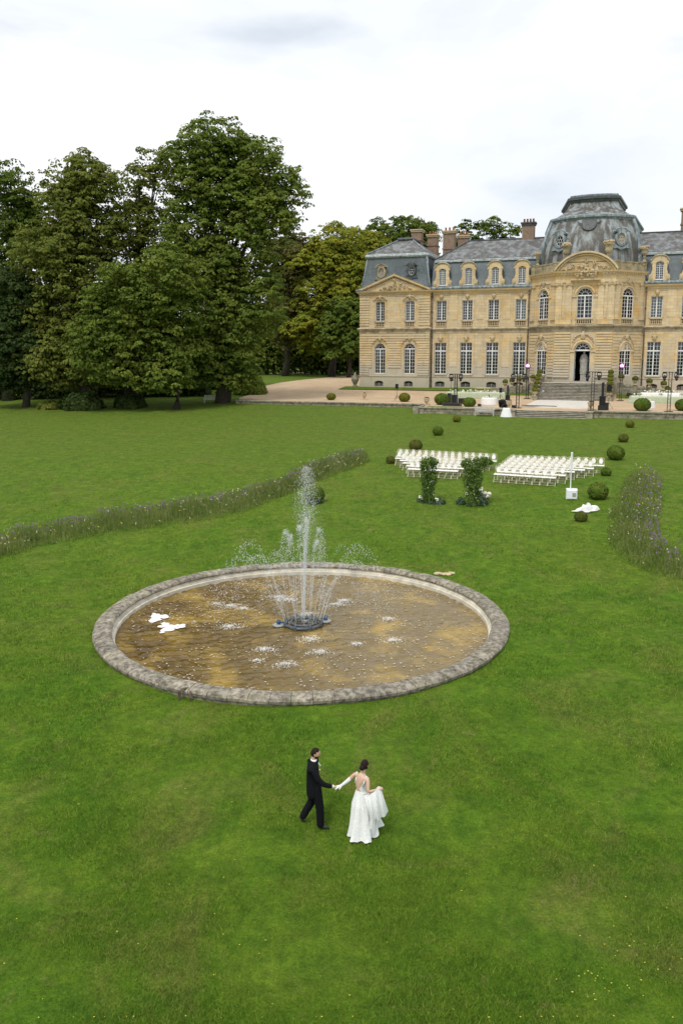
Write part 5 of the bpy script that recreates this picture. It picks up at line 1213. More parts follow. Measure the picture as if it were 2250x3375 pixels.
def jets():
    C = []; S = []; El = []; tb = MB(); g = 9.81
    def drop(x, y, z, s, el=1.5): C.append((x, y, z)); S.append(s); El.append(el)
    z0 = 0.65
    # main jet
    for i in range(3900):
        t = rng.random()**0.8; z = z0+5.75*t; sp = 0.02+0.10*t+(0.18 if t > 0.55 else 0)*math.sin(PI*min(1, (t-0.55)/0.45)) if t > 0.55 else 0.02+0.10*t
        drop(FX+rng.normal(0, sp*0.8)+0.16*t, FY+rng.normal(0, sp*0.8), z, rng.uniform(0.004, 0.012), 2.2)
    for i in range(7000):      # drift falling off the plume, to the right
        t = rng.random(); z = 1.2+4.4*t; drop(FX+0.28*(1-t)+0.2+rng.normal(0, 0.28), FY+rng.normal(0, 0.3), z, rng.uniform(0.002, 0.0048), 1.3)
    tb.tube([(FX, FY, z0-0.1), (FX, FY, 1.6), (FX+0.02, FY, 2.6)], [0.018, 0.013, 0.006], 5)
    def arc(a, r0, h, R_, nd, solid, size=(0.005, 0.015), spread=0.06):
        vz = math.sqrt(2*g*h); T = 2*vz/g; vr = (R_-r0)/T
        pos = lambda t: (FX+(r0+vr*t)*math.cos(a), FY-0.1+(r0+vr*t)*math.sin(a), z0-0.05+vz*t-0.5*g*t*t)
        ts = np.linspace(0, T*solid, 8); tb.tube([pos(t) for t in ts], [0.009-0.005*i/7 for i in range(8)], 4)
        for i in range(nd):
            u = rng.random()**0.75; t = T*(solid*0.35+(0.97-solid*0.35)*u); p = pos(t); q = spread*(0.25+1.6*t/T)
            drop(p[0]+rng.normal(0, q), p[1]+rng.normal(0, q), max(0.53, p[2]+rng.normal(0, q)), rng.uniform(*size), 1.6)
    for i in range(6):
        a = 2*PI*(i+0.35)/6; arc(a, 0.28, 3.45+0.35*math.sin(i*2.1), 1.0+0.25*math.sin(i*3.1), 620, 0.22, (0.004, 0.014), 0.05)
    for i in range(12):
        a = 2*PI*(i+0.2)/12; arc(a, 0.62, 2.0+0.6*math.sin(i*1.7), 2.5+0.8*math.sin(i*2.3), 190, 0.30, (0.004, 0.013), 0.08)
    for a, h, R_ in ((PI*0.97, 2.9, 3.2), (PI*1.03, 2.5, 3.6), (0.05, 2.8, 3.3), (PI*0.9, 2.3, 2.9), (-0.15, 2.3, 3.0)): arc(a, 0.72, h, R_, 330, 0.3, (0.005, 0.016), 0.09)
    for i in range(500):
        a = rng.uniform(0, 2*PI); r = 0.7+2.6*rng.random(); drop(FX+r*math.cos(a), FY+r*math.sin(a), 0.6+2.6*rng.random()**1.5*(1-r/4), rng.uniform(0.004, 0.010), 1.2)
    C_ = np.array(C); n = len(C_); S_ = np.array(S)*0.88; E_ = np.array(El)*1.25
    base = np.array([(1, 0, 0), (-1, 0, 0), (0, 1, 0), (0, -1, 0), (0, 0, 1), (0, 0, -1)], float)
    V = C_[:, None, :]+base[None]*S_[:, None, None]*np.stack([np.ones(n), np.ones(n), E_], 1)[:, None, :]
    T = np.array([(0, 2, 4), (2, 1, 4), (1, 3, 4), (3, 0, 4), (2, 0, 5), (1, 2, 5), (3, 1, 5), (0, 3, 5)])
    b = len(tb.v); vs = tb.v+[tuple(v) for v in V.reshape(-1, 3)]; fs = tb.f+[tuple(f) for f in (T[None]+(np.arange(n)*6)[:, None, None]+b).reshape(-1, 3)]
    me = bpy.data.meshes.new('water_jets'); me.from_pydata(vs, [], fs); me.update()
    tag(link_mesh('water_jets', me, M['spray'], smooth=True), 'spraying fountain jets, one tall plume ringed by lower arching streams', 'water jets', None, 'stuff')
jets()
p = gnd(1464, 1893); b = MB(); rd = random.Random(2)
for i in range(8): b.ball((rd.uniform(-0.35, 0.35), rd.uniform(-0.15, 0.15), 0.02), (rd.uniform(0.1, 0.25), 0.15, 0.05), 8, 5, i, 0.2)
tag(b.build('bare_stone', M['carved'], None, True, loc=p), 'pale flat stone lying in the grass right behind the pool rim', 'stone')
# ------------------------------------------------------------------ terrace walls and steps
def stone_wall(label, s0, s1, b, base_b=None, courses=2, along='s', ztop=None, ret=None):
    p0 = fac2w(s0, b, 0); root = empty('terrace_wall', p0, -YAW, label, 'stone wall')
    def blk(name, x0, x1, z0, z1, y0, y1, mt='wallstone'):
        t = MB(); t.cbox(x0, x1, y0, y1, z0, z1, 0.02); t.build(name, M[mt], root)
    rd = random.Random(int(s0*3)); Lw = s1-s0
    zt0 = terr(b)+0.02
    zb = lambda x: lawn_z(*fac2w(s0+x, b-0.1)[:2])-0.1
    x = 0.0
    while x < Lw-0.01:                                      # cap stones
        l = min(rd.uniform(0.9, 1.35), Lw-x); l = Lw-x if Lw-x-l < 0.3 else l
        blk('cap_stone', x+0.006, x+l-0.006, zt0-0.05+rd.uniform(-.006, .006), zt0+0.10+rd.uniform(-.008, .008), -0.12, 0.42); x += l
    nC = courses
    for c in range(nC):
        x = 0.0
        while x < Lw-0.01:
            l = min(rd.uniform(0.55, 1.15), Lw-x); l = Lw-x if Lw-x-l < 0.25 else l
            z_b = zb(x+l/2); h = (zt0-0.055-z_b)/nC
            blk('wall_stone', x+0.008, x+l-0.008, z_b+h*c+0.006, z_b+h*(c+1)-0.006, -0.02+rd.uniform(-0.03, 0.02), 0.40); x += l
    t = MB(); t.box(0, Lw, 0.12, 0.38, min(zb(0), zb(Lw))-0.2, zt0-0.06); t.build('wall_core', M['soil'], root)
    return root
stone_wall('long low stone retaining wall running left from the corner urn', -19.5, 5.4, -25.0)
stone_wall('stone retaining wall of the forecourt left of the lower steps, behind the slatted bench', 5.6, 16.0, -29.6)
stone_wall('stone retaining wall with lichen on the right of the lower steps', 24.3, 62.0, -29.6)
def side_wall():
    o = MB(); p = fac2w(5.6, -29.2); 
    root = empty('terrace_wall', fac2w(5.5, -29.5), -YAW, 'short stone return wall between the long low wall and the forecourt corner', 'stone wall')
    rd = random.Random(9)
    for c in range(2):
        y = 0.42 if c else 0.0
        while y < 4.3:
            l = rd.uniform(0.6, 1.0); t = MB(); z0 = 3.6+0.36*c; t.box(-0.30, 0.06, y+0.5, min(4.4, y+l-0.01)+0.45, z0, z0+0.35); t.build('wall_stone', M['wallstone'], root); y += l
    t = MB()
    for k in range(4): t = MB(); t.box(-0.38, 0.10, 0.44+k*1.05, 0.44+(k+1)*1.05-0.01, 4.31, 4.47); t.build('cap_stone', M['wallstone'], root)
    t = MB(); t.box(-0.46, 0.16, -0.5, 0.43, 3.4, 4.52); t.build('corner_pier', M['wallstone'], root)
side_wall()
M['riser'] = old_stone('dark_riser', (0.13, 0.12, 0.095), (0.2, 0.18, 0.145), (0.05, 0.047, 0.04), 2.0)  # upright faces of the steps coloured darker, for contrast with the treads
M['tread'] = old_stone('pale_tread', (0.36, 0.33, 0.27), (0.48, 0.45, 0.38), (0.17, 0.155, 0.13), 2.5)  # top faces of the same steps coloured paler than the risers
def steps(label, s0, s1, b_front, n, z0, z1, tread, name='stone_steps', lean=0.0):
    root = empty(name, fac2w(s0, b_front), -YAW, label, 'steps')
    h = (z1-z0)/n
    for i in range(n):
        t = MB(); x0, x1 = lean*i, (s1-s0)-lean*i*0
        segs = 1 if n < 8 else 1
        last = i == n-1
        t.box(x0, x1, tread*i, tread*(i+1)+(0.3 if not last else 3.2), z0+h*i, z0+h*(i+1)-0.055); t.mi = 1
        t.cbox(x0-0.03, x1+0.03, tread*i-0.035, tread*(i+1)+(0.02 if not last else 3.2), z0+h*(i+1)-0.053, z0+h*(i+1), 0.012)
        t.build('step', [M['riser'], M['tread']], root)
    return root
steps('lower flight of five wide stone steps from the lawn up to the forecourt', 16.1, 23.7, -30.9, 5, 3.62, 4.41, 0.33)
steps('upper flight of many stone steps climbing to the open chateau door', 16.9, 25.3, -12.6, 12, terr(-12)+0.0, 6.62, 0.37)
t = MB()
for s0 in (16.05, 24.0):
    root = empty('wall_pier', fac2w(s0, -30.6), -YAW, 'squat lichened stone pier at the %s end of the lower steps' % ('left' if s0 < 20 else 'right'), 'stone pier')
    t = MB(); t.box(-0.42, 0.32, 0, 1.2, 3.5, 4.32); t.build('pier_block', M['wallstone'], root)
    t = MB(); t.cbox(-0.48, 0.38, -0.06, 1.3, 4.322, 4.46, 0.03); t.build('pier_cap', M['wallstone'], root)
# stair flanks with pots of clipped box
def flank(side):
    s0 = 16.6 if side < 0 else 25.6
    root = empty('stair_flank', fac2w(s0, -13.0), -YAW, 'weathered stepped stone flank wall on the %s of the upper steps' % ('left' if side < 0 else 'right'), 'stone wall')
    rd = random.Random(3+side)
    for k in range(9):
        y0, y1 = k*1.05, k*1.05+1.04; zt = terr(-13+y0)+0.35+2.05*min(1, k/5.2)
        for c in range(max(1, int((zt-4.3)/0.5))):
            n_ = max(1, int((zt-4.3)/0.5)); h = (zt-4.3)/n_
            t = MB(); t.box(-0.34+rd.uniform(-.015, .015), 0.34+rd.uniform(-.015, .015), y0, y1, 4.3+h*c+0.005, 4.3+h*(c+1)); t.build('flank_stone', M['wallstone'], root)
        t = MB(); t.box(-0.42, 0.42, y0-0.01, y1-0.01, zt+0.003, zt+0.14); t.build('flank_cap', M['wallstone'], root)
    return root
flank(-1); flank(1)
def wing_flank(side):
    # low rubble wall curving away sideways from the stair head, carrying more pots
    root = empty('rubble_wall', fac2w(26.4 if side > 0 else 15.8, -4.2), -YAW, 'rubble ramp wall sloping down from the upper steps to the %s under the pots' % ('right' if side > 0 else 'left'), 'stone wall')
    rd = random.Random(20+side)
    for k in range(9):
        x0 = side*k*0.86; x1 = side*(k*0.86+0.85); zt = 6.55-0.13*k if side > 0 else 6.4-0.16*k
        for c in range(4):
            z0 = 4.7+(zt-4.7)*c/4; z1 = 4.7+(zt-4.7)*(c+1)/4
            t = MB(); t.cbox(min(x0, x1), max(x0, x1), rd.uniform(-0.06, 0.04)-0.15*k, 0.5-0.15*k, z0+0.008, z1, 0.03); t.build('rubble_stone', M['wallstone'], root)
wing_flank(1); wing_flank(-1)
POT = {}
def potted_ball(label, s, b, z, r=0.34, mat='box_yellow', pot=True, group='potted box balls flanking the steps'):
    root = empty('potted_box_ball', fac2w(s, b, z), 0, label, 'potted topiary', group)
    key = (round(r, 2), mat)
    if key not in POT:
        d = sph(700); C = d*r*rng.uniform(0.92, 1.02, (700, 1)); C[:, 2] = C[:, 2]*0.9+r*0.8+0.5
        o = leaf_mesh('clipped_foliage', C, d+rng.normal(size=(700, 3))*0.35, rng.uniform(0.04, 0.07, 700), M[mat], None, 0.8); fm = o.data; bpy.data.objects.remove(o)
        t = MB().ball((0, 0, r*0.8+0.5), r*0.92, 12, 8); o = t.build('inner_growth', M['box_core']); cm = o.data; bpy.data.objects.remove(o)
        t = MB().lathe([(0.22, 0), (0.22, 0.06), (0.12, 0.14), (0.16, 0.22), (0.30, 0.42), (0.34, 0.5), (0.36, 0.52), (0.36, 0.58), (0.28, 0.58)], n=14); o = t.build('stone_pot', M['carved'], smooth=True); pm = o.data; bpy.data.objects.remove(o)
        POT[key] = (fm, cm, pm)
    for nm, me in zip(('clipped_foliage', 'inner_growth', 'stone_pot'), POT[key]): link_mesh(nm, me, None, root)
    root.rotation_euler = (0, 0, s*1.7+b)
    return root
ordn = ['lowest', 'second', 'third', 'fourth', 'fifth', 'topmost']
for side, s0, nm in ((-1, 16.6, 'left'), (1, 25.6, 'right')):
    for k in range(6):
        zt = terr(-13+k*1.05)+0.35+2.05*min(1, k/5.2)+0.14
        potted_ball('%s potted box ball climbing the %s flank of the upper steps%s' % (ordn[k], nm, '' if k in (0, 5) else ', counted from below'), s0, -12.5+k*1.05, zt, 0.36)
for k in range(4):
    x = 26.4+0.5+k*1.75; potted_ball(['potted box ball on the rubble wall under the right canted window', 'browning box ball in a pot just right of the magenta lamp tower', 'box ball in a pot in front of the downpipe right of the dome pavilion', 'rightmost box ball in a pot, below the first right-hand tall window'][k]+'', x, -4.1-0.15*2*k, 6.58-0.27*k, 0.40, 'box_brown' if k == 1 else 'box_yellow')
potted_ball('low potted box ball before the first cellar window right of the dome', 32.6, -4.6, 5.0, 0.46, 'box_yellow')
for k in range(5):
    x = 15.4-k*0.95; potted_ball(ordn[4-k].capitalize().lower()+' box ball in the row of pots left of the upper stair flank' if k else 'box ball on the rubble wall touching the left stair flank', x, -4.0+0.1*k, 6.42-0.17*k, 0.36)
# urns on piers
def garden_urn(label, pxx, pyy, s=1.0, terrace=True, z=None):
    p = gnd(pxx, pyy, terrace)
    if z: p.z = z
    root = empty('garden_urn', p, 0, label, 'stone urn', 'stone urns along the terrace edge')
    t = MB(); t.box(-0.26*s, 0.26*s, -0.26*s, 0.26*s, 0, 0.14*s); t.build('urn_base', M['carved'], root)
    t = MB().lathe([(0.16*s, 0.14*s), (0.09*s, 0.24*s), (0.13*s, 0.3*s), (0.30*s, 0.52*s), (0.34*s, 0.72*s), (0.30*s, 0.78*s), (0.42*s, 0.9*s), (0.40*s, 0.95*s), (0.25*s, 0.93*s)], n=16); t.build('urn_bowl', M['carved'], root, True)
    t = MB(); rd = random.Random(int(pxx))
    for i in range(16): a = rd.uniform(0, 2*PI); r = 0.24*s*rd.random(); t.ball((r*math.cos(a), r*math.sin(a), 0.97*s), 0.09*s, 5, 4, i, 0.2)
    t.build('urn_planting', M['box_core'], root)
garden_urn('small stone urn on the far left stretch of the terrace wall', 1200, 1318, 0.9)
garden_urn('stone urn at the corner where the long wall meets the forecourt', 1405, 1337, 0.95)
garden_urn('stone urn beside the black bundle at the left top of the lower steps', 1676, 1347, 0.95)
garden_urn('stone urn at the right top of the lower steps', 1944, 1351, 0.9)
# statue in the doorway
def statue():
    p = FC.pt(HW+0.2, 1.3, 6.68); w_ = CH.matrix_basis @ p if False else fac2w(p.x, p.y, 6.68)
    root = empty('statue', w_, -YAW, 'pale draped standing statue on a pedestal inside the open door', 'statue')
    t = MB(); t.box(-0.44, 0.44, -0.44, 0.44, 0, 0.12); t.box(-0.38, 0.38, -0.38, 0.38, 0.12, 1.0); t.box(-0.46, 0.46, -0.46, 0.46, 1.0, 1.14); t.build('pedestal', M['statue'], root)
    t = MB(); vs = []; fs = []; n = 36; pr = [(0.44, 1.15), (0.50, 1.4), (0.46, 2.0), (0.50, 2.5), (0.58, 2.8), (0.50, 3.1), (0.46, 3.35), (0.36, 3.55), (0.16, 3.68), (0.12, 3.74)]
    for r, z in pr:
        for i in range(n): a = 2*PI*i/n; q = r*(1+0.07*math.sin(a*9+z)*(z < 3.4)); vs.append((q*math.cos(a), q*0.72*math.sin(a), z))
    for j in range(len(pr)-1):
        for i in range(n): fs.append((j*n+i, j*n+(i+1) % n, (j+1)*n+(i+1) % n, (j+1)*n+i))
    t.add(vs, fs); t.build('drapery', M['statue'], root, True)
    t = MB(); t.ball((0, -0.02, 3.88), (0.14, 0.16, 0.19), 12, 9); t.ball((0, 0.04, 3.93), (0.16, 0.16, 0.17), 10, 7, 1, 0.08); t.build('head', M['statue'], root, True)
statue()
# ------------------------------------------------------------------ party gear
def place(name, px_, py_, label, cat, group=None, terrace=True, rz=-YAW):
    return empty(name, gnd(px_, py_, terrace), rz, label, cat, group)
def truss(root, w_, h, z0=0.0):
    t = MB(); t.box(-0.42, 0.42, -0.42, 0.42, 0, 0.04); t.build('base_plate', M['black'], root)
    for i, (sx, sy) in enumerate(((-1, -1), (1, -1), (1, 1), (-1, 1))):
        t = MB().tube([(sx*w_/2, sy*w_/2, 0.04), (sx*w_/2, sy*w_/2, h)], 0.03, 6); t.build('truss_chord', M['black'], root)
    t = MB(); n = int(h/0.34)
    for k in range(n):
        z, z2 = h*k/n+0.04, h*(k+1)/n
        for (a, b) in (((-1, -1), (1, -1)), ((1, -1), (1, 1)), ((1, 1), (-1, 1)), ((-1, 1), (-1, -1))):
            if k % 2: a, b = b, a
            t.tube([(a[0]*w_/2, a[1]*w_/2, z), (b[0]*w_/2, b[1]*w_/2, z2)], 0.012, 4, False)
    t.build('truss_bracing', M['black'], root)
def moving_head(parent, x, z):
    t = MB(); t.box(x-0.19, x+0.19, -0.15, 0.15, z-0.12, z); o = t.build('moving_head_light', M['black'], parent)
    t = MB(); t.box(x-0.24, x-0.17, -0.08, 0.08, z-0.55, z-0.1); t.box(x+0.17, x+0.24, -0.08, 0.08, z-0.55, z-0.1); t.build('yoke', M['black'], o)
    t = MB(); t.ball((x, -0.02, z-0.52), (0.17, 0.2, 0.24), 12, 9); t.tube([(x, -0.05, z-0.6), (x, -0.2, z-0.78)], [0.15, 0.12], 10); t.build('lamp_head', M['black'], o, True)
    t = MB().tube([(x, -0.195, z-0.775), (x, -0.21, z-0.79)], 0.1, 10); t.build('lens', M['interior'], o)
def light_tower(px_, py_, label, h, heads=True, w_=0.29):
    r = place('lighting_tower', px_, py_, label, 'lighting tower', 'black truss towers round the terrace'); truss(r, w_, h)
    if heads:
        t = MB().tube([(-0.78, 0, h+0.05), (0.78, 0, h+0.05)], 0.03, 6); t.box(-0.22, 0.22, -0.22, 0.22, h, h+0.04); t.build('cross_bar', M['black'], r)
        moving_head(r, -0.58, h+0.02); moving_head(r, 0.58, h+0.02)
    return r
light_tower(1500, 1329, 'black truss tower with two hanging spotlights behind the black stage boxes', 3.45)
light_tower(1704, 1345, 'black truss tower with two spotlights left of the white dance floor', 3.72)
light_tower(1949, 1353, 'black truss tower with two spotlights right of the white dance floor', 4.05)
light_tower(2201, 1357, 'rightmost black truss tower with two spotlights, between two box balls', 4.05)
def uplight_tower(px_, py_, label, h):
    r = light_tower(px_, py_, label, h, False, 0.27)
    t = MB(); t.ball((0, -0.05, h+0.28), (0.26, 0.2, 0.28), 12, 9); t.box(-0.3, -0.24, -0.06, 0.06, h, h+0.34); t.box(0.24, 0.3, -0.06, 0.06, h, h+0.34); t.box(-0.2, 0.2, -0.15, 0.15, h-0.12, h+0.04); o = t.build('wash_light', M['black'], r, True)
    t = MB().tube([(0, -0.235, h+0.28), (0, -0.27, h+0.27)], 0.25, 16); t.build('coloured_lens', M['magenta_rim'], o); t = MB().tube([(0, -0.271, h+0.28), (0, -0.29, h+0.27)], 0.16, 14); t.build('lit_lens', M['magenta'], o)
uplight_tower(1735, 1314, 'slim truss tower with a lit magenta lamp left of the upper steps', 3.95)
uplight_tower(2042, 1321, 'slim truss tower with a lit magenta lamp right of the upper steps', 4.05)
def speaker_on_stand(px_, py_, label, h, w_=0.36, hh=0.6, side_cab=False):
    r = place('speaker_stand', px_, py_, label.replace('black speaker', 'thin black tripod').replace('beside the column loudspeaker ', '').replace(' beside a box ball', ''), 'speaker stand', 'tripod speaker stands')
    t = MB().tube([(0, 0, 0.25), (0, 0, h)], 0.022, 8); t.build('pole', M['black'], r)
    for k in range(3): a = 2*PI*k/3+0.5; t = MB().tube([(0, 0, 0.75), (0.55*math.cos(a), 0.55*math.sin(a), 0.02)], 0.018, 6); t.build('leg', M['black'], r)
    s = place('loudspeaker', px_, py_, label, 'loudspeaker', 'black loudspeakers'); s.location.z += h
    t = MB(); t.prism([(-w_/2, 0), (w_/2, 0), (w_/2, hh), (-w_/2, hh)], -0.17, 0.05); t.add([(-w_/2, 0.05, 0), (w_/2, 0.05, 0), (w_/2, 0.05, hh), (-w_/2, 0.05, hh), (-w_*0.3, 0.2, 0), (w_*0.3, 0.2, 0), (w_*0.3, 0.2, hh), (-w_*0.3, 0.2, hh)], [(0, 1, 5, 4), (3, 7, 6, 2), (1, 2, 6, 5), (0, 4, 7, 3), (4, 5, 6, 7)])
    t.build('cabinet', M['black'], s); t = MB().box(-w_/2+0.02, w_/2-0.02, -0.182, -0.172, 0.03, hh-0.03); t.build('grille', M['blackfab'], s)
speaker_on_stand(1307, 1322, 'black speaker alone on the left of the terrace beside a box ball', 1.55)
speaker_on_stand(1648, 1320, 'black speaker behind the left white round table', 1.0)
speaker_on_stand(2003, 1349, 'black speaker beside the column loudspeaker at the right of the dance floor', 1.95, 0.5, 0.72)
def column_speaker(px_, py_, label, sc_):
    r = place('column_loudspeaker', px_, py_, label, 'column loudspeaker', 'column loudspeakers with bass bins')
    t = MB(); t.box(-0.42*sc_, 0.42*sc_, -0.3, 0.35, 0, 0.5*sc_); t.build('lower_bass_bin', M['black'], r)
    t = MB(); t.box(-0.32*sc_, 0.32*sc_, -0.26, 0.3, 0.503*sc_, 1.5*sc_); t.build('bass_bin', M['black'], r)
    t = MB(); t.box(-0.13*sc_, 0.13*sc_, -0.12, 0.12, 1.503*sc_, 2.95*sc_); t.build('column', M['black'], r)
    t = MB(); t.box(-0.30*sc_, 0.30*sc_, -0.275, -0.262, 0.55*sc_, 1.46*sc_); t.build('grille', M['blackfab'], r)
column_speaker(1671, 1335, 'tall narrow column loudspeaker left of the lower steps, above the black bundle', 0.78)
column_speaker(1982, 1352, 'tall narrow column loudspeaker on bass bins right of the dance floor', 1.0)
def box_thing(name, px_, py_, label, cat, dims, mat='black', parts=(), terrace=True, rz=-YAW):
    r = place(name, px_, py_, label, cat, None, terrace, rz); w_, d, h = dims
    t = MB(); t.box(-w_/2, w_/2, -d/2, d/2, 0.02, h); t.build('case_body', M[mat], r)
    t = MB(); e = 0.025
    for sx in (-1, 1):
        for sy in (-1, 1): t.box(sx*w_/2-e, sx*w_/2+e, sy*d/2-e, sy*d/2+e, 0, h+0.01)
    for z in (0.0, h): 
        t.box(-w_/2, w_/2, -d/2-e, -d/2+e*0.5, z-e*0, z+2*e)
    t.build('case_edging', M['nozzle'], r)['kind'] = 'stuff'
    return r
box_thing('stage_riser', 1489, 1338, 'long low black riser on the forecourt between two box balls', 'stage riser', (2.05, 0.9, 0.32))
box_thing('flight_case', 1480, 1328, 'tall silver-edged black flight case left of the first truss tower', 'flight case', (0.42, 0.5, 1.15))
box_thing('bass_bin', 1497, 1329, 'stacked black bass bins at the foot of the first truss tower', 'bass bin', (0.62, 0.6, 1.0))
box_thing('flight_case', 1524, 1331, 'wide low flight case behind the right low box ball', 'flight case', (0.95, 0.6, 0.62))
box_thing('stage_amp', 1579, 1340, 'small black floor box in front of the left white round table', 'equipment box', (0.32, 0.3, 0.28))
box_thing('stage_amp', 1692, 1344, 'small black box on the gravel right of the black bundle', 'equipment box', (0.45, 0.35, 0.26))
box_thing('stage_amp', 1995, 1352, 'low black box joined to the right column loudspeaker', 'equipment box', (0.5, 0.5, 0.8))
def floor_lamp_box(px_, py_, label):
    r = place('floor_spotlight', px_, py_, label, 'spotlight'); t = MB(); t.box(-0.28, 0.28, -0.12, 0.12, 0.15, 0.62); t.build('lamp_body', M['black'], r); t = MB(); t.tube([(-0.33, 0, 0), (-0.33, 0, 0.4), (-0.28, 0, 0.4)], 0.02, 5); t.tube([(0.33, 0, 0), (0.33, 0, 0.4), (0.28, 0, 0.4)], 0.02, 5); t.box(-0.35, 0.35, -0.1, 0.1, 0, 0.03); t.build('yoke', M['black'], r)
    r.rotation_euler = (0, 0.2, -YAW)
floor_lamp_box(2068, 1311, 'tilted black floodlight on the turf left of the right green table')
r = place('light_stand', 1485, 1312, 'thin stand with one small black spotlight left of the first truss tower', 'light stand'); t = MB().tube([(0, 0, 0.3), (0, 0, 2.3)], 0.018, 6); t.build('pole', M['black'], r)
for k in range(3): a = 2*PI*k/3; t = MB().tube([(0, 0, 0.6), (0.4*math.cos(a), 0.4*math.sin(a), 0)], 0.014, 5); t.build('leg', M['black'], r)
t = MB(); t.tube([(-0.05, 0.1, 2.42), (0.22, -0.15, 2.38)], [0.19, 0.14], 10); t.build('lamp_head', M['black'], r)
# black bundle
r = place('black_bundle', 1655, 1344, 'crumpled heap of black cloth covers left of the lower steps', 'cloth heap')
t = MB(); rd = random.Random(5)
for i in range(26): t.ball((rd.uniform(-0.38, 0.38), rd.uniform(-0.25, 0.25), rd.uniform(0.1, 0.75)), (rd.uniform(0.12, 0.28), 0.2, rd.uniform(0.1, 0.25)), 8, 6, i, 0.3)
t.build('cover_folds', M['blackfab'], r)
# dance floor
def dance_floor():
    c = [gnd(1726, 1341, True), gnd(1935, 1349, True), gnd(1943, 1322, True), gnd(1772, 1317, True)]; z = terr(-24)+0.16
    root = empty('dance_floor', (c[0]+c[1])/2, 0, 'white glossy dance floor laid on the gravel between the two flights of steps', 'dance floor'); o = root.location
    P = [Vector((q.x-o.x, q.y-o.y, 0)) for q in c]
    nx, ny = 6, 4
    L_ = lambda u_, v_: (P[0]*(1-u_)+P[1]*u_)*(1-v_)+(P[3]*(1-u_)+P[2]*u_)*v_
    for i in range(nx):
        for j in range(ny):
            g_ = 0.004; q = [L_((i+a)/nx, (j+b)/ny) for a, b in ((g_, g_), (1-g_, g_), (1-g_, 1-g_), (g_, 1-g_))]
            zt = z-o.z+0.02*0; t = MB(); t.add([(v.x, v.y, zt-0.16) for v in q]+[(v.x, v.y, zt) for v in q], [(4, 5, 6, 7), (0, 1, 5, 4), (1, 2, 6, 5), (2, 3, 7, 6), (3, 0, 4, 7)]); t.build('floor_panel', M['dance'], root)
    t = MB(); a, b = L_(0.0, 0.0), L_(0.52, 0.02); t.tube([(a.x-0.3, a.y-0.05, z-o.z+0.05), (b.x, b.y-0.05, z-o.z+0.05)], 0.05, 5); t.build('rolled_sheet', M['bluemetal'], root)
M['dance'] = simple('dance_floor_white', (0.74, 0.70, 0.64), 0.35, noise=0.06, nscale=0.8)
dance_floor()
# tables
def cloth_drape(hx, hy, h, flare, folds, seedv, round_=True, n=72):
    vs = []; fs = []; rd = random.Random(seedv); ph = rd.uniform(0, 6); k = 7
    for j in range(k+1):
        t_ = j/k
        for i in range(n):
            a = 2*PI*i/n; c, s = math.cos(a), math.sin(a)
            if not round_: m = max(abs(c)/1.0, abs(s)/1.0); c, s = c/m, s/m
            q = 1+t_*flare+0.035*t_*math.sin(folds*a+ph+2*t_)*(1 if round_ else 0.6)
            vs.append((hx*c*q if round_ else hx*c+(q-1)*c*1.0, hy*s*q if round_ else hy*s+(q-1)*s*1.0, h*(1-t_)+0.01))
    for j in range(k):
        for i in range(n): fs.append((j*n+i, j*n+(i+1) % n, (j+1)*n+(i+1) % n, (j+1)*n+i))
    fs.append(tuple(range(n))); return vs, fs
def table(px_, py_, label, hx, hy, h, cl, clabel, round_=True, rz=-YAW, terrace=True, flare=0.1, legs=True, top=None):
    p = gnd(px_, py_, terrace); r = empty('table', p, rz, label, 'table', 'reception tables')
    t = MB(); (t.lathe([(hx*0.97, h-0.04), (hx*0.97, h)], n=40) if round_ else t.box(-hx*0.98, hx*0.98, -hy*0.96, hy*0.96, h-0.04, h)); t.build('tabletop', M['silverwood'], r)
    for sx, sy in ((-1, -1), (1, -1), (1, 1), (-1, 1)): t = MB().tube([(sx*hx*0.6, sy*hy*0.6, 0), (sx*hx*0.6, sy*hy*0.6, h-0.045)], 0.025, 6); t.build('leg', M['black'], r)
    vs, fs = cloth_drape(hx, hy, h, flare, 22, int(px_), round_); t = MB(); t.add(vs, fs); o = t.build('tablecloth', M[cl], None, True, loc=p, rz=rz); tag(o, clabel, 'tablecloth', 'tablecloths on the reception tables')
    return r, p, h
def settings(p, rz, spots, label, n=6, hx=1, hy=1, h=0.75, seedv=0, lamps=0, name='tableware'):
    rd = random.Random(seedv); b = MB()
    for i in range(n):
        x, y = rd.uniform(-hx, hx)*0.85, rd.uniform(-hy, hy)*0.8
        b.lathe([(0.13, 0.0), (0.13, 0.02)], x, y, 10); b.lathe([(0.03, 0.0), (0.012, 0.01), (0.012, 0.1), (0.04, 0.15), (0.035, 0.2)], x+0.16, y+0.05, 6)
        if rd.random() < 0.5: b.lathe([(0.05, 0.02), (0.02, 0.18)], x, y, 6)
    o = b.build(name, M['petal'], None, loc=(p.x, p.y, p.z+h+0.012), rz=rz); tag(o, label, 'tableware', None, 'stuff')
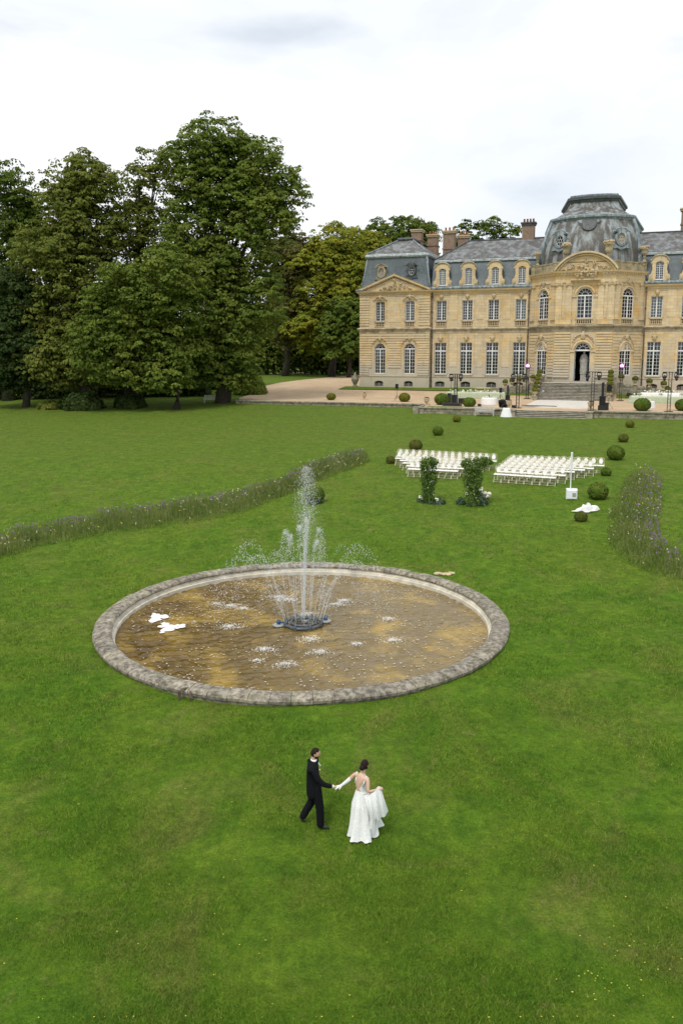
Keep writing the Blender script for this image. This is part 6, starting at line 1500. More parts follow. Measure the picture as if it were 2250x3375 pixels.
def flowers(px_, py_, zadd, label, r=0.22, mat='petal', name='flower_arrangement', base=None, green='ivy'):
    p = base if base else gnd(px_, py_, True); root = empty(name, (p.x, p.y, p.z+zadd), 0, label, 'flowers', 'white and green flower arrangements')
    t = MB().lathe([(0.05, 0), (0.08, 0.1), (0.06, 0.16)], n=8); t.build('vase', M['plastic'], root)
    rd = random.Random(int(px_*3+py_)); t = MB()
    for i in range(12): a, q = rd.uniform(0, 2*PI), r*math.sqrt(rd.random()); t.ball((q*math.cos(a), q*math.sin(a), 0.2+0.7*(r-q)+rd.uniform(-.05, .05)), 0.065, 6, 5, i, 0.15)
    t.build('blossoms', M[mat], root, True)
    n = 160; d = sph(n); d[:, 2] = np.abs(d[:, 2]); leaf_mesh('greenery', d*r*rng.uniform(0.5, 1.25, (n, 1))+np.array([0, 0, 0.13]), d+rng.normal(size=(n, 3))*0.4, rng.uniform(0.03, 0.06, n), M[green], root)
def table_lamp(p, label):
    root = empty('table_lamp', p, 0, label, 'table lamp', 'small white table lamps'); t = MB().lathe([(0.06, 0), (0.06, 0.015), (0.012, 0.02), (0.012, 0.22)], n=8); t.build('lamp_stem', M['plastic'], root); t = MB().lathe([(0.12, 0.17), (0.075, 0.30), (0.03, 0.31)], n=10); t.build('lamp_shade', M['petal'], root, True)
# left side
r, p, h = table(1611, 1333, 'round table under a white cloth left of the lower steps', 0.92, 0.92, 0.76, 'white_cloth', 'white cloth draped over the left round table', True)
flowers(1611, 1325, 0.77, 'white and green flowers on the left round table', 0.2, base=p); settings(p, 0, 0, 'plates and glasses on the left round table', 9, 0.8, 0.8, 0.76, 1)
def long_table(pxa, pya, pxb, pyb, label, clabel, cl='green_cloth', hw=0.62, h=0.76, nseg=2, tware='', lampl='', fl='', spread=None, sd=0):
    A, B = gnd(pxa, pya, True), gnd(pxb, pyb, True); d = B-A; Ln = math.hypot(d.x, d.y); rz = math.atan2(d.y, d.x); mid = (A+B)/2; mid.z = min(A.z, B.z)
    r = empty('banquet_table', mid, rz, label, 'table', 'reception tables')
    t = MB(); t.box(-Ln/2+0.02, Ln/2-0.02, -hw+0.02, hw-0.02, h-0.04, h); t.build('tabletop', M['silverwood'], r)
    k = max(2, int(Ln/1.8))
    for i in range(k+1):
        for sy in (-1, 1): t = MB().tube([(-Ln/2+0.15+(Ln-0.3)*i/k, sy*hw*0.8, 0), (-Ln/2+0.15+(Ln-0.3)*i/k, sy*hw*0.8, h-0.045)], 0.02, 5); t.build('leg', M['black'], r)
    # cloth with fine folds
    n = int(Ln*16); vs = []; fs = []; per = []
    for i in range(n): per.append((-Ln/2+Ln*i/n, -hw, 0, -1))
    for i in range(14): per.append((Ln/2, -hw+2*hw*i/14, 1, 0))
    for i in range(n): per.append((Ln/2-Ln*i/n, hw, 0, 1))
    for i in range(14): per.append((-Ln/2, hw-2*hw*i/14, -1, 0))
    m = len(per)
    for j in range(5):
        t_ = j/4
        for i, (x, y, nx_, ny_) in enumerate(per): q = t_*(0.10+0.035*math.sin(i*1.3)+0.03*math.sin(i*0.37)); vs.append((x+nx_*(q+(0.25*t_*t_ if nx_ else 0)), y+ny_*q, h*(1-t_)+0.012))
    for j in range(4):
        for i in range(m): fs.append((j*m+i, j*m+(i+1) % m, (j+1)*m+(i+1) % m, (j+1)*m+i))
    fs.append(tuple(range(m))); t = MB(); t.add(vs, fs); o = t.build('tablecloth', M[cl], None, True, loc=mid, rz=rz); tag(o, clabel, 'tablecloth', 'tablecloths on the reception tables')
    t = MB(); rd = random.Random(sd)
    run_ = MB(); run_.box(-Ln/2+0.1, Ln/2-0.1, -hw*0.9, hw*0.9, 0, 0.006); o = run_.build('table_runner', M['white_cloth'], None, loc=(mid.x, mid.y, mid.z+h+0.016), rz=rz); tag(o, 'white runner laid along '+tware, 'table runner')
    settings(Vector((mid.x, mid.y, mid.z+0.02)), rz, 0, 'plates, glasses and napkins crowding '+tware, int(Ln*7), Ln/2, hw, h, sd)
    u_ = Vector((math.cos(rz), math.sin(rz), 0))
    lab = ['left end', 'left of the middle', 'middle', 'right of the middle', 'right end']
    for i in range(5):
        q = mid+u_*(-Ln/2+0.5+(Ln-1.0)*i/4); table_lamp((q.x, q.y+0.2, q.z+h+0.025), 'small white table lamp at the %s of %s' % (lab[i], tware))
    for i in range(4):
        q = mid+u_*(-Ln/2+1.0+(Ln-1.6)*i/3); flowers(q.x*10+i, q.y, h+0.025, '%s flower arrangement on %s' % (['first', 'second', 'third', 'last'][i]+' from the left', tware), 0.24, base=Vector((q.x, q.y-0.15, q.z)))
    return r
long_table(1472, 1311, 1662, 1312, 'long banquet table under a sage cloth on the left, behind the first truss tower', 'sage green cloth hanging over the left long table', tware='the left sage banquet table', sd=3)
long_table(1454, 1319, 1480, 1308, 'short end table under a white cloth at the far left of the banquet', 'white cloth over the short end table left of the flight case', 'white_cloth', 0.5, tware='the short end table on the left', sd=5) if False else None
long_table(2075, 1326, 2330, 1329, 'long banquet table under a sage cloth on the right of the steps', 'sage green cloth spreading from the right long table', tware='the right sage banquet table', hw=0.8, sd=8)
long_table(2110, 1314, 2330, 1316, 'second long banquet table with white cloth behind the right sage table', 'white cloth of the rear right banquet table', 'white_cloth', tware='the rear right banquet table', sd=11)
r, p, h = table(2123, 1345, 'round table under a white cloth behind the big right box ball', 0.98, 0.98, 0.76, 'white_cloth', 'white cloth draped over the right round table', True)
flowers(2123, 1340, 0.77, 'white and green flowers on the right round table', 0.22, base=p); settings(p, 0, 0, 'plates and glasses on the right round table', 9, 0.8, 0.8, 0.76, 2)
r, p, h = table(1667, 1374, 'tall cocktail table under a white cloth on the lawn beside the steps', 0.36, 0.36, 0.95, 'white_cloth', 'white cloth flaring over the cocktail table on the lawn', True, terrace=False, flare=0.75)
t = MB(); t.box(-0.16, 0.16, -0.12, 0.12, 0, 0.03); t.box(-0.12, 0.1, -0.1, 0.1, 0.032, 0.06); tag(t.build('booklets', M['soil'], None, loc=(p.x, p.y, p.z+0.965)), 'small dark booklets lying on the cocktail table', 'booklets')
# sun umbrella sheet far behind (beige flat awning above the left table)
def awning():
    p = gnd(1590, 1302, True); r = empty('folded_parasol', p, -YAW, 'flat beige rectangular canopy behind the left banquet table', 'canopy')
    t = MB(); t.add([(-1.15, -0.4, 0.95), (1.15, -0.4, 0.95), (0.9, 0.4, 1.0), (-0.9, 0.4, 1.0), (-1.15, -0.4, 0.91), (1.15, -0.4, 0.91), (0.9, 0.4, 0.96), (-0.9, 0.4, 0.96)], [(0, 1, 2, 3), (4, 7, 6, 5), (0, 4, 5, 1), (1, 5, 6, 2), (2, 6, 7, 3), (3, 7, 4, 0)]); t.build('canopy_top', M['carved'], r)
    t = MB().tube([(0, 0, 0), (0, 0, 0.92)], 0.03, 6); t.build('pole', M['black'], r)
awning()
# benches
def bench(px_, py_, label, L_=2.05, rz=-YAW, terrace=False):
    r = place('garden_bench', px_, py_, label, 'bench', 'slatted garden benches', terrace, rz)
    if px_ > 1000: q = fac2w(13.15, -30.6); r.location = (q.x, q.y, lawn_z(q.x, q.y))
    for sx in (-1, 1):
        t = MB(); x = sx*(L_/2-0.04); t.box(x-0.035, x+0.035, -0.28, -0.22, 0, 0.64); t.build('leg', M['silverwood'], r)
        t = MB(); t.add([(x-0.035, 0.22, 0), (x+0.035, 0.22, 0), (x+0.035, 0.29, 0), (x-0.035, 0.29, 0), (x-0.035, 0.30, 0.98), (x+0.035, 0.30, 0.98), (x+0.035, 0.36, 0.98), (x-0.035, 0.36, 0.98)], [(0, 3, 2, 1), (4, 5, 6, 7), (0, 1, 5, 4), (1, 2, 6, 5), (2, 3, 7, 6), (3, 0, 4, 7)]); t.build('leg', M['silverwood'], r)
        t = MB(); t.box(x-0.045, x+0.045, -0.32, 0.27, 0.642, 0.68); t.build('armrest', M['silverwood'], r)
    for k in range(5): t = MB(); y = -0.26+k*0.105; t.box(-L_/2+0.0, L_/2, y, y+0.085, 0.42, 0.445); t.build('seat_slat', M['silverwood'], r)
    t = MB(); t.box(-L_/2+0.08, L_/2-0.08, 0.30, 0.345, 0.90, 0.98); t.build('top_rail', M['silverwood'], r)
    t = MB(); t.box(-L_/2+0.08, L_/2-0.08, 0.255, 0.295, 0.50, 0.56); t.build('lower_rail', M['silverwood'], r)
    n = 20
    for k in range(n): t = MB(); x = -L_/2+0.14+(L_-0.28)*k/(n-1); t.add([(x-0.025, 0.262, 0.56), (x+0.025, 0.262, 0.56), (x+0.025, 0.282, 0.56), (x-0.025, 0.282, 0.56), (x-0.025, 0.31, 0.9), (x+0.025, 0.31, 0.9), (x+0.025, 0.33, 0.9), (x-0.025, 0.33, 0.9)], [(0, 3, 2, 1), (4, 5, 6, 7), (0, 1, 5, 4), (1, 2, 6, 5), (2, 3, 7, 6), (3, 0, 4, 7)]); t.build('back_slat', M['silverwood'], r)
bench(1601, 1368, 'slatted silvered bench against the forecourt wall left of the lower steps')
bench(699, 1328, 'slatted garden bench alone under the edge of the tallest linden', 2.0, R(3))
# ------------------------------------------------------------------ ceremony chairs
def make_chair():
    root = empty('folding_chair', (0, 0, 0), 0, 'x', 'chair')
    r = 0.016; w_ = 0.205
    for sx in (-1, 1):
        t = MB(); x = sx*w_; t.tube([(x, -0.24, 0.0), (x, 0.20, 0.46), (x, 0.235, 0.90)], r, 5); t.build('frame_post', M['chairframe'], root)
        t = MB(); x = sx*(w_-0.035); t.tube([(x, 0.26, 0.0), (x, -0.18, 0.455)], r, 5); t.build('leg', M['chairframe'], root)
    t = MB(); t.tube([(-w_, -0.20, 0.045), (w_, -0.20, 0.045)], 0.013, 4); t.tube([(-w_+0.035, 0.22, 0.045), (w_-0.035, 0.22, 0.045)], 0.013, 4); t.tube([(-w_, -0.09, 0.155), (w_, -0.09, 0.155)], 0.011, 4); t.build('stretcher', M['chairframe'], root)
    t = MB(); t.tube([(-w_, 0.235, 0.88), (-w_*0.6, 0.242, 0.93), (-w_*0.3, 0.243, 0.925), (0, 0.245, 0.965), (w_*0.3, 0.243, 0.925), (w_*0.6, 0.242, 0.93), (w_, 0.235, 0.88)], 0.015, 5); t.tube([(-w_, 0.215, 0.56), (w_, 0.215, 0.56)], 0.012, 4); t.build('top_rail', M['chairframe'], root)
    t = MB(); vs = []; n = 18
    for y in (-0.02, 0.025):
        for i in range(n): a = 2*PI*i/n; vs.append((0.122*math.cos(a), 0.225+y+0.02*math.sin(a), 0.735+0.165*math.sin(a)))
    t.add(vs, [tuple(range(n))[::-1], tuple(range(n, 2*n))]+[(i, (i+1) % n, (i+1) % n+n, i+n) for i in range(n)]); t.build('oval_backrest', M['chairpad'], root)
    t = MB(); t.tube([(0.145*math.cos(2*PI*i/16), 0.228+0.02*math.sin(2*PI*i/16), 0.735+0.185*math.sin(2*PI*i/16)) for i in range(17)], 0.010, 4, False); t.build('oval_rim', M['chairframe'], root)
    t = MB(); t.cbox(-0.215, 0.215, -0.24, 0.19, 0.455, 0.50, 0.012); t.build('seat', M['chairpad'], root)
    return root
chair0 = make_chair(); CH_S = 1.06
ordw = ['first', 'second', 'third', 'fourth', 'fifth', 'sixth', 'seventh', 'eighth', 'ninth', 'tenth', 'eleventh', 'twelfth', 'thirteenth', 'fourteenth', 'fifteenth']
roww = ['front', 'second', 'third', 'fourth', 'fifth', 'back']
first = [True]
def chair_rows(block, rows):
    for k, (xl, yl, xr, yr, n) in enumerate(rows):
        A, B = gnd(xl, yl), gnd(xr, yr)
        for i in range(n):
            t_ = i/(n-1); p = A.lerp(B, t_); p.z = lawn_z(p.x, p.y)
            c = chair0 if first[0] else copy_tree(chair0); first[0] = False
            c.location = p; c.rotation_euler = (0, 0, -YAW+rng.normal(0, 0.04)+(0.05 if block == 'left' else -0.02)); c.scale = (CH_S, CH_S, CH_S)
            lab = '%s chair from the left in the %s row of the %s block' % (ordw[i], roww[k], block)
            tag(c, lab, 'chair', 'white oval-backed folding chairs on the lawn')
Lx = [1354.8, 1350.5, 1338, 1328, 1313, 1316]; Ly = [1570.6, 1560, 1550, 1541, 1533.7, 1526]; T6 = [0, 0.24, 0.46, 0.66, 0.83, 1]
chair_rows('left', [(Lx[k], Ly[k], 1497+127*T6[k], 1578-34.4*T6[k], [8, 9, 11, 12, 14, 15][k]) for k in range(6)])
Rx = [1817, 1850, 1879, 1912.6, 1942, 1976.7]; Ry = [1601, 1593, 1581, 1574.5, 1569, 1559.5]
chair_rows('right', [(1638.4+49*T6[k], 1589-41*T6[k], Rx[k], Ry[k], [8, 9, 10, 11, 12, 13][k]) for k in range(6)])
# ------------------------------------------------------------------ floral arch columns, speaker column, cloth
def arch_column(px_, py_, label, wid, h, arm, seedv):
    p = gnd(px_, py_); r = empty('flower_column', p, R(-8), label, 'floral column')
    w_ = 0.36
    for sx in (-1, 1):
        for sy in (-1, 1): t = MB().tube([(sx*w_/2, sy*w_/2, 0), (sx*w_/2, sy*w_/2, h-0.1)], 0.022, 6); t.build('trellis_post', M['bluemetal'], r)
    for z in np.arange(0.06, h-0.1, 0.42):
        t = MB(); c = [(-1, -1), (1, -1), (1, 1), (-1, 1), (-1, -1)]
        for a, b in zip(c[:-1], c[1:]): t.tube([(a[0]*w_/2, a[1]*w_/2, z), (b[0]*w_/2, b[1]*w_/2, z)], 0.014, 4)
        t.build('trellis_rung', M['bluemetal'], r)
    t = MB(); t.box(-w_*0.7, w_*0.7, -w_*0.7, w_*0.7, 0, 0.05); t.build('base_plate', M['bluemetal'], r)
    C = []; N_ = []
    rd = np.random.default_rng(seedv)
    blobs = []
    for z in np.arange(0.12, h, 0.16):
        f_ = z/h; rr = wid*(0.74 if 0.12 < f_ < 0.45 else (0.82 if f_ <= 0.12 else 0.88)); dens = 0.7 if f_ < 0.45 else 1.0
        for q in range(int(6*dens)+1): a = rd.uniform(0, 2*PI); blobs.append((rr*0.55*math.cos(a), rr*0.45*math.sin(a), z+rd.uniform(-.08, .08), rr*0.42))
    for (x, z, s) in arm: blobs += [(x+rd.uniform(-.08, .08), rd.uniform(-.1, .1), z+rd.uniform(-.06, .06), s) for _ in range(5)]
    for (x, y, z, s) in blobs:
        m = 42; d = rd.normal(size=(m, 3)); d /= np.linalg.norm(d, axis=1, keepdims=True); C.append(np.array([x, y, z])+d*s*rd.uniform(0.3, 1.15, (m, 1))); N_.append(d+rd.normal(size=(m, 3))*0.6+np.array([0, 0, 0.3]))
    C = np.concatenate(C); leaf_mesh('climbing_leaves', C, np.concatenate(N_), rng.uniform(0.03, 0.075, len(C)), M['ivy'], r)
    t = MB()
    for i in range(16): z = rd.uniform(0.3, h); a = rd.uniform(-PI, 0); t.ball((wid*0.5*math.cos(a), wid*0.5*math.sin(a), z), 0.035, 5, 4)
    t.build('white_blooms', M['petal'], r)['kind'] = 'stuff'
    return r, p
arch_column(1411, 1659, 'left flower-covered trellis column standing before the left block of chairs', 0.66, 2.55, [(-0.25, 2.45, 0.2), (0.3, 2.4, 0.22), (0.15, 2.6, 0.18)], 5)
arch_column(1553, 1664, 'right flower-covered trellis column with greenery reaching out to its right', 0.80, 2.6, [(-0.45, 2.35, 0.22), (-0.3, 2.5, 0.22), (0.3, 2.55, 0.25), (0.55, 2.62, 0.22), (0.8, 2.6, 0.2), (1.0, 2.55, 0.14), (0.6, 2.4, 0.2)], 6)
def ground_flowers(px_, py_, label, w_, white, seedv, h=0.35):
    p = gnd(px_, py_); r = empty('ground_bouquet', p, 0, label, 'flowers', 'bouquets at the feet of the flower columns'); n = 420
    d = sph(n); d[:, 2] = np.abs(d[:, 2]); leaf_mesh('greenery', d*np.array([w_, w_*0.6, h])*rng.uniform(0.5, 1.1, (n, 1)), d+rng.normal(size=(n, 3))*0.4, rng.uniform(0.03, 0.08, n), M['leaf_sage'], r)
    t = MB(); rd = random.Random(seedv)
    for (x, z, s) in white:
        for q in range(7): t.ball((x+rd.uniform(-s, s), -0.1+rd.uniform(-s, s)*0.5, z+rd.uniform(-s, s)), s*0.62, 6, 5, q, 0.2)
    t.build('white_blooms', M['petal'], r, True)['kind'] = 'stuff'
M['leaf_sage'] = foliage('sage_leaves', (0.05, 0.085, 0.05), (0.08, 0.13, 0.075), (0.12, 0.17, 0.10), 2, 0.1)
ground_flowers(1387, 1655, 'small bouquet with one white bloom at the left foot of the left flower column', 0.26, [(-0.02, 0.3, 0.10)], 1)
ground_flowers(1446, 1662, 'sage-green bouquet with a white bloom at the right foot of the left flower column', 0.42, [(-0.15, 0.3, 0.08)], 2, 0.33)
ground_flowers(1518, 1662, 'leafy green clump without blooms at the left foot of the right flower column', 0.3, [(0.4, 0.05, 0.01)], 3, 0.4)
ground_flowers(1585, 1665, 'sage bouquet with white blooms at the right foot of the right flower column', 0.42, [(-0.08, 0.95, 0.10), (-0.2, 0.1, 0.04)], 4, 0.8)
p = gnd(1598, 1659); r = empty('flower_box', p, 0, 'dark box heaped with big white flowers right of the right flower column', 'flower box')
t = MB().box(-0.14, 0.14, -0.14, 0.14, 0, 0.34); t.build('planter_box', M['black'], r)
t = MB(); rd = random.Random(8)
for i in range(30): t.ball((rd.uniform(-0.28, 0.24), rd.uniform(-0.15, 0.15), 0.48+rd.uniform(-0.1, 0.16)), 0.09, 7, 5, i, 0.2)
t.build('white_blooms', M['petal'], r, True)['kind'] = 'stuff'
p = gnd(1881.5, 1645); r = empty('speaker_column', p, R(-10), 'white column loudspeaker on a thin pole rising from a white box', 'column loudspeaker')
t = MB(); t.cbox(-0.31, 0.31, -0.24, 0.26, 0, 0.60, 0.06); t.build('bass_box', M['plastic'], r); t = MB().box(0.02, 0.22, -0.246, -0.241, 0.16, 0.40); t.build('control_panel', M['white_dull'], r)
t = MB().tube([(-0.08, 0, 0.60), (-0.08, 0, 1.55)], 0.035, 10); t.build('pole', M['plastic'], r); t = MB().cbox(-0.135, -0.025, -0.06, 0.06, 1.55, 2.75, 0.025); t.build('speaker_bar', M['plastic'], r)
p = gnd(1936, 1686); r = empty('white_cloth_heap', p, 0, 'crumpled white cloth bag lying on the grass behind the low box ball', 'cloth')
n = 40; vs = []; fs = []
for j in range(15):
    for i in range(n):
        a = 2*PI*i/n; q = j/14; rr = q*(0.75+0.18*math.sin(3*a+1)+0.1*math.sin(7*a)); rr *= 0.68; vs.append((rr*math.cos(a)*1.15-0.1, rr*0.42*math.sin(a), max(0.01, 0.34*(1-q*q)+0.07*math.sin(5*a+q*9)*q*(1-q)*3+0.05*math.sin(9*q+a*2)+(0.10*math.exp(-((a-0.2)**2)*4)))))
for j in range(14):
    for i in range(n): fs.append((j*n+i, j*n+(i+1) % n, (j+1)*n+(i+1) % n, (j+1)*n+i))
t = MB(); t.add(vs, fs); t.build('crumpled_fabric', M['white_cloth'], r, True)
t = MB(); t.ball((-0.7, -0.05, 0.03), (0.25, 0.08, 0.04), 8, 5); t.build('cord', M['petal'], r)
# white cloth on the upper steps
p = fac2w(17.6, -10.6, 5.32); r = empty('bags_on_steps', p, -YAW, 'white paper and dark bag left on the lower left of the upper steps', 'bags'); t = MB().box(-0.25, -0.05, -0.1, 0.1, 0.0, 0.36); t.build('white_paper', M['plastic'], r); t = MB().ball((0.25, 0, 0.16), (0.25, 0.2, 0.18), 10, 6, 2, 0.2); t.build('dark_bag', M['soil'], r)
# lion-like pot / planter by the left flank of the chateau
p = fac2w(-11.8, 0.4, 5.2); r = empty('stone_planter', p, -YAW, 'dark weathered urn standing against the left corner of the chateau', 'stone urn'); t = MB().lathe([(0.5, 0), (0.5, 0.2), (0.25, 0.4), (0.3, 0.6), (0.55, 1.1), (0.6, 1.3), (0.2, 2.0), (0.05, 2.4)], n=14); t.build('urn_body', M['wallstone'], r, True)
# ------------------------------------------------------------------ wildflower beds
def bed(name, label, poly, n, hmax, sd_, PV_=0.0):
    """poly: list of cross sections ((x, y) near edge px, (x, y) far edge px)"""
    g_ = np.random.default_rng(sd_); S = []
    for a, b in poly: S.append((gnd(*a), gnd(*b)))
    lens = [((S[i][0]+S[i][1])/2-(S[i+1][0]+S[i+1][1])/2).length*((S[i][0]-S[i][1]).length+(S[i+1][0]-S[i+1][1]).length)/2 for i in range(len(S)-1)]; tot = sum(lens)
    VG = []; Q = {'g': [], 'p': [], 'w': [], 'y': []}
    for i, l in enumerate(lens):
        m = int(n*l/tot)
        for _ in range(m):
            u_, v_ = g_.random(), g_.random()
            p = S[i][0].lerp(S[i][1], v_).lerp(S[i+1][0].lerp(S[i+1][1], v_), u_)
            edge = min(1, min(v_, 1-v_)*3+0.15); cl_ = 0.5+0.5*math.sin(p.x*1.3+math.sin(p.y*0.9)*2)*math.sin(p.y*1.1+p.x*0.4)
            if g_.random() > 0.35+0.65*edge*(0.4+0.6*cl_): continue
            h = hmax*(0.25+0.75*edge)*g_.uniform(0.35, 1.1)*(0.55+0.6*cl_)
            lx, ly = g_.normal(0, 0.12)*h, g_.normal(0, 0.12)*h; w_ = 0.012+0.006*g_.random(); a = g_.uniform(0, PI); z = lawn_z(p.x, p.y)
            Q['g'].append(((p.x-w_*math.cos(a), p.y-w_*math.sin(a), z), (p.x+w_*math.cos(a), p.y+w_*math.sin(a), z), (p.x+lx+w_*0.3, p.y+ly, z+h), (p.x+lx-w_*0.3, p.y+ly, z+h)))
            for k in range(2):
                f_ = g_.uniform(0.2, 0.75); c = Vector((p.x+lx*f_, p.y+ly*f_, z+h*f_)); s = 0.04+0.05*g_.random(); a2 = g_.uniform(0, 2*PI); d = Vector((math.cos(a2), math.sin(a2), 0.8))*s; e = Vector((-math.sin(a2), math.cos(a2), 0))*s*0.25
                Q['g'].append((tuple(c-e), tuple(c+e), tuple(c+d+e*0.3), tuple(c+d-e*0.3)))
            rr = g_.random(); kind = 'p' if rr < 0.17*(v_ > PV_)*v_*v_ else ('w' if rr > 0.982 else ('y' if rr > 0.977 else None))
            if kind:
                for q in range(3 if kind == 'p' else 2):
                    s = g_.uniform(0.016, 0.034); c = Vector((p.x+lx+g_.normal(0, 0.035), p.y+ly+g_.normal(0, 0.035), z+h+g_.normal(0.01, 0.03))); t1 = Vector((s, 0, 0.3*s)); t2 = Vector((0, s*0.6, s))
                    Q[kind].append((tuple(c-t1), tuple(c-t2), tuple(c+t1), tuple(c+t2)))
    order = [('g', M['bedgreen']), ('p', M['purple']), ('w', M['paleflower']), ('y', M['yellowflower'])]
    V = np.concatenate([np.array(Q[k]).reshape(-1, 3) for k, _ in order if Q[k]]); mi = np.concatenate([np.full(len(Q[k]), i) for i, (k, _) in enumerate(order) if Q[k]]); nq = len(mi)
    me = bpy.data.meshes.new(name); me.vertices.add(4*nq); me.vertices.foreach_set('co', V.astype(np.float32).ravel()); me.loops.add(4*nq); me.loops.foreach_set('vertex_index', np.arange(4*nq, dtype=np.int32)); me.polygons.add(nq)
    me.polygons.foreach_set('loop_start', np.arange(0, 4*nq, 4, dtype=np.int32)); me.polygons.foreach_set('loop_total', np.full(nq, 4, dtype=np.int32)); me.polygons.foreach_set('material_index', mi.astype(np.int32)); me.update()
    at = me.attributes.new('tint', 'FLOAT', 'POINT'); at.data.foreach_set('value', np.repeat(g_.random(nq), 4).astype(np.float32))
    tag(link_mesh(name, me, [m for _, m in order]), label, 'flower bed', None, 'stuff')
dp = lambda *l: [((a*D, b*D), (c*D, d*D)) for a, b, c, d in l]
bed('wildflower_bed', 'long curving bed of purple and pale wildflowers crossing the lawn on the left', dp((-60, 1312, -60, 1268), (0, 1283, 0, 1240), (90, 1258, 80, 1215), (200, 1236, 190, 1192), (330, 1217, 320, 1172), (460, 1200, 440, 1155), (560, 1178, 540, 1135), (650, 1142, 640, 1110), (730, 1108, 710, 1078), (800, 1082, 780, 1058), (852, 1060, 828, 1044)), 15000, 0.88, 3, 0.35)
bed('wildflower_bed', 'broad bed of purple and pale wildflowers along the right edge of the lawn', dp((1436, 1098, 1520, 1095), (1425, 1125, 1522, 1125), (1402, 1160, 1522, 1160), (1392, 1200, 1515, 1198), (1392, 1240, 1515, 1232), (1410, 1275, 1535, 1258), (1460, 1305, 1580, 1285), (1530, 1328, 1640, 1305), (1640, 1350, 1740, 1322)), 6500, 0.75, 4, 0.0)
# ------------------------------------------------------------------ people
def skin(name, chains, mat, parent, sub=2, smooth=True):
    """chains: list of lists of (x, y, z, r) ; a chain whose first point equals an existing point joins there"""
    verts = []; rad = []; edges = []; idx = {}
    for ch in chains:
        prev = None
        for (x, y, z, r) in ch:
            k = (round(x, 4), round(y, 4), round(z, 4))
            if k not in idx: idx[k] = len(verts); verts.append((x, y, z)); rad.append(r)
            if prev is not None and prev != idx[k]: edges.append((prev, idx[k]))
            prev = idx[k]
    me = bpy.data.meshes.new(name); me.from_pydata(verts, edges, []); o = bpy.data.objects.new(name, me); col.objects.link(o)
    m = o.modifiers.new('s', 'SKIN'); m.use_smooth_shade = True
    for i, v in enumerate(me.skin_vertices[0].data):
        rr = rad[i]; v.radius = rr if isinstance(rr, tuple) else (rr, rr)
        v.use_root = i == 0
    s = o.modifiers.new('b', 'SUBSURF'); s.levels = sub; s.render_levels = sub
    dg = bpy.context.evaluated_depsgraph_get(); dg.update(); nm = bpy.data.meshes.new_from_object(o.evaluated_get(dg))
    bpy.data.objects.remove(o)
    nm.materials.clear(); nm.materials.append(mat)
    return link_mesh(name, nm, None, parent, smooth=smooth)
M['skin'] = simple('skin', (0.55, 0.33, 0.23), 0.5)
M['suit'] = simple('black_suit_wool', (0.006, 0.0065, 0.009), 0.85, spec=0.15, noise=0.3, nscale=30, bump=0.2)
M['shirt'] = simple('white_shirt', (0.8, 0.8, 0.82), 0.7)
M['shoe'] = simple('black_leather', (0.015, 0.015, 0.02), 0.3)
M['hair'] = simple('dark_brown_hair', (0.018, 0.010, 0.008), 0.7, spec=0.2, noise=0.5, nscale=60, bump=0.5)
def lace():
    g = G('white_lace'); v = g.coord('Object'); n_ = g.noise(v, 38, 4, 0.7, 1.0); k = g.noise(v, 3, 3)
    g.color(g.ramp(n_, [(0.42, (0.70, 0.72, 0.71)), (0.55, (0.86, 0.87, 0.86))])); g.rough(0.75); g.bump(n_, 0.5, 0.01); return g.m
M['lace'] = lace()
def hand(parent_chain_end, direction, palm_n, s=1.0):
    """five bent fingers of unequal length leaving the palm; returns chains"""
    e = Vector(parent_chain_end); d = Vector(direction).normalized(); n_ = Vector(palm_n).normalized(); side = d.cross(n_).normalized()
    ch = []
    palm = e+d*0.05*s
    ch.append([(e.x, e.y, e.z, (0.026*s, 0.02*s)), (palm.x, palm.y, palm.z, (0.038*s, 0.018*s))])
    base = palm
    for k, (off, ln) in enumerate(((-0.030, 0.066), (-0.010, 0.078), (0.010, 0.074), (0.030, 0.058))):
        a = base+side*off*s+d*0.03*s; b = a+d*ln*0.55*s-n_*0.018*s; c = b+d*ln*0.2*s-n_*0.035*s
        ch.append([(base.x, base.y, base.z, (0.038*s, 0.018*s)), (a.x, a.y, a.z, 0.0105*s), (b.x, b.y, b.z, 0.009*s), (c.x, c.y, c.z, 0.008*s)])
    tb = e+d*0.015*s-side*0.02*s; t1 = tb-side*0.03*s+d*0.02*s-n_*0.01*s; t2 = t1+d*0.035*s-n_*0.02*s
    ch.append([(e.x, e.y, e.z, (0.026*s, 0.02*s)), (t1.x, t1.y, t1.z, 0.011*s), (t2.x, t2.y, t2.z, 0.009*s)])
    return ch
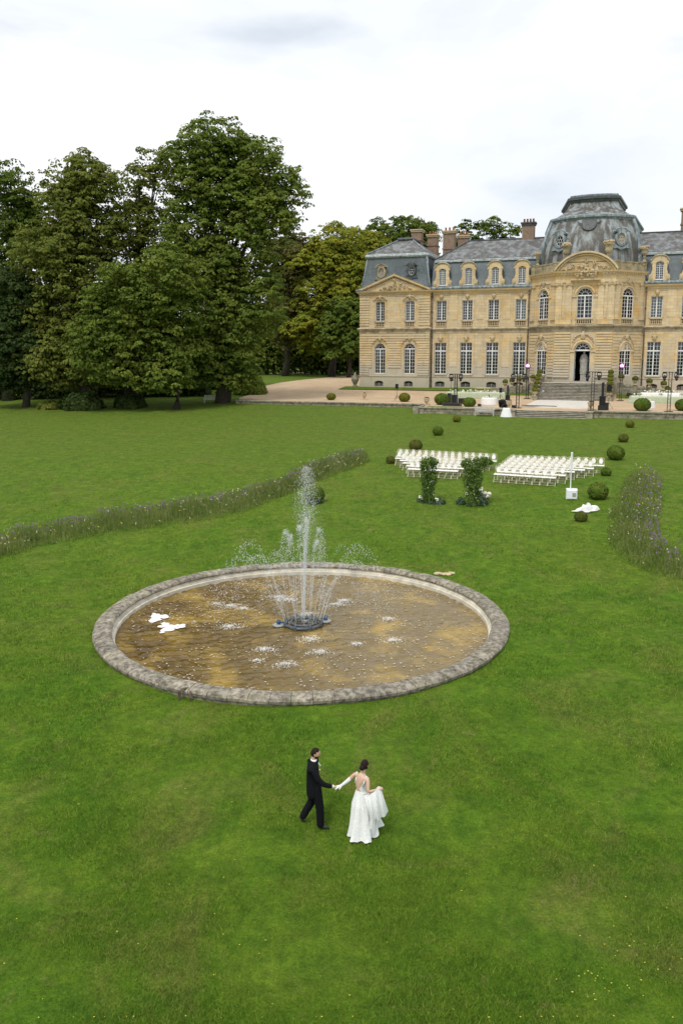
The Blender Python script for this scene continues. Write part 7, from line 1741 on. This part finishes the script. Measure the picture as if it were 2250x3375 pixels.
def head_mesh(c, yaw, pitch=0.0, s=1.0):
    """one head surface with brow, nose, lips, chin and ears; faces local -Y before rotation"""
    vs = []; fs = []; n, m = 28, 22
    for j in range(m+1):
        ph = -PI/2+PI*j/m
        for i in range(n):
            a = 2*PI*i/n; x = math.cos(ph)*math.cos(a); y = math.cos(ph)*math.sin(a); z = math.sin(ph)
            X, Y, Z = 0.076*x, 0.096*y, 0.118*z
            if z < 0: X *= 1-0.28*z*z*1.2; Y *= 1-0.1*z*z
            fr_ = max(0, -y)
            if fr_ > 0.6:
                Y -= 0.020*math.exp(-((X/0.014)**2))*math.exp(-(((Z+0.012)/0.02)**2))     # nose
                Y -= 0.006*math.exp(-((X/0.022)**2))*math.exp(-(((Z+0.05)/0.008)**2))     # lips
                Y += 0.006*math.exp(-(((abs(X)-0.032)/0.014)**2))*math.exp(-(((Z-0.012)/0.012)**2))  # eye sockets
                Y -= 0.008*math.exp(-((X/0.025)**2))*math.exp(-(((Z+0.085)/0.015)**2))    # chin
            if abs(y-0.05) < 0.25 and abs(Z) < 0.028: X += math.copysign(0.012, X)*math.exp(-((y-0.05)/0.12)**2)   # ears
            vs.append(Vector((X, Y, Z)))
    for j in range(m):
        for i in range(n): fs.append((j*n+i, j*n+(i+1) % n, (j+1)*n+(i+1) % n, (j+1)*n+i))
    Mx = Matrix.Translation(c) @ Matrix.Rotation(yaw, 4, 'Z') @ Matrix.Rotation(pitch, 4, 'X') @ Matrix.Scale(s, 4)
    return [tuple(Mx @ v) for v in vs], fs, Mx
def join_into(body, vs, fs):
    me = body.data; b = len(me.vertices); ov = [tuple(v.co) for v in me.vertices]; of = [tuple(p.vertices) for p in me.polygons]
    nm = bpy.data.meshes.new(body.name); nm.from_pydata(ov+vs, [], of+[tuple(i+b for i in f) for f in fs]); nm.materials.append(me.materials[0]); nm.polygons.foreach_set('use_smooth', [True]*len(nm.polygons)); nm.update(); body.data = nm
def hair_cap(Mx, mat, parent, cut, name='hair', thick=1.07, extra=None):
    vs = []; fs = []; n, m = 28, 18; keep = []
    for j in range(m+1):
        ph = -PI/2+PI*j/m
        for i in range(n):
            a = 2*PI*i/n; x = math.cos(ph)*math.cos(a); y = math.cos(ph)*math.sin(a); z = math.sin(ph); q = thick*(1+0.015*math.sin(9*a+5*ph))
            vs.append(tuple(Mx @ Vector((0.078*x*q, 0.098*y*q+0.004, 0.118*z*q)))); keep.append(cut(x, y, z))
    for j in range(m):
        for i in range(n):
            f = (j*n+i, j*n+(i+1) % n, (j+1)*n+(i+1) % n, (j+1)*n+i)
            if all(keep[k] for k in f): fs.append(f)
    t = MB(); t.add(vs, fs)
    if extra: extra(t)
    return t.build(name, mat, parent, True)
def eyes(Mx, parent):
    t = MB()
    for sx in (-1, 1): p = Mx @ Vector((sx*0.030, -0.088, 0.012)); t.ball(tuple(p), 0.009, 8, 6)
    t.build('eyes', M['interior'], parent, True)
    t = MB()
    p0 = [Mx @ Vector((sx, -0.0965, -0.052)) for sx in (-0.02, 0, 0.02)]; t.tube(p0, 0.004, 5); t.build('mouth', M['lips'], parent, True)
M['lips'] = simple('lips', (0.36, 0.13, 0.11), 0.5)
def groom():
    p = gnd(1046, 2726); root = empty('person', p, 0, 'man in a black dinner suit striding right, holding the hand of the woman', 'person')
    hp = (-0.06, 0.02, 0.92)
    ne = (-0.10, 0.02, 1.50)
    body = [[(*hp, 0.10), (-0.08, 0.02, 1.08, 0.10), (-0.10, 0.02, 1.28, (0.12, 0.10)), (-0.10, 0.02, 1.42, (0.10, 0.09)), (*ne, 0.058), (-0.075, 0.02, 1.57, 0.055), (-0.06, 0.02, 1.63, 0.07)],
            [(-0.10, 0.02, 1.42, (0.10, 0.09)), (-0.06, -0.17, 1.40, 0.048), (0.02, -0.24, 1.24, 0.045), (0.13, -0.24, 1.12, 0.043), (0.27, -0.22, 1.06, 0.034), (0.36, -0.20, 1.05, 0.026)],
            [(-0.10, 0.02, 1.42, (0.10, 0.09)), (-0.12, 0.20, 1.39, 0.046), (-0.14, 0.25, 1.24, 0.045), (-0.14, 0.25, 1.12, 0.043), (-0.12, 0.20, 0.93, 0.034), (-0.12, 0.19, 0.86, 0.026)],
            [(*hp, 0.10), (0.0, -0.08, 0.86, 0.08), (0.07, -0.09, 0.5, 0.062), (0.07, -0.09, 0.12, 0.042), (0.08, -0.09, 0.07, 0.04)],
            [(*hp, 0.10), (-0.10, 0.11, 0.86, 0.08), (-0.12, 0.12, 0.5, 0.062), (-0.32, 0.12, 0.18, 0.042), (-0.34, 0.12, 0.15, 0.04)]]
    body += hand((0.36, -0.20, 1.05), (0.95, 0.05, -0.12), (0, 0.3, 0.95), 1.0)
    body += hand((-0.12, 0.19, 0.86), (0.1, 0, -1), (1, 0, 0.1), 1.0)
    b = skin('body', body, M['skin'], root)
    vs, fs, Mx = head_mesh(Vector((-0.03, 0.02, 1.69)), R(82), R(6), 1.03); join_into(b, vs, fs)
    eyes(Mx, root)
    hair_cap(Mx, M['hair'], root, lambda x, y, z: (z > 0.35 and y > -0.75) or (y > 0.05 and z > -0.35) or (abs(x) > 0.8 and z > 0.0 and y > -0.35))
    hair_cap(Mx, M['hair'], root, lambda x, y, z: z < -0.33 and y < 0.1 and z > -0.98, 'beard', 1.03)
    # jacket with skirt, sleeves
    skin('jacket', [[(-0.07, 0.02, 0.66, (0.20, 0.17)), (-0.075, 0.02, 0.80, (0.215, 0.18)), (-0.085, 0.02, 0.94, (0.205, 0.17)), (-0.09, 0.02, 1.10, (0.18, 0.155)), (-0.10, 0.02, 1.30, (0.185, 0.15)), (-0.10, 0.02, 1.42, (0.175, 0.135)), (-0.095, 0.02, 1.515, (0.098, 0.09)), (-0.09, 0.02, 1.55, (0.07, 0.07))],
        [(-0.10, 0.02, 1.42, (0.17, 0.13)), (-0.06, -0.19, 1.415, 0.082), (0.02, -0.25, 1.24, 0.07), (0.13, -0.25, 1.125, 0.062), (0.27, -0.225, 1.07, 0.052), (0.325, -0.21, 1.055, 0.05)],
        [(-0.10, 0.02, 1.42, (0.17, 0.13)), (-0.12, 0.24, 1.41, 0.082), (-0.14, 0.26, 1.24, 0.07), (-0.14, 0.26, 1.12, 0.062), (-0.12, 0.21, 0.93, 0.054), (-0.12, 0.20, 0.88, 0.05)]], M['suit'], root)
    skin('trousers', [[(-0.08, 0.02, 1.10, (0.13, 0.12)), (*hp, 0.155), (0.0, -0.08, 0.84, 0.115), (0.055, -0.09, 0.5, 0.098), (0.065, -0.09, 0.25, 0.09), (0.07, -0.09, 0.02, 0.088)],
        [(*hp, 0.15), (-0.10, 0.11, 0.84, 0.115), (-0.12, 0.12, 0.52, 0.098), (-0.24, 0.12, 0.32, 0.088), (-0.345, 0.12, 0.11, 0.086)]], M['suit'], root)
    t = MB(); t.lathe([(0.066, 1.50), (0.07, 1.53), (0.066, 1.565), (0.058, 1.565)], -0.075, 0.02, 16); t.add([(0.0, -0.035, 1.515), (0.0, 0.075, 1.515), (0.078, 0.035, 1.40), (0.078, 0.005, 1.40)], [(0, 1, 2, 3)]); t.build('shirt', M['shirt'], root, True)
    t = MB().tube([(0.335, -0.208, 1.052), (0.355, -0.202, 1.05)], 0.038, 12); t.build('shirt_cuff', M['shirt'], root)
    t = MB(); t.prism([(-0.055, -0.03), (0, -0.01), (0.055, -0.03), (0.055, 0.03), (0, 0.01), (-0.055, 0.03)], -0.015, 0.015); o = t.build('bow_tie', M['suit'], root, loc=(0.012, 0.02, 1.515), rz=PI/2)
    t = MB(); t.ball((0.055, -0.08, 1.37), 0.014, 8, 6); t.build('buttonhole_flower', M['petal'], root)
    skin('shoe', [[(0.04, -0.09, 0.055, 0.05), (0.12, -0.09, 0.045, (0.05, 0.04)), (0.20, -0.095, 0.035, (0.045, 0.032)), (0.26, -0.10, 0.03, (0.03, 0.024))]], M['shoe'], root, 1)
    skin('shoe', [[(-0.39, 0.12, 0.20, 0.05), (-0.355, 0.12, 0.13, (0.05, 0.04)), (-0.31, 0.12, 0.055, (0.045, 0.034)), (-0.26, 0.12, 0.03, (0.03, 0.024))]], M['shoe'], root, 1)
    return p
def bride(pg):
    p = gnd(1195, 2752); root = empty('person', p, 0, 'woman in a white lace gown seen from behind, lifting her skirt', 'person')
    hx, hy, hz = pg.x+0.43-p.x, pg.y-0.2-p.y, pg.z+1.05-p.z     # where the two hands meet
    sp = (-0.03, 0.02, 1.28)
    LS, RS = (-0.155, 0.10, 1.345), (0.10, -0.10, 1.325)
    wr = (hx+0.085, hy+0.01, hz+0.01); el = (LS[0]*0.45+wr[0]*0.55, LS[1]*0.5+wr[1]*0.5, 1.17)
    Lc = [(*sp, (0.12, 0.09)), (*LS, 0.048), (*el, 0.038), (*wr, 0.024)]
    Rw = (0.31, -0.08, 1.08); Rc = [(*sp, (0.12, 0.09)), (*RS, 0.048), (0.10, -0.20, 1.09, 0.038), (*Rw, 0.024)]
    body = [[(-0.03, 0.02, 0.95, 0.12), (-0.03, 0.02, 1.08, (0.11, 0.085)), (*sp, (0.12, 0.09)), (-0.01, 0.03, 1.39, 0.05), (0.01, 0.035, 1.45, 0.046), (0.02, 0.04, 1.50, 0.06)], Lc, Rc,
            [(-0.03, 0.02, 0.95, 0.12), (-0.10, 0.05, 0.85, 0.09), (-0.10, 0.06, 0.48, 0.06), (-0.10, 0.05, 0.09, 0.038)], [(-0.03, 0.02, 0.95, 0.12), (0.05, -0.02, 0.85, 0.09), (0.08, -0.03, 0.48, 0.06), (0.10, -0.08, 0.09, 0.038)]]
    body += hand(Rw, (0.9, 0.2, 0.3), (0, -0.4, 0.9), 0.9)
    b = skin('body', body, M['skin_light'], root)
    vs, fs, Mx = head_mesh(Vector((0.035, 0.055, 1.565)), R(145), R(4), 0.97); join_into(b, vs, fs)
    eyes(Mx, root)
    def bun(t):
        q = Mx @ Vector((0, 0.10, -0.03)); t.ball(tuple(q), (0.06, 0.05, 0.055), 14, 10, 3, 0.06)
    hair_cap(Mx, M['hair'], root, lambda x, y, z: (z > 0.45 and y > -0.8) or (y > -0.05 and z > -0.62) or (abs(x) > 0.75 and z > -0.1 and y > -0.5), extra=bun)
    # gloves above the elbow
    d = Vector(wr)-Vector(el)
    up = Vector(LS)*0.45+Vector(el)*0.55
    gl_ = [[(*up, 0.046), (*el, 0.044), (*(Vector(el)+d*0.5), 0.036), (*wr, 0.029)]]+hand(wr, (hx-wr[0], hy-wr[1]-0.02, hz-wr[2]), (0, -0.3, 0.95), 0.98)
    skin('glove', gl_, M['lace'], root)
    # bodice leaving a low back, with shoulder straps
    n = 40; vs = []; fs = []; k = 9
    yaw = R(-40)                                                    # she faces away and to the right
    for j in range(k+1):
        for i in range(n):
            a = 2*PI*i/n                                            # a = 0 is the middle of the back
            back = math.exp(-(a if a < PI else 2*PI-a)**2/0.55)
            top = 1.30-0.20*back-0.05*math.exp(-((PI-abs(a-PI))-PI/2)**2/0.1); z = 0.98+(top-0.98)*j/k
            w_ = 0.118+0.035*((z-1.02)/0.28 if z > 1.02 else 0)+(0.05*(1.02-z)/0.04*0.4 if z < 1.02 else 0); dd = w_*0.78
            lx, ly = w_*math.sin(a), -dd*math.cos(a)
            c_, s_ = math.cos(yaw), math.sin(yaw); vs.append((-0.03+lx*c_-ly*s_, 0.02+lx*s_+ly*c_, z))
    for j in range(k):
        for i in range(n): fs.append((j*n+i, j*n+(i+1) % n, (j+1)*n+(i+1) % n, (j+1)*n+i))
    t = MB(); t.add(vs, fs); t.build('bodice', M['lace'], root, True)
    for S in (LS, RS):
        sx = -1 if S is LS else 1; ux, uy = math.cos(yaw)*sx, math.sin(yaw)*sx
        bx, by = -math.sin(-yaw)*-1, -math.cos(yaw)
        m_ = (S[0]*0.78+sp[0]*0.22, S[1]*0.78+sp[1]*0.22, S[2]+0.048)
        lo = (sp[0]+ux*0.10-math.sin(R(40))*0.085, sp[1]+uy*0.10-math.cos(R(40))*0.085, 1.17)
        t = MB().tube([lo, (lo[0]*0.6+m_[0]*0.4, lo[1]*0.6+m_[1]*0.4-0.02, 1.27), m_, (m_[0]+0.05, m_[1]+0.06, 1.30)], [0.02, 0.015, 0.015, 0.015], 6); t.build('strap', M['lace'], root, True)
    # skirt: folded bell, longer in the back, raised to the right
    n = 96; k = 16; vs = []; fs = []
    for j in range(k+1):
        t_ = j/k; z = 1.03*(1-t_)**1.0
        for i in range(n):
            a = 2*PI*i/n; rr = 0.12+0.08*min(1, t_*3.2)+0.045*t_+0.015*t_*t_
            fold = (0.018+0.030*t_)*t_*1.3*math.sin(9*a+1.2*math.sin(2*a)+1.5*t_)+0.014*t_*math.sin(17*a+2)
            rgt = max(0, math.cos(a-0.15)); nr = max(0, math.cos(a+PI/2+0.35)); lf = max(0, math.cos(a-PI+0.5))
            R_ = rr+fold+0.11*t_*rgt**3+0.17*t_**1.5*nr**2+0.01*t_*lf
            zz = z+0.22*t_**2*rgt**4
            x = -0.03+R_*math.cos(a)+0.055*t_; y = 0.02+R_*0.84*math.sin(a)-0.02*t_
            vs.append((x, y, max(0.012+0.02*abs(math.sin(8*a)), zz)))
    for j in range(k):
        for i in range(n): fs.append((j*n+i, j*n+(i+1) % n, (j+1)*n+(i+1) % n, (j+1)*n+i))
    t = MB(); t.add(vs, fs); t.build('skirt', M['lace'], root, True)
    # the part of the skirt gathered up in her right hand
    top = [Vector(q) for q in ((0.02, -0.17, 1.0), (0.12, -0.20, 1.02), (0.22, -0.17, 1.07), (0.32, -0.10, 1.13), (0.37, -0.04, 1.11))]
    bot = [Vector(q) for q in ((0.14, -0.28, 0.55), (0.23, -0.27, 0.50), (0.32, -0.23, 0.47), (0.43, -0.14, 0.48), (0.54, -0.02, 0.52))]
    nu, nv = 40, 14; vs = []; fs = []
    def along(P, u_): q = u_*(len(P)-1); i = min(int(q), len(P)-2); return P[i].lerp(P[i+1], q-i)
    for side in (0, 1):
        for j in range(nv+1):
            v_ = j/nv
            for i in range(nu+1):
                u_ = i/nu; c = along(top, u_).lerp(along(bot, u_), v_); f_ = 0.028*math.sin(u_*19+1.5*v_)*(0.25+v_); sag = 0.05*math.sin(PI*v_)
                vs.append((c.x+0.01*side, c.y+f_-sag+0.07*side*math.sin(PI*u_)+0.012*side, c.z))
    w1 = nu+1; off = (nv+1)*w1
    for s_ in (0, 1):
        for j in range(nv):
            for i in range(nu): fs.append((s_*off+j*w1+i, s_*off+j*w1+i+1, s_*off+(j+1)*w1+i+1, s_*off+(j+1)*w1+i))
    for j in range(nv): fs.append((j*w1+nu, (j+1)*w1+nu, off+(j+1)*w1+nu, off+j*w1+nu)); fs.append((j*w1, off+j*w1, off+(j+1)*w1, (j+1)*w1))
    t = MB(); t.add(vs, fs); t.build('lifted_skirt', M['lace'], root, True)
    t = MB(); vs = []; fs = []                                     # fold that falls from the hand back into the skirt
    A = [Vector((0.30, -0.09, 1.12)), Vector((0.34, -0.10, 0.85)), Vector((0.33, -0.14, 0.6)), Vector((0.28, -0.18, 0.35))]; B = [Vector((0.05, -0.15, 1.0)), Vector((0.12, -0.24, 0.8)), Vector((0.14, -0.28, 0.55)), Vector((0.12, -0.30, 0.3))]
    for j in range(13):
        a, b = along(A, j/12), along(B, j/12)
        for i in range(13): c = a.lerp(b, i/12); vs.append((c.x, c.y-0.05*math.sin(PI*i/12)+0.015*math.sin(i*1.7+j*0.4), c.z))
    for j in range(12):
        for i in range(12): fs.append((j*13+i, j*13+i+1, (j+1)*13+i+1, (j+1)*13+i))
    t.add(vs, fs); t.build('skirt_fold', M['lace'], root, True)
    skin('shoe', [[(0.10, -0.08, 0.06, 0.035), (0.15, -0.05, 0.035, (0.036, 0.025)), (0.21, -0.02, 0.022, 0.02)]], M['shirt'], root, 1)
M['skin_light'] = simple('light_skin', (0.62, 0.40, 0.30), 0.5)
bride(groom())
# ------------------------------------------------------------------ grass blades near the viewer
def grass(n=480000):
    pxs = rng.uniform(-520, 2850, n); pys = 1480+(3480-1480)*rng.random(n)**0.75
    a = (pxs-XP)/F; q = -(pys-YP)/F; rx, ry, rz = a, CT+q*ST, -ST+q*CT
    z = np.zeros(n)
    cy, sy = math.cos(YAW), math.sin(YAW)
    for _ in range(12):
        t = (z-CZ)/rz; X, Y = rx*t, ry*t; bb = (X-P0[0])*sy+(Y-P0[1])*cy; z = np.interp(bb, *LB)
    keep = (np.hypot(X-FX, Y-FY) > 7.58) & (t > 0) & (Y < 95); X, Y, z = X[keep], Y[keep], z[keep]; n = len(X)
    cl = 0.5+0.5*np.sin(X*2.1+np.sin(Y*1.7)*2)*np.sin(Y*1.9+np.sin(X*1.1)*2)
    dist = np.hypot(X, Y)
    h = rng.uniform(0.02, 0.068, n)*(0.75+0.6*cl)*np.clip(dist/22, 0.8, 1.3); w_ = 0.0052*np.clip(dist/14, 1, 3.0)*rng.uniform(0.7, 1.4, n)
    an = rng.uniform(0, 2*PI, n); lx, ly = rng.normal(0, 0.7, n)*h, rng.normal(0, 0.7, n)*h
    z = z+0.01
    V = np.stack([np.stack([X-w_*np.cos(an), Y-w_*np.sin(an), z-0.02], 1), np.stack([X+w_*np.cos(an), Y+w_*np.sin(an), z-0.02], 1), np.stack([X+lx, Y+ly, z+h], 1)], 1).reshape(-1, 3)
    me = bpy.data.meshes.new('grass'); me.vertices.add(3*n); me.vertices.foreach_set('co', V.astype(np.float32).ravel()); me.loops.add(3*n); me.loops.foreach_set('vertex_index', np.arange(3*n, dtype=np.int32)); me.polygons.add(n)
    me.polygons.foreach_set('loop_start', np.arange(0, 3*n, 3, dtype=np.int32)); me.polygons.foreach_set('loop_total', np.full(n, 3, dtype=np.int32)); me.update()
    at = me.attributes.new('tint', 'FLOAT', 'POINT'); at.data.foreach_set('value', np.repeat(rng.random(n), 3).astype(np.float32))
    tag(link_mesh('grass', me, M['blade']), 'short green grass blades covering the mown lawn', 'grass', None, 'stuff')
grass()
def weeds():
    Ps = []
    for (cx, cy, sx, sy, m) in ((300, 1618, 70, 14, 90), (1500, 2180, 60, 40, 30), (1380, 2270, 60, 20, 22), (20, 1345, 30, 10, 20), (800, 1950, 700, 380, 130)):
        for _ in range(m):
            p = gnd(rng.normal(cx, sx)*D, min(2348, max(1250, rng.normal(cy, sy)))*D)
            if math.hypot(p.x-FX, p.y-FY) > 7.7: Ps.append((p.x, p.y, p.z+0.08))
    P = np.array(Ps); tri_scatter('lawn_flowers', P, rng.uniform(0.006, 0.015, len(P)), M['yellowflower'], label='tiny yellow flowers scattered in the lawn', cat='flowers')
weeds()
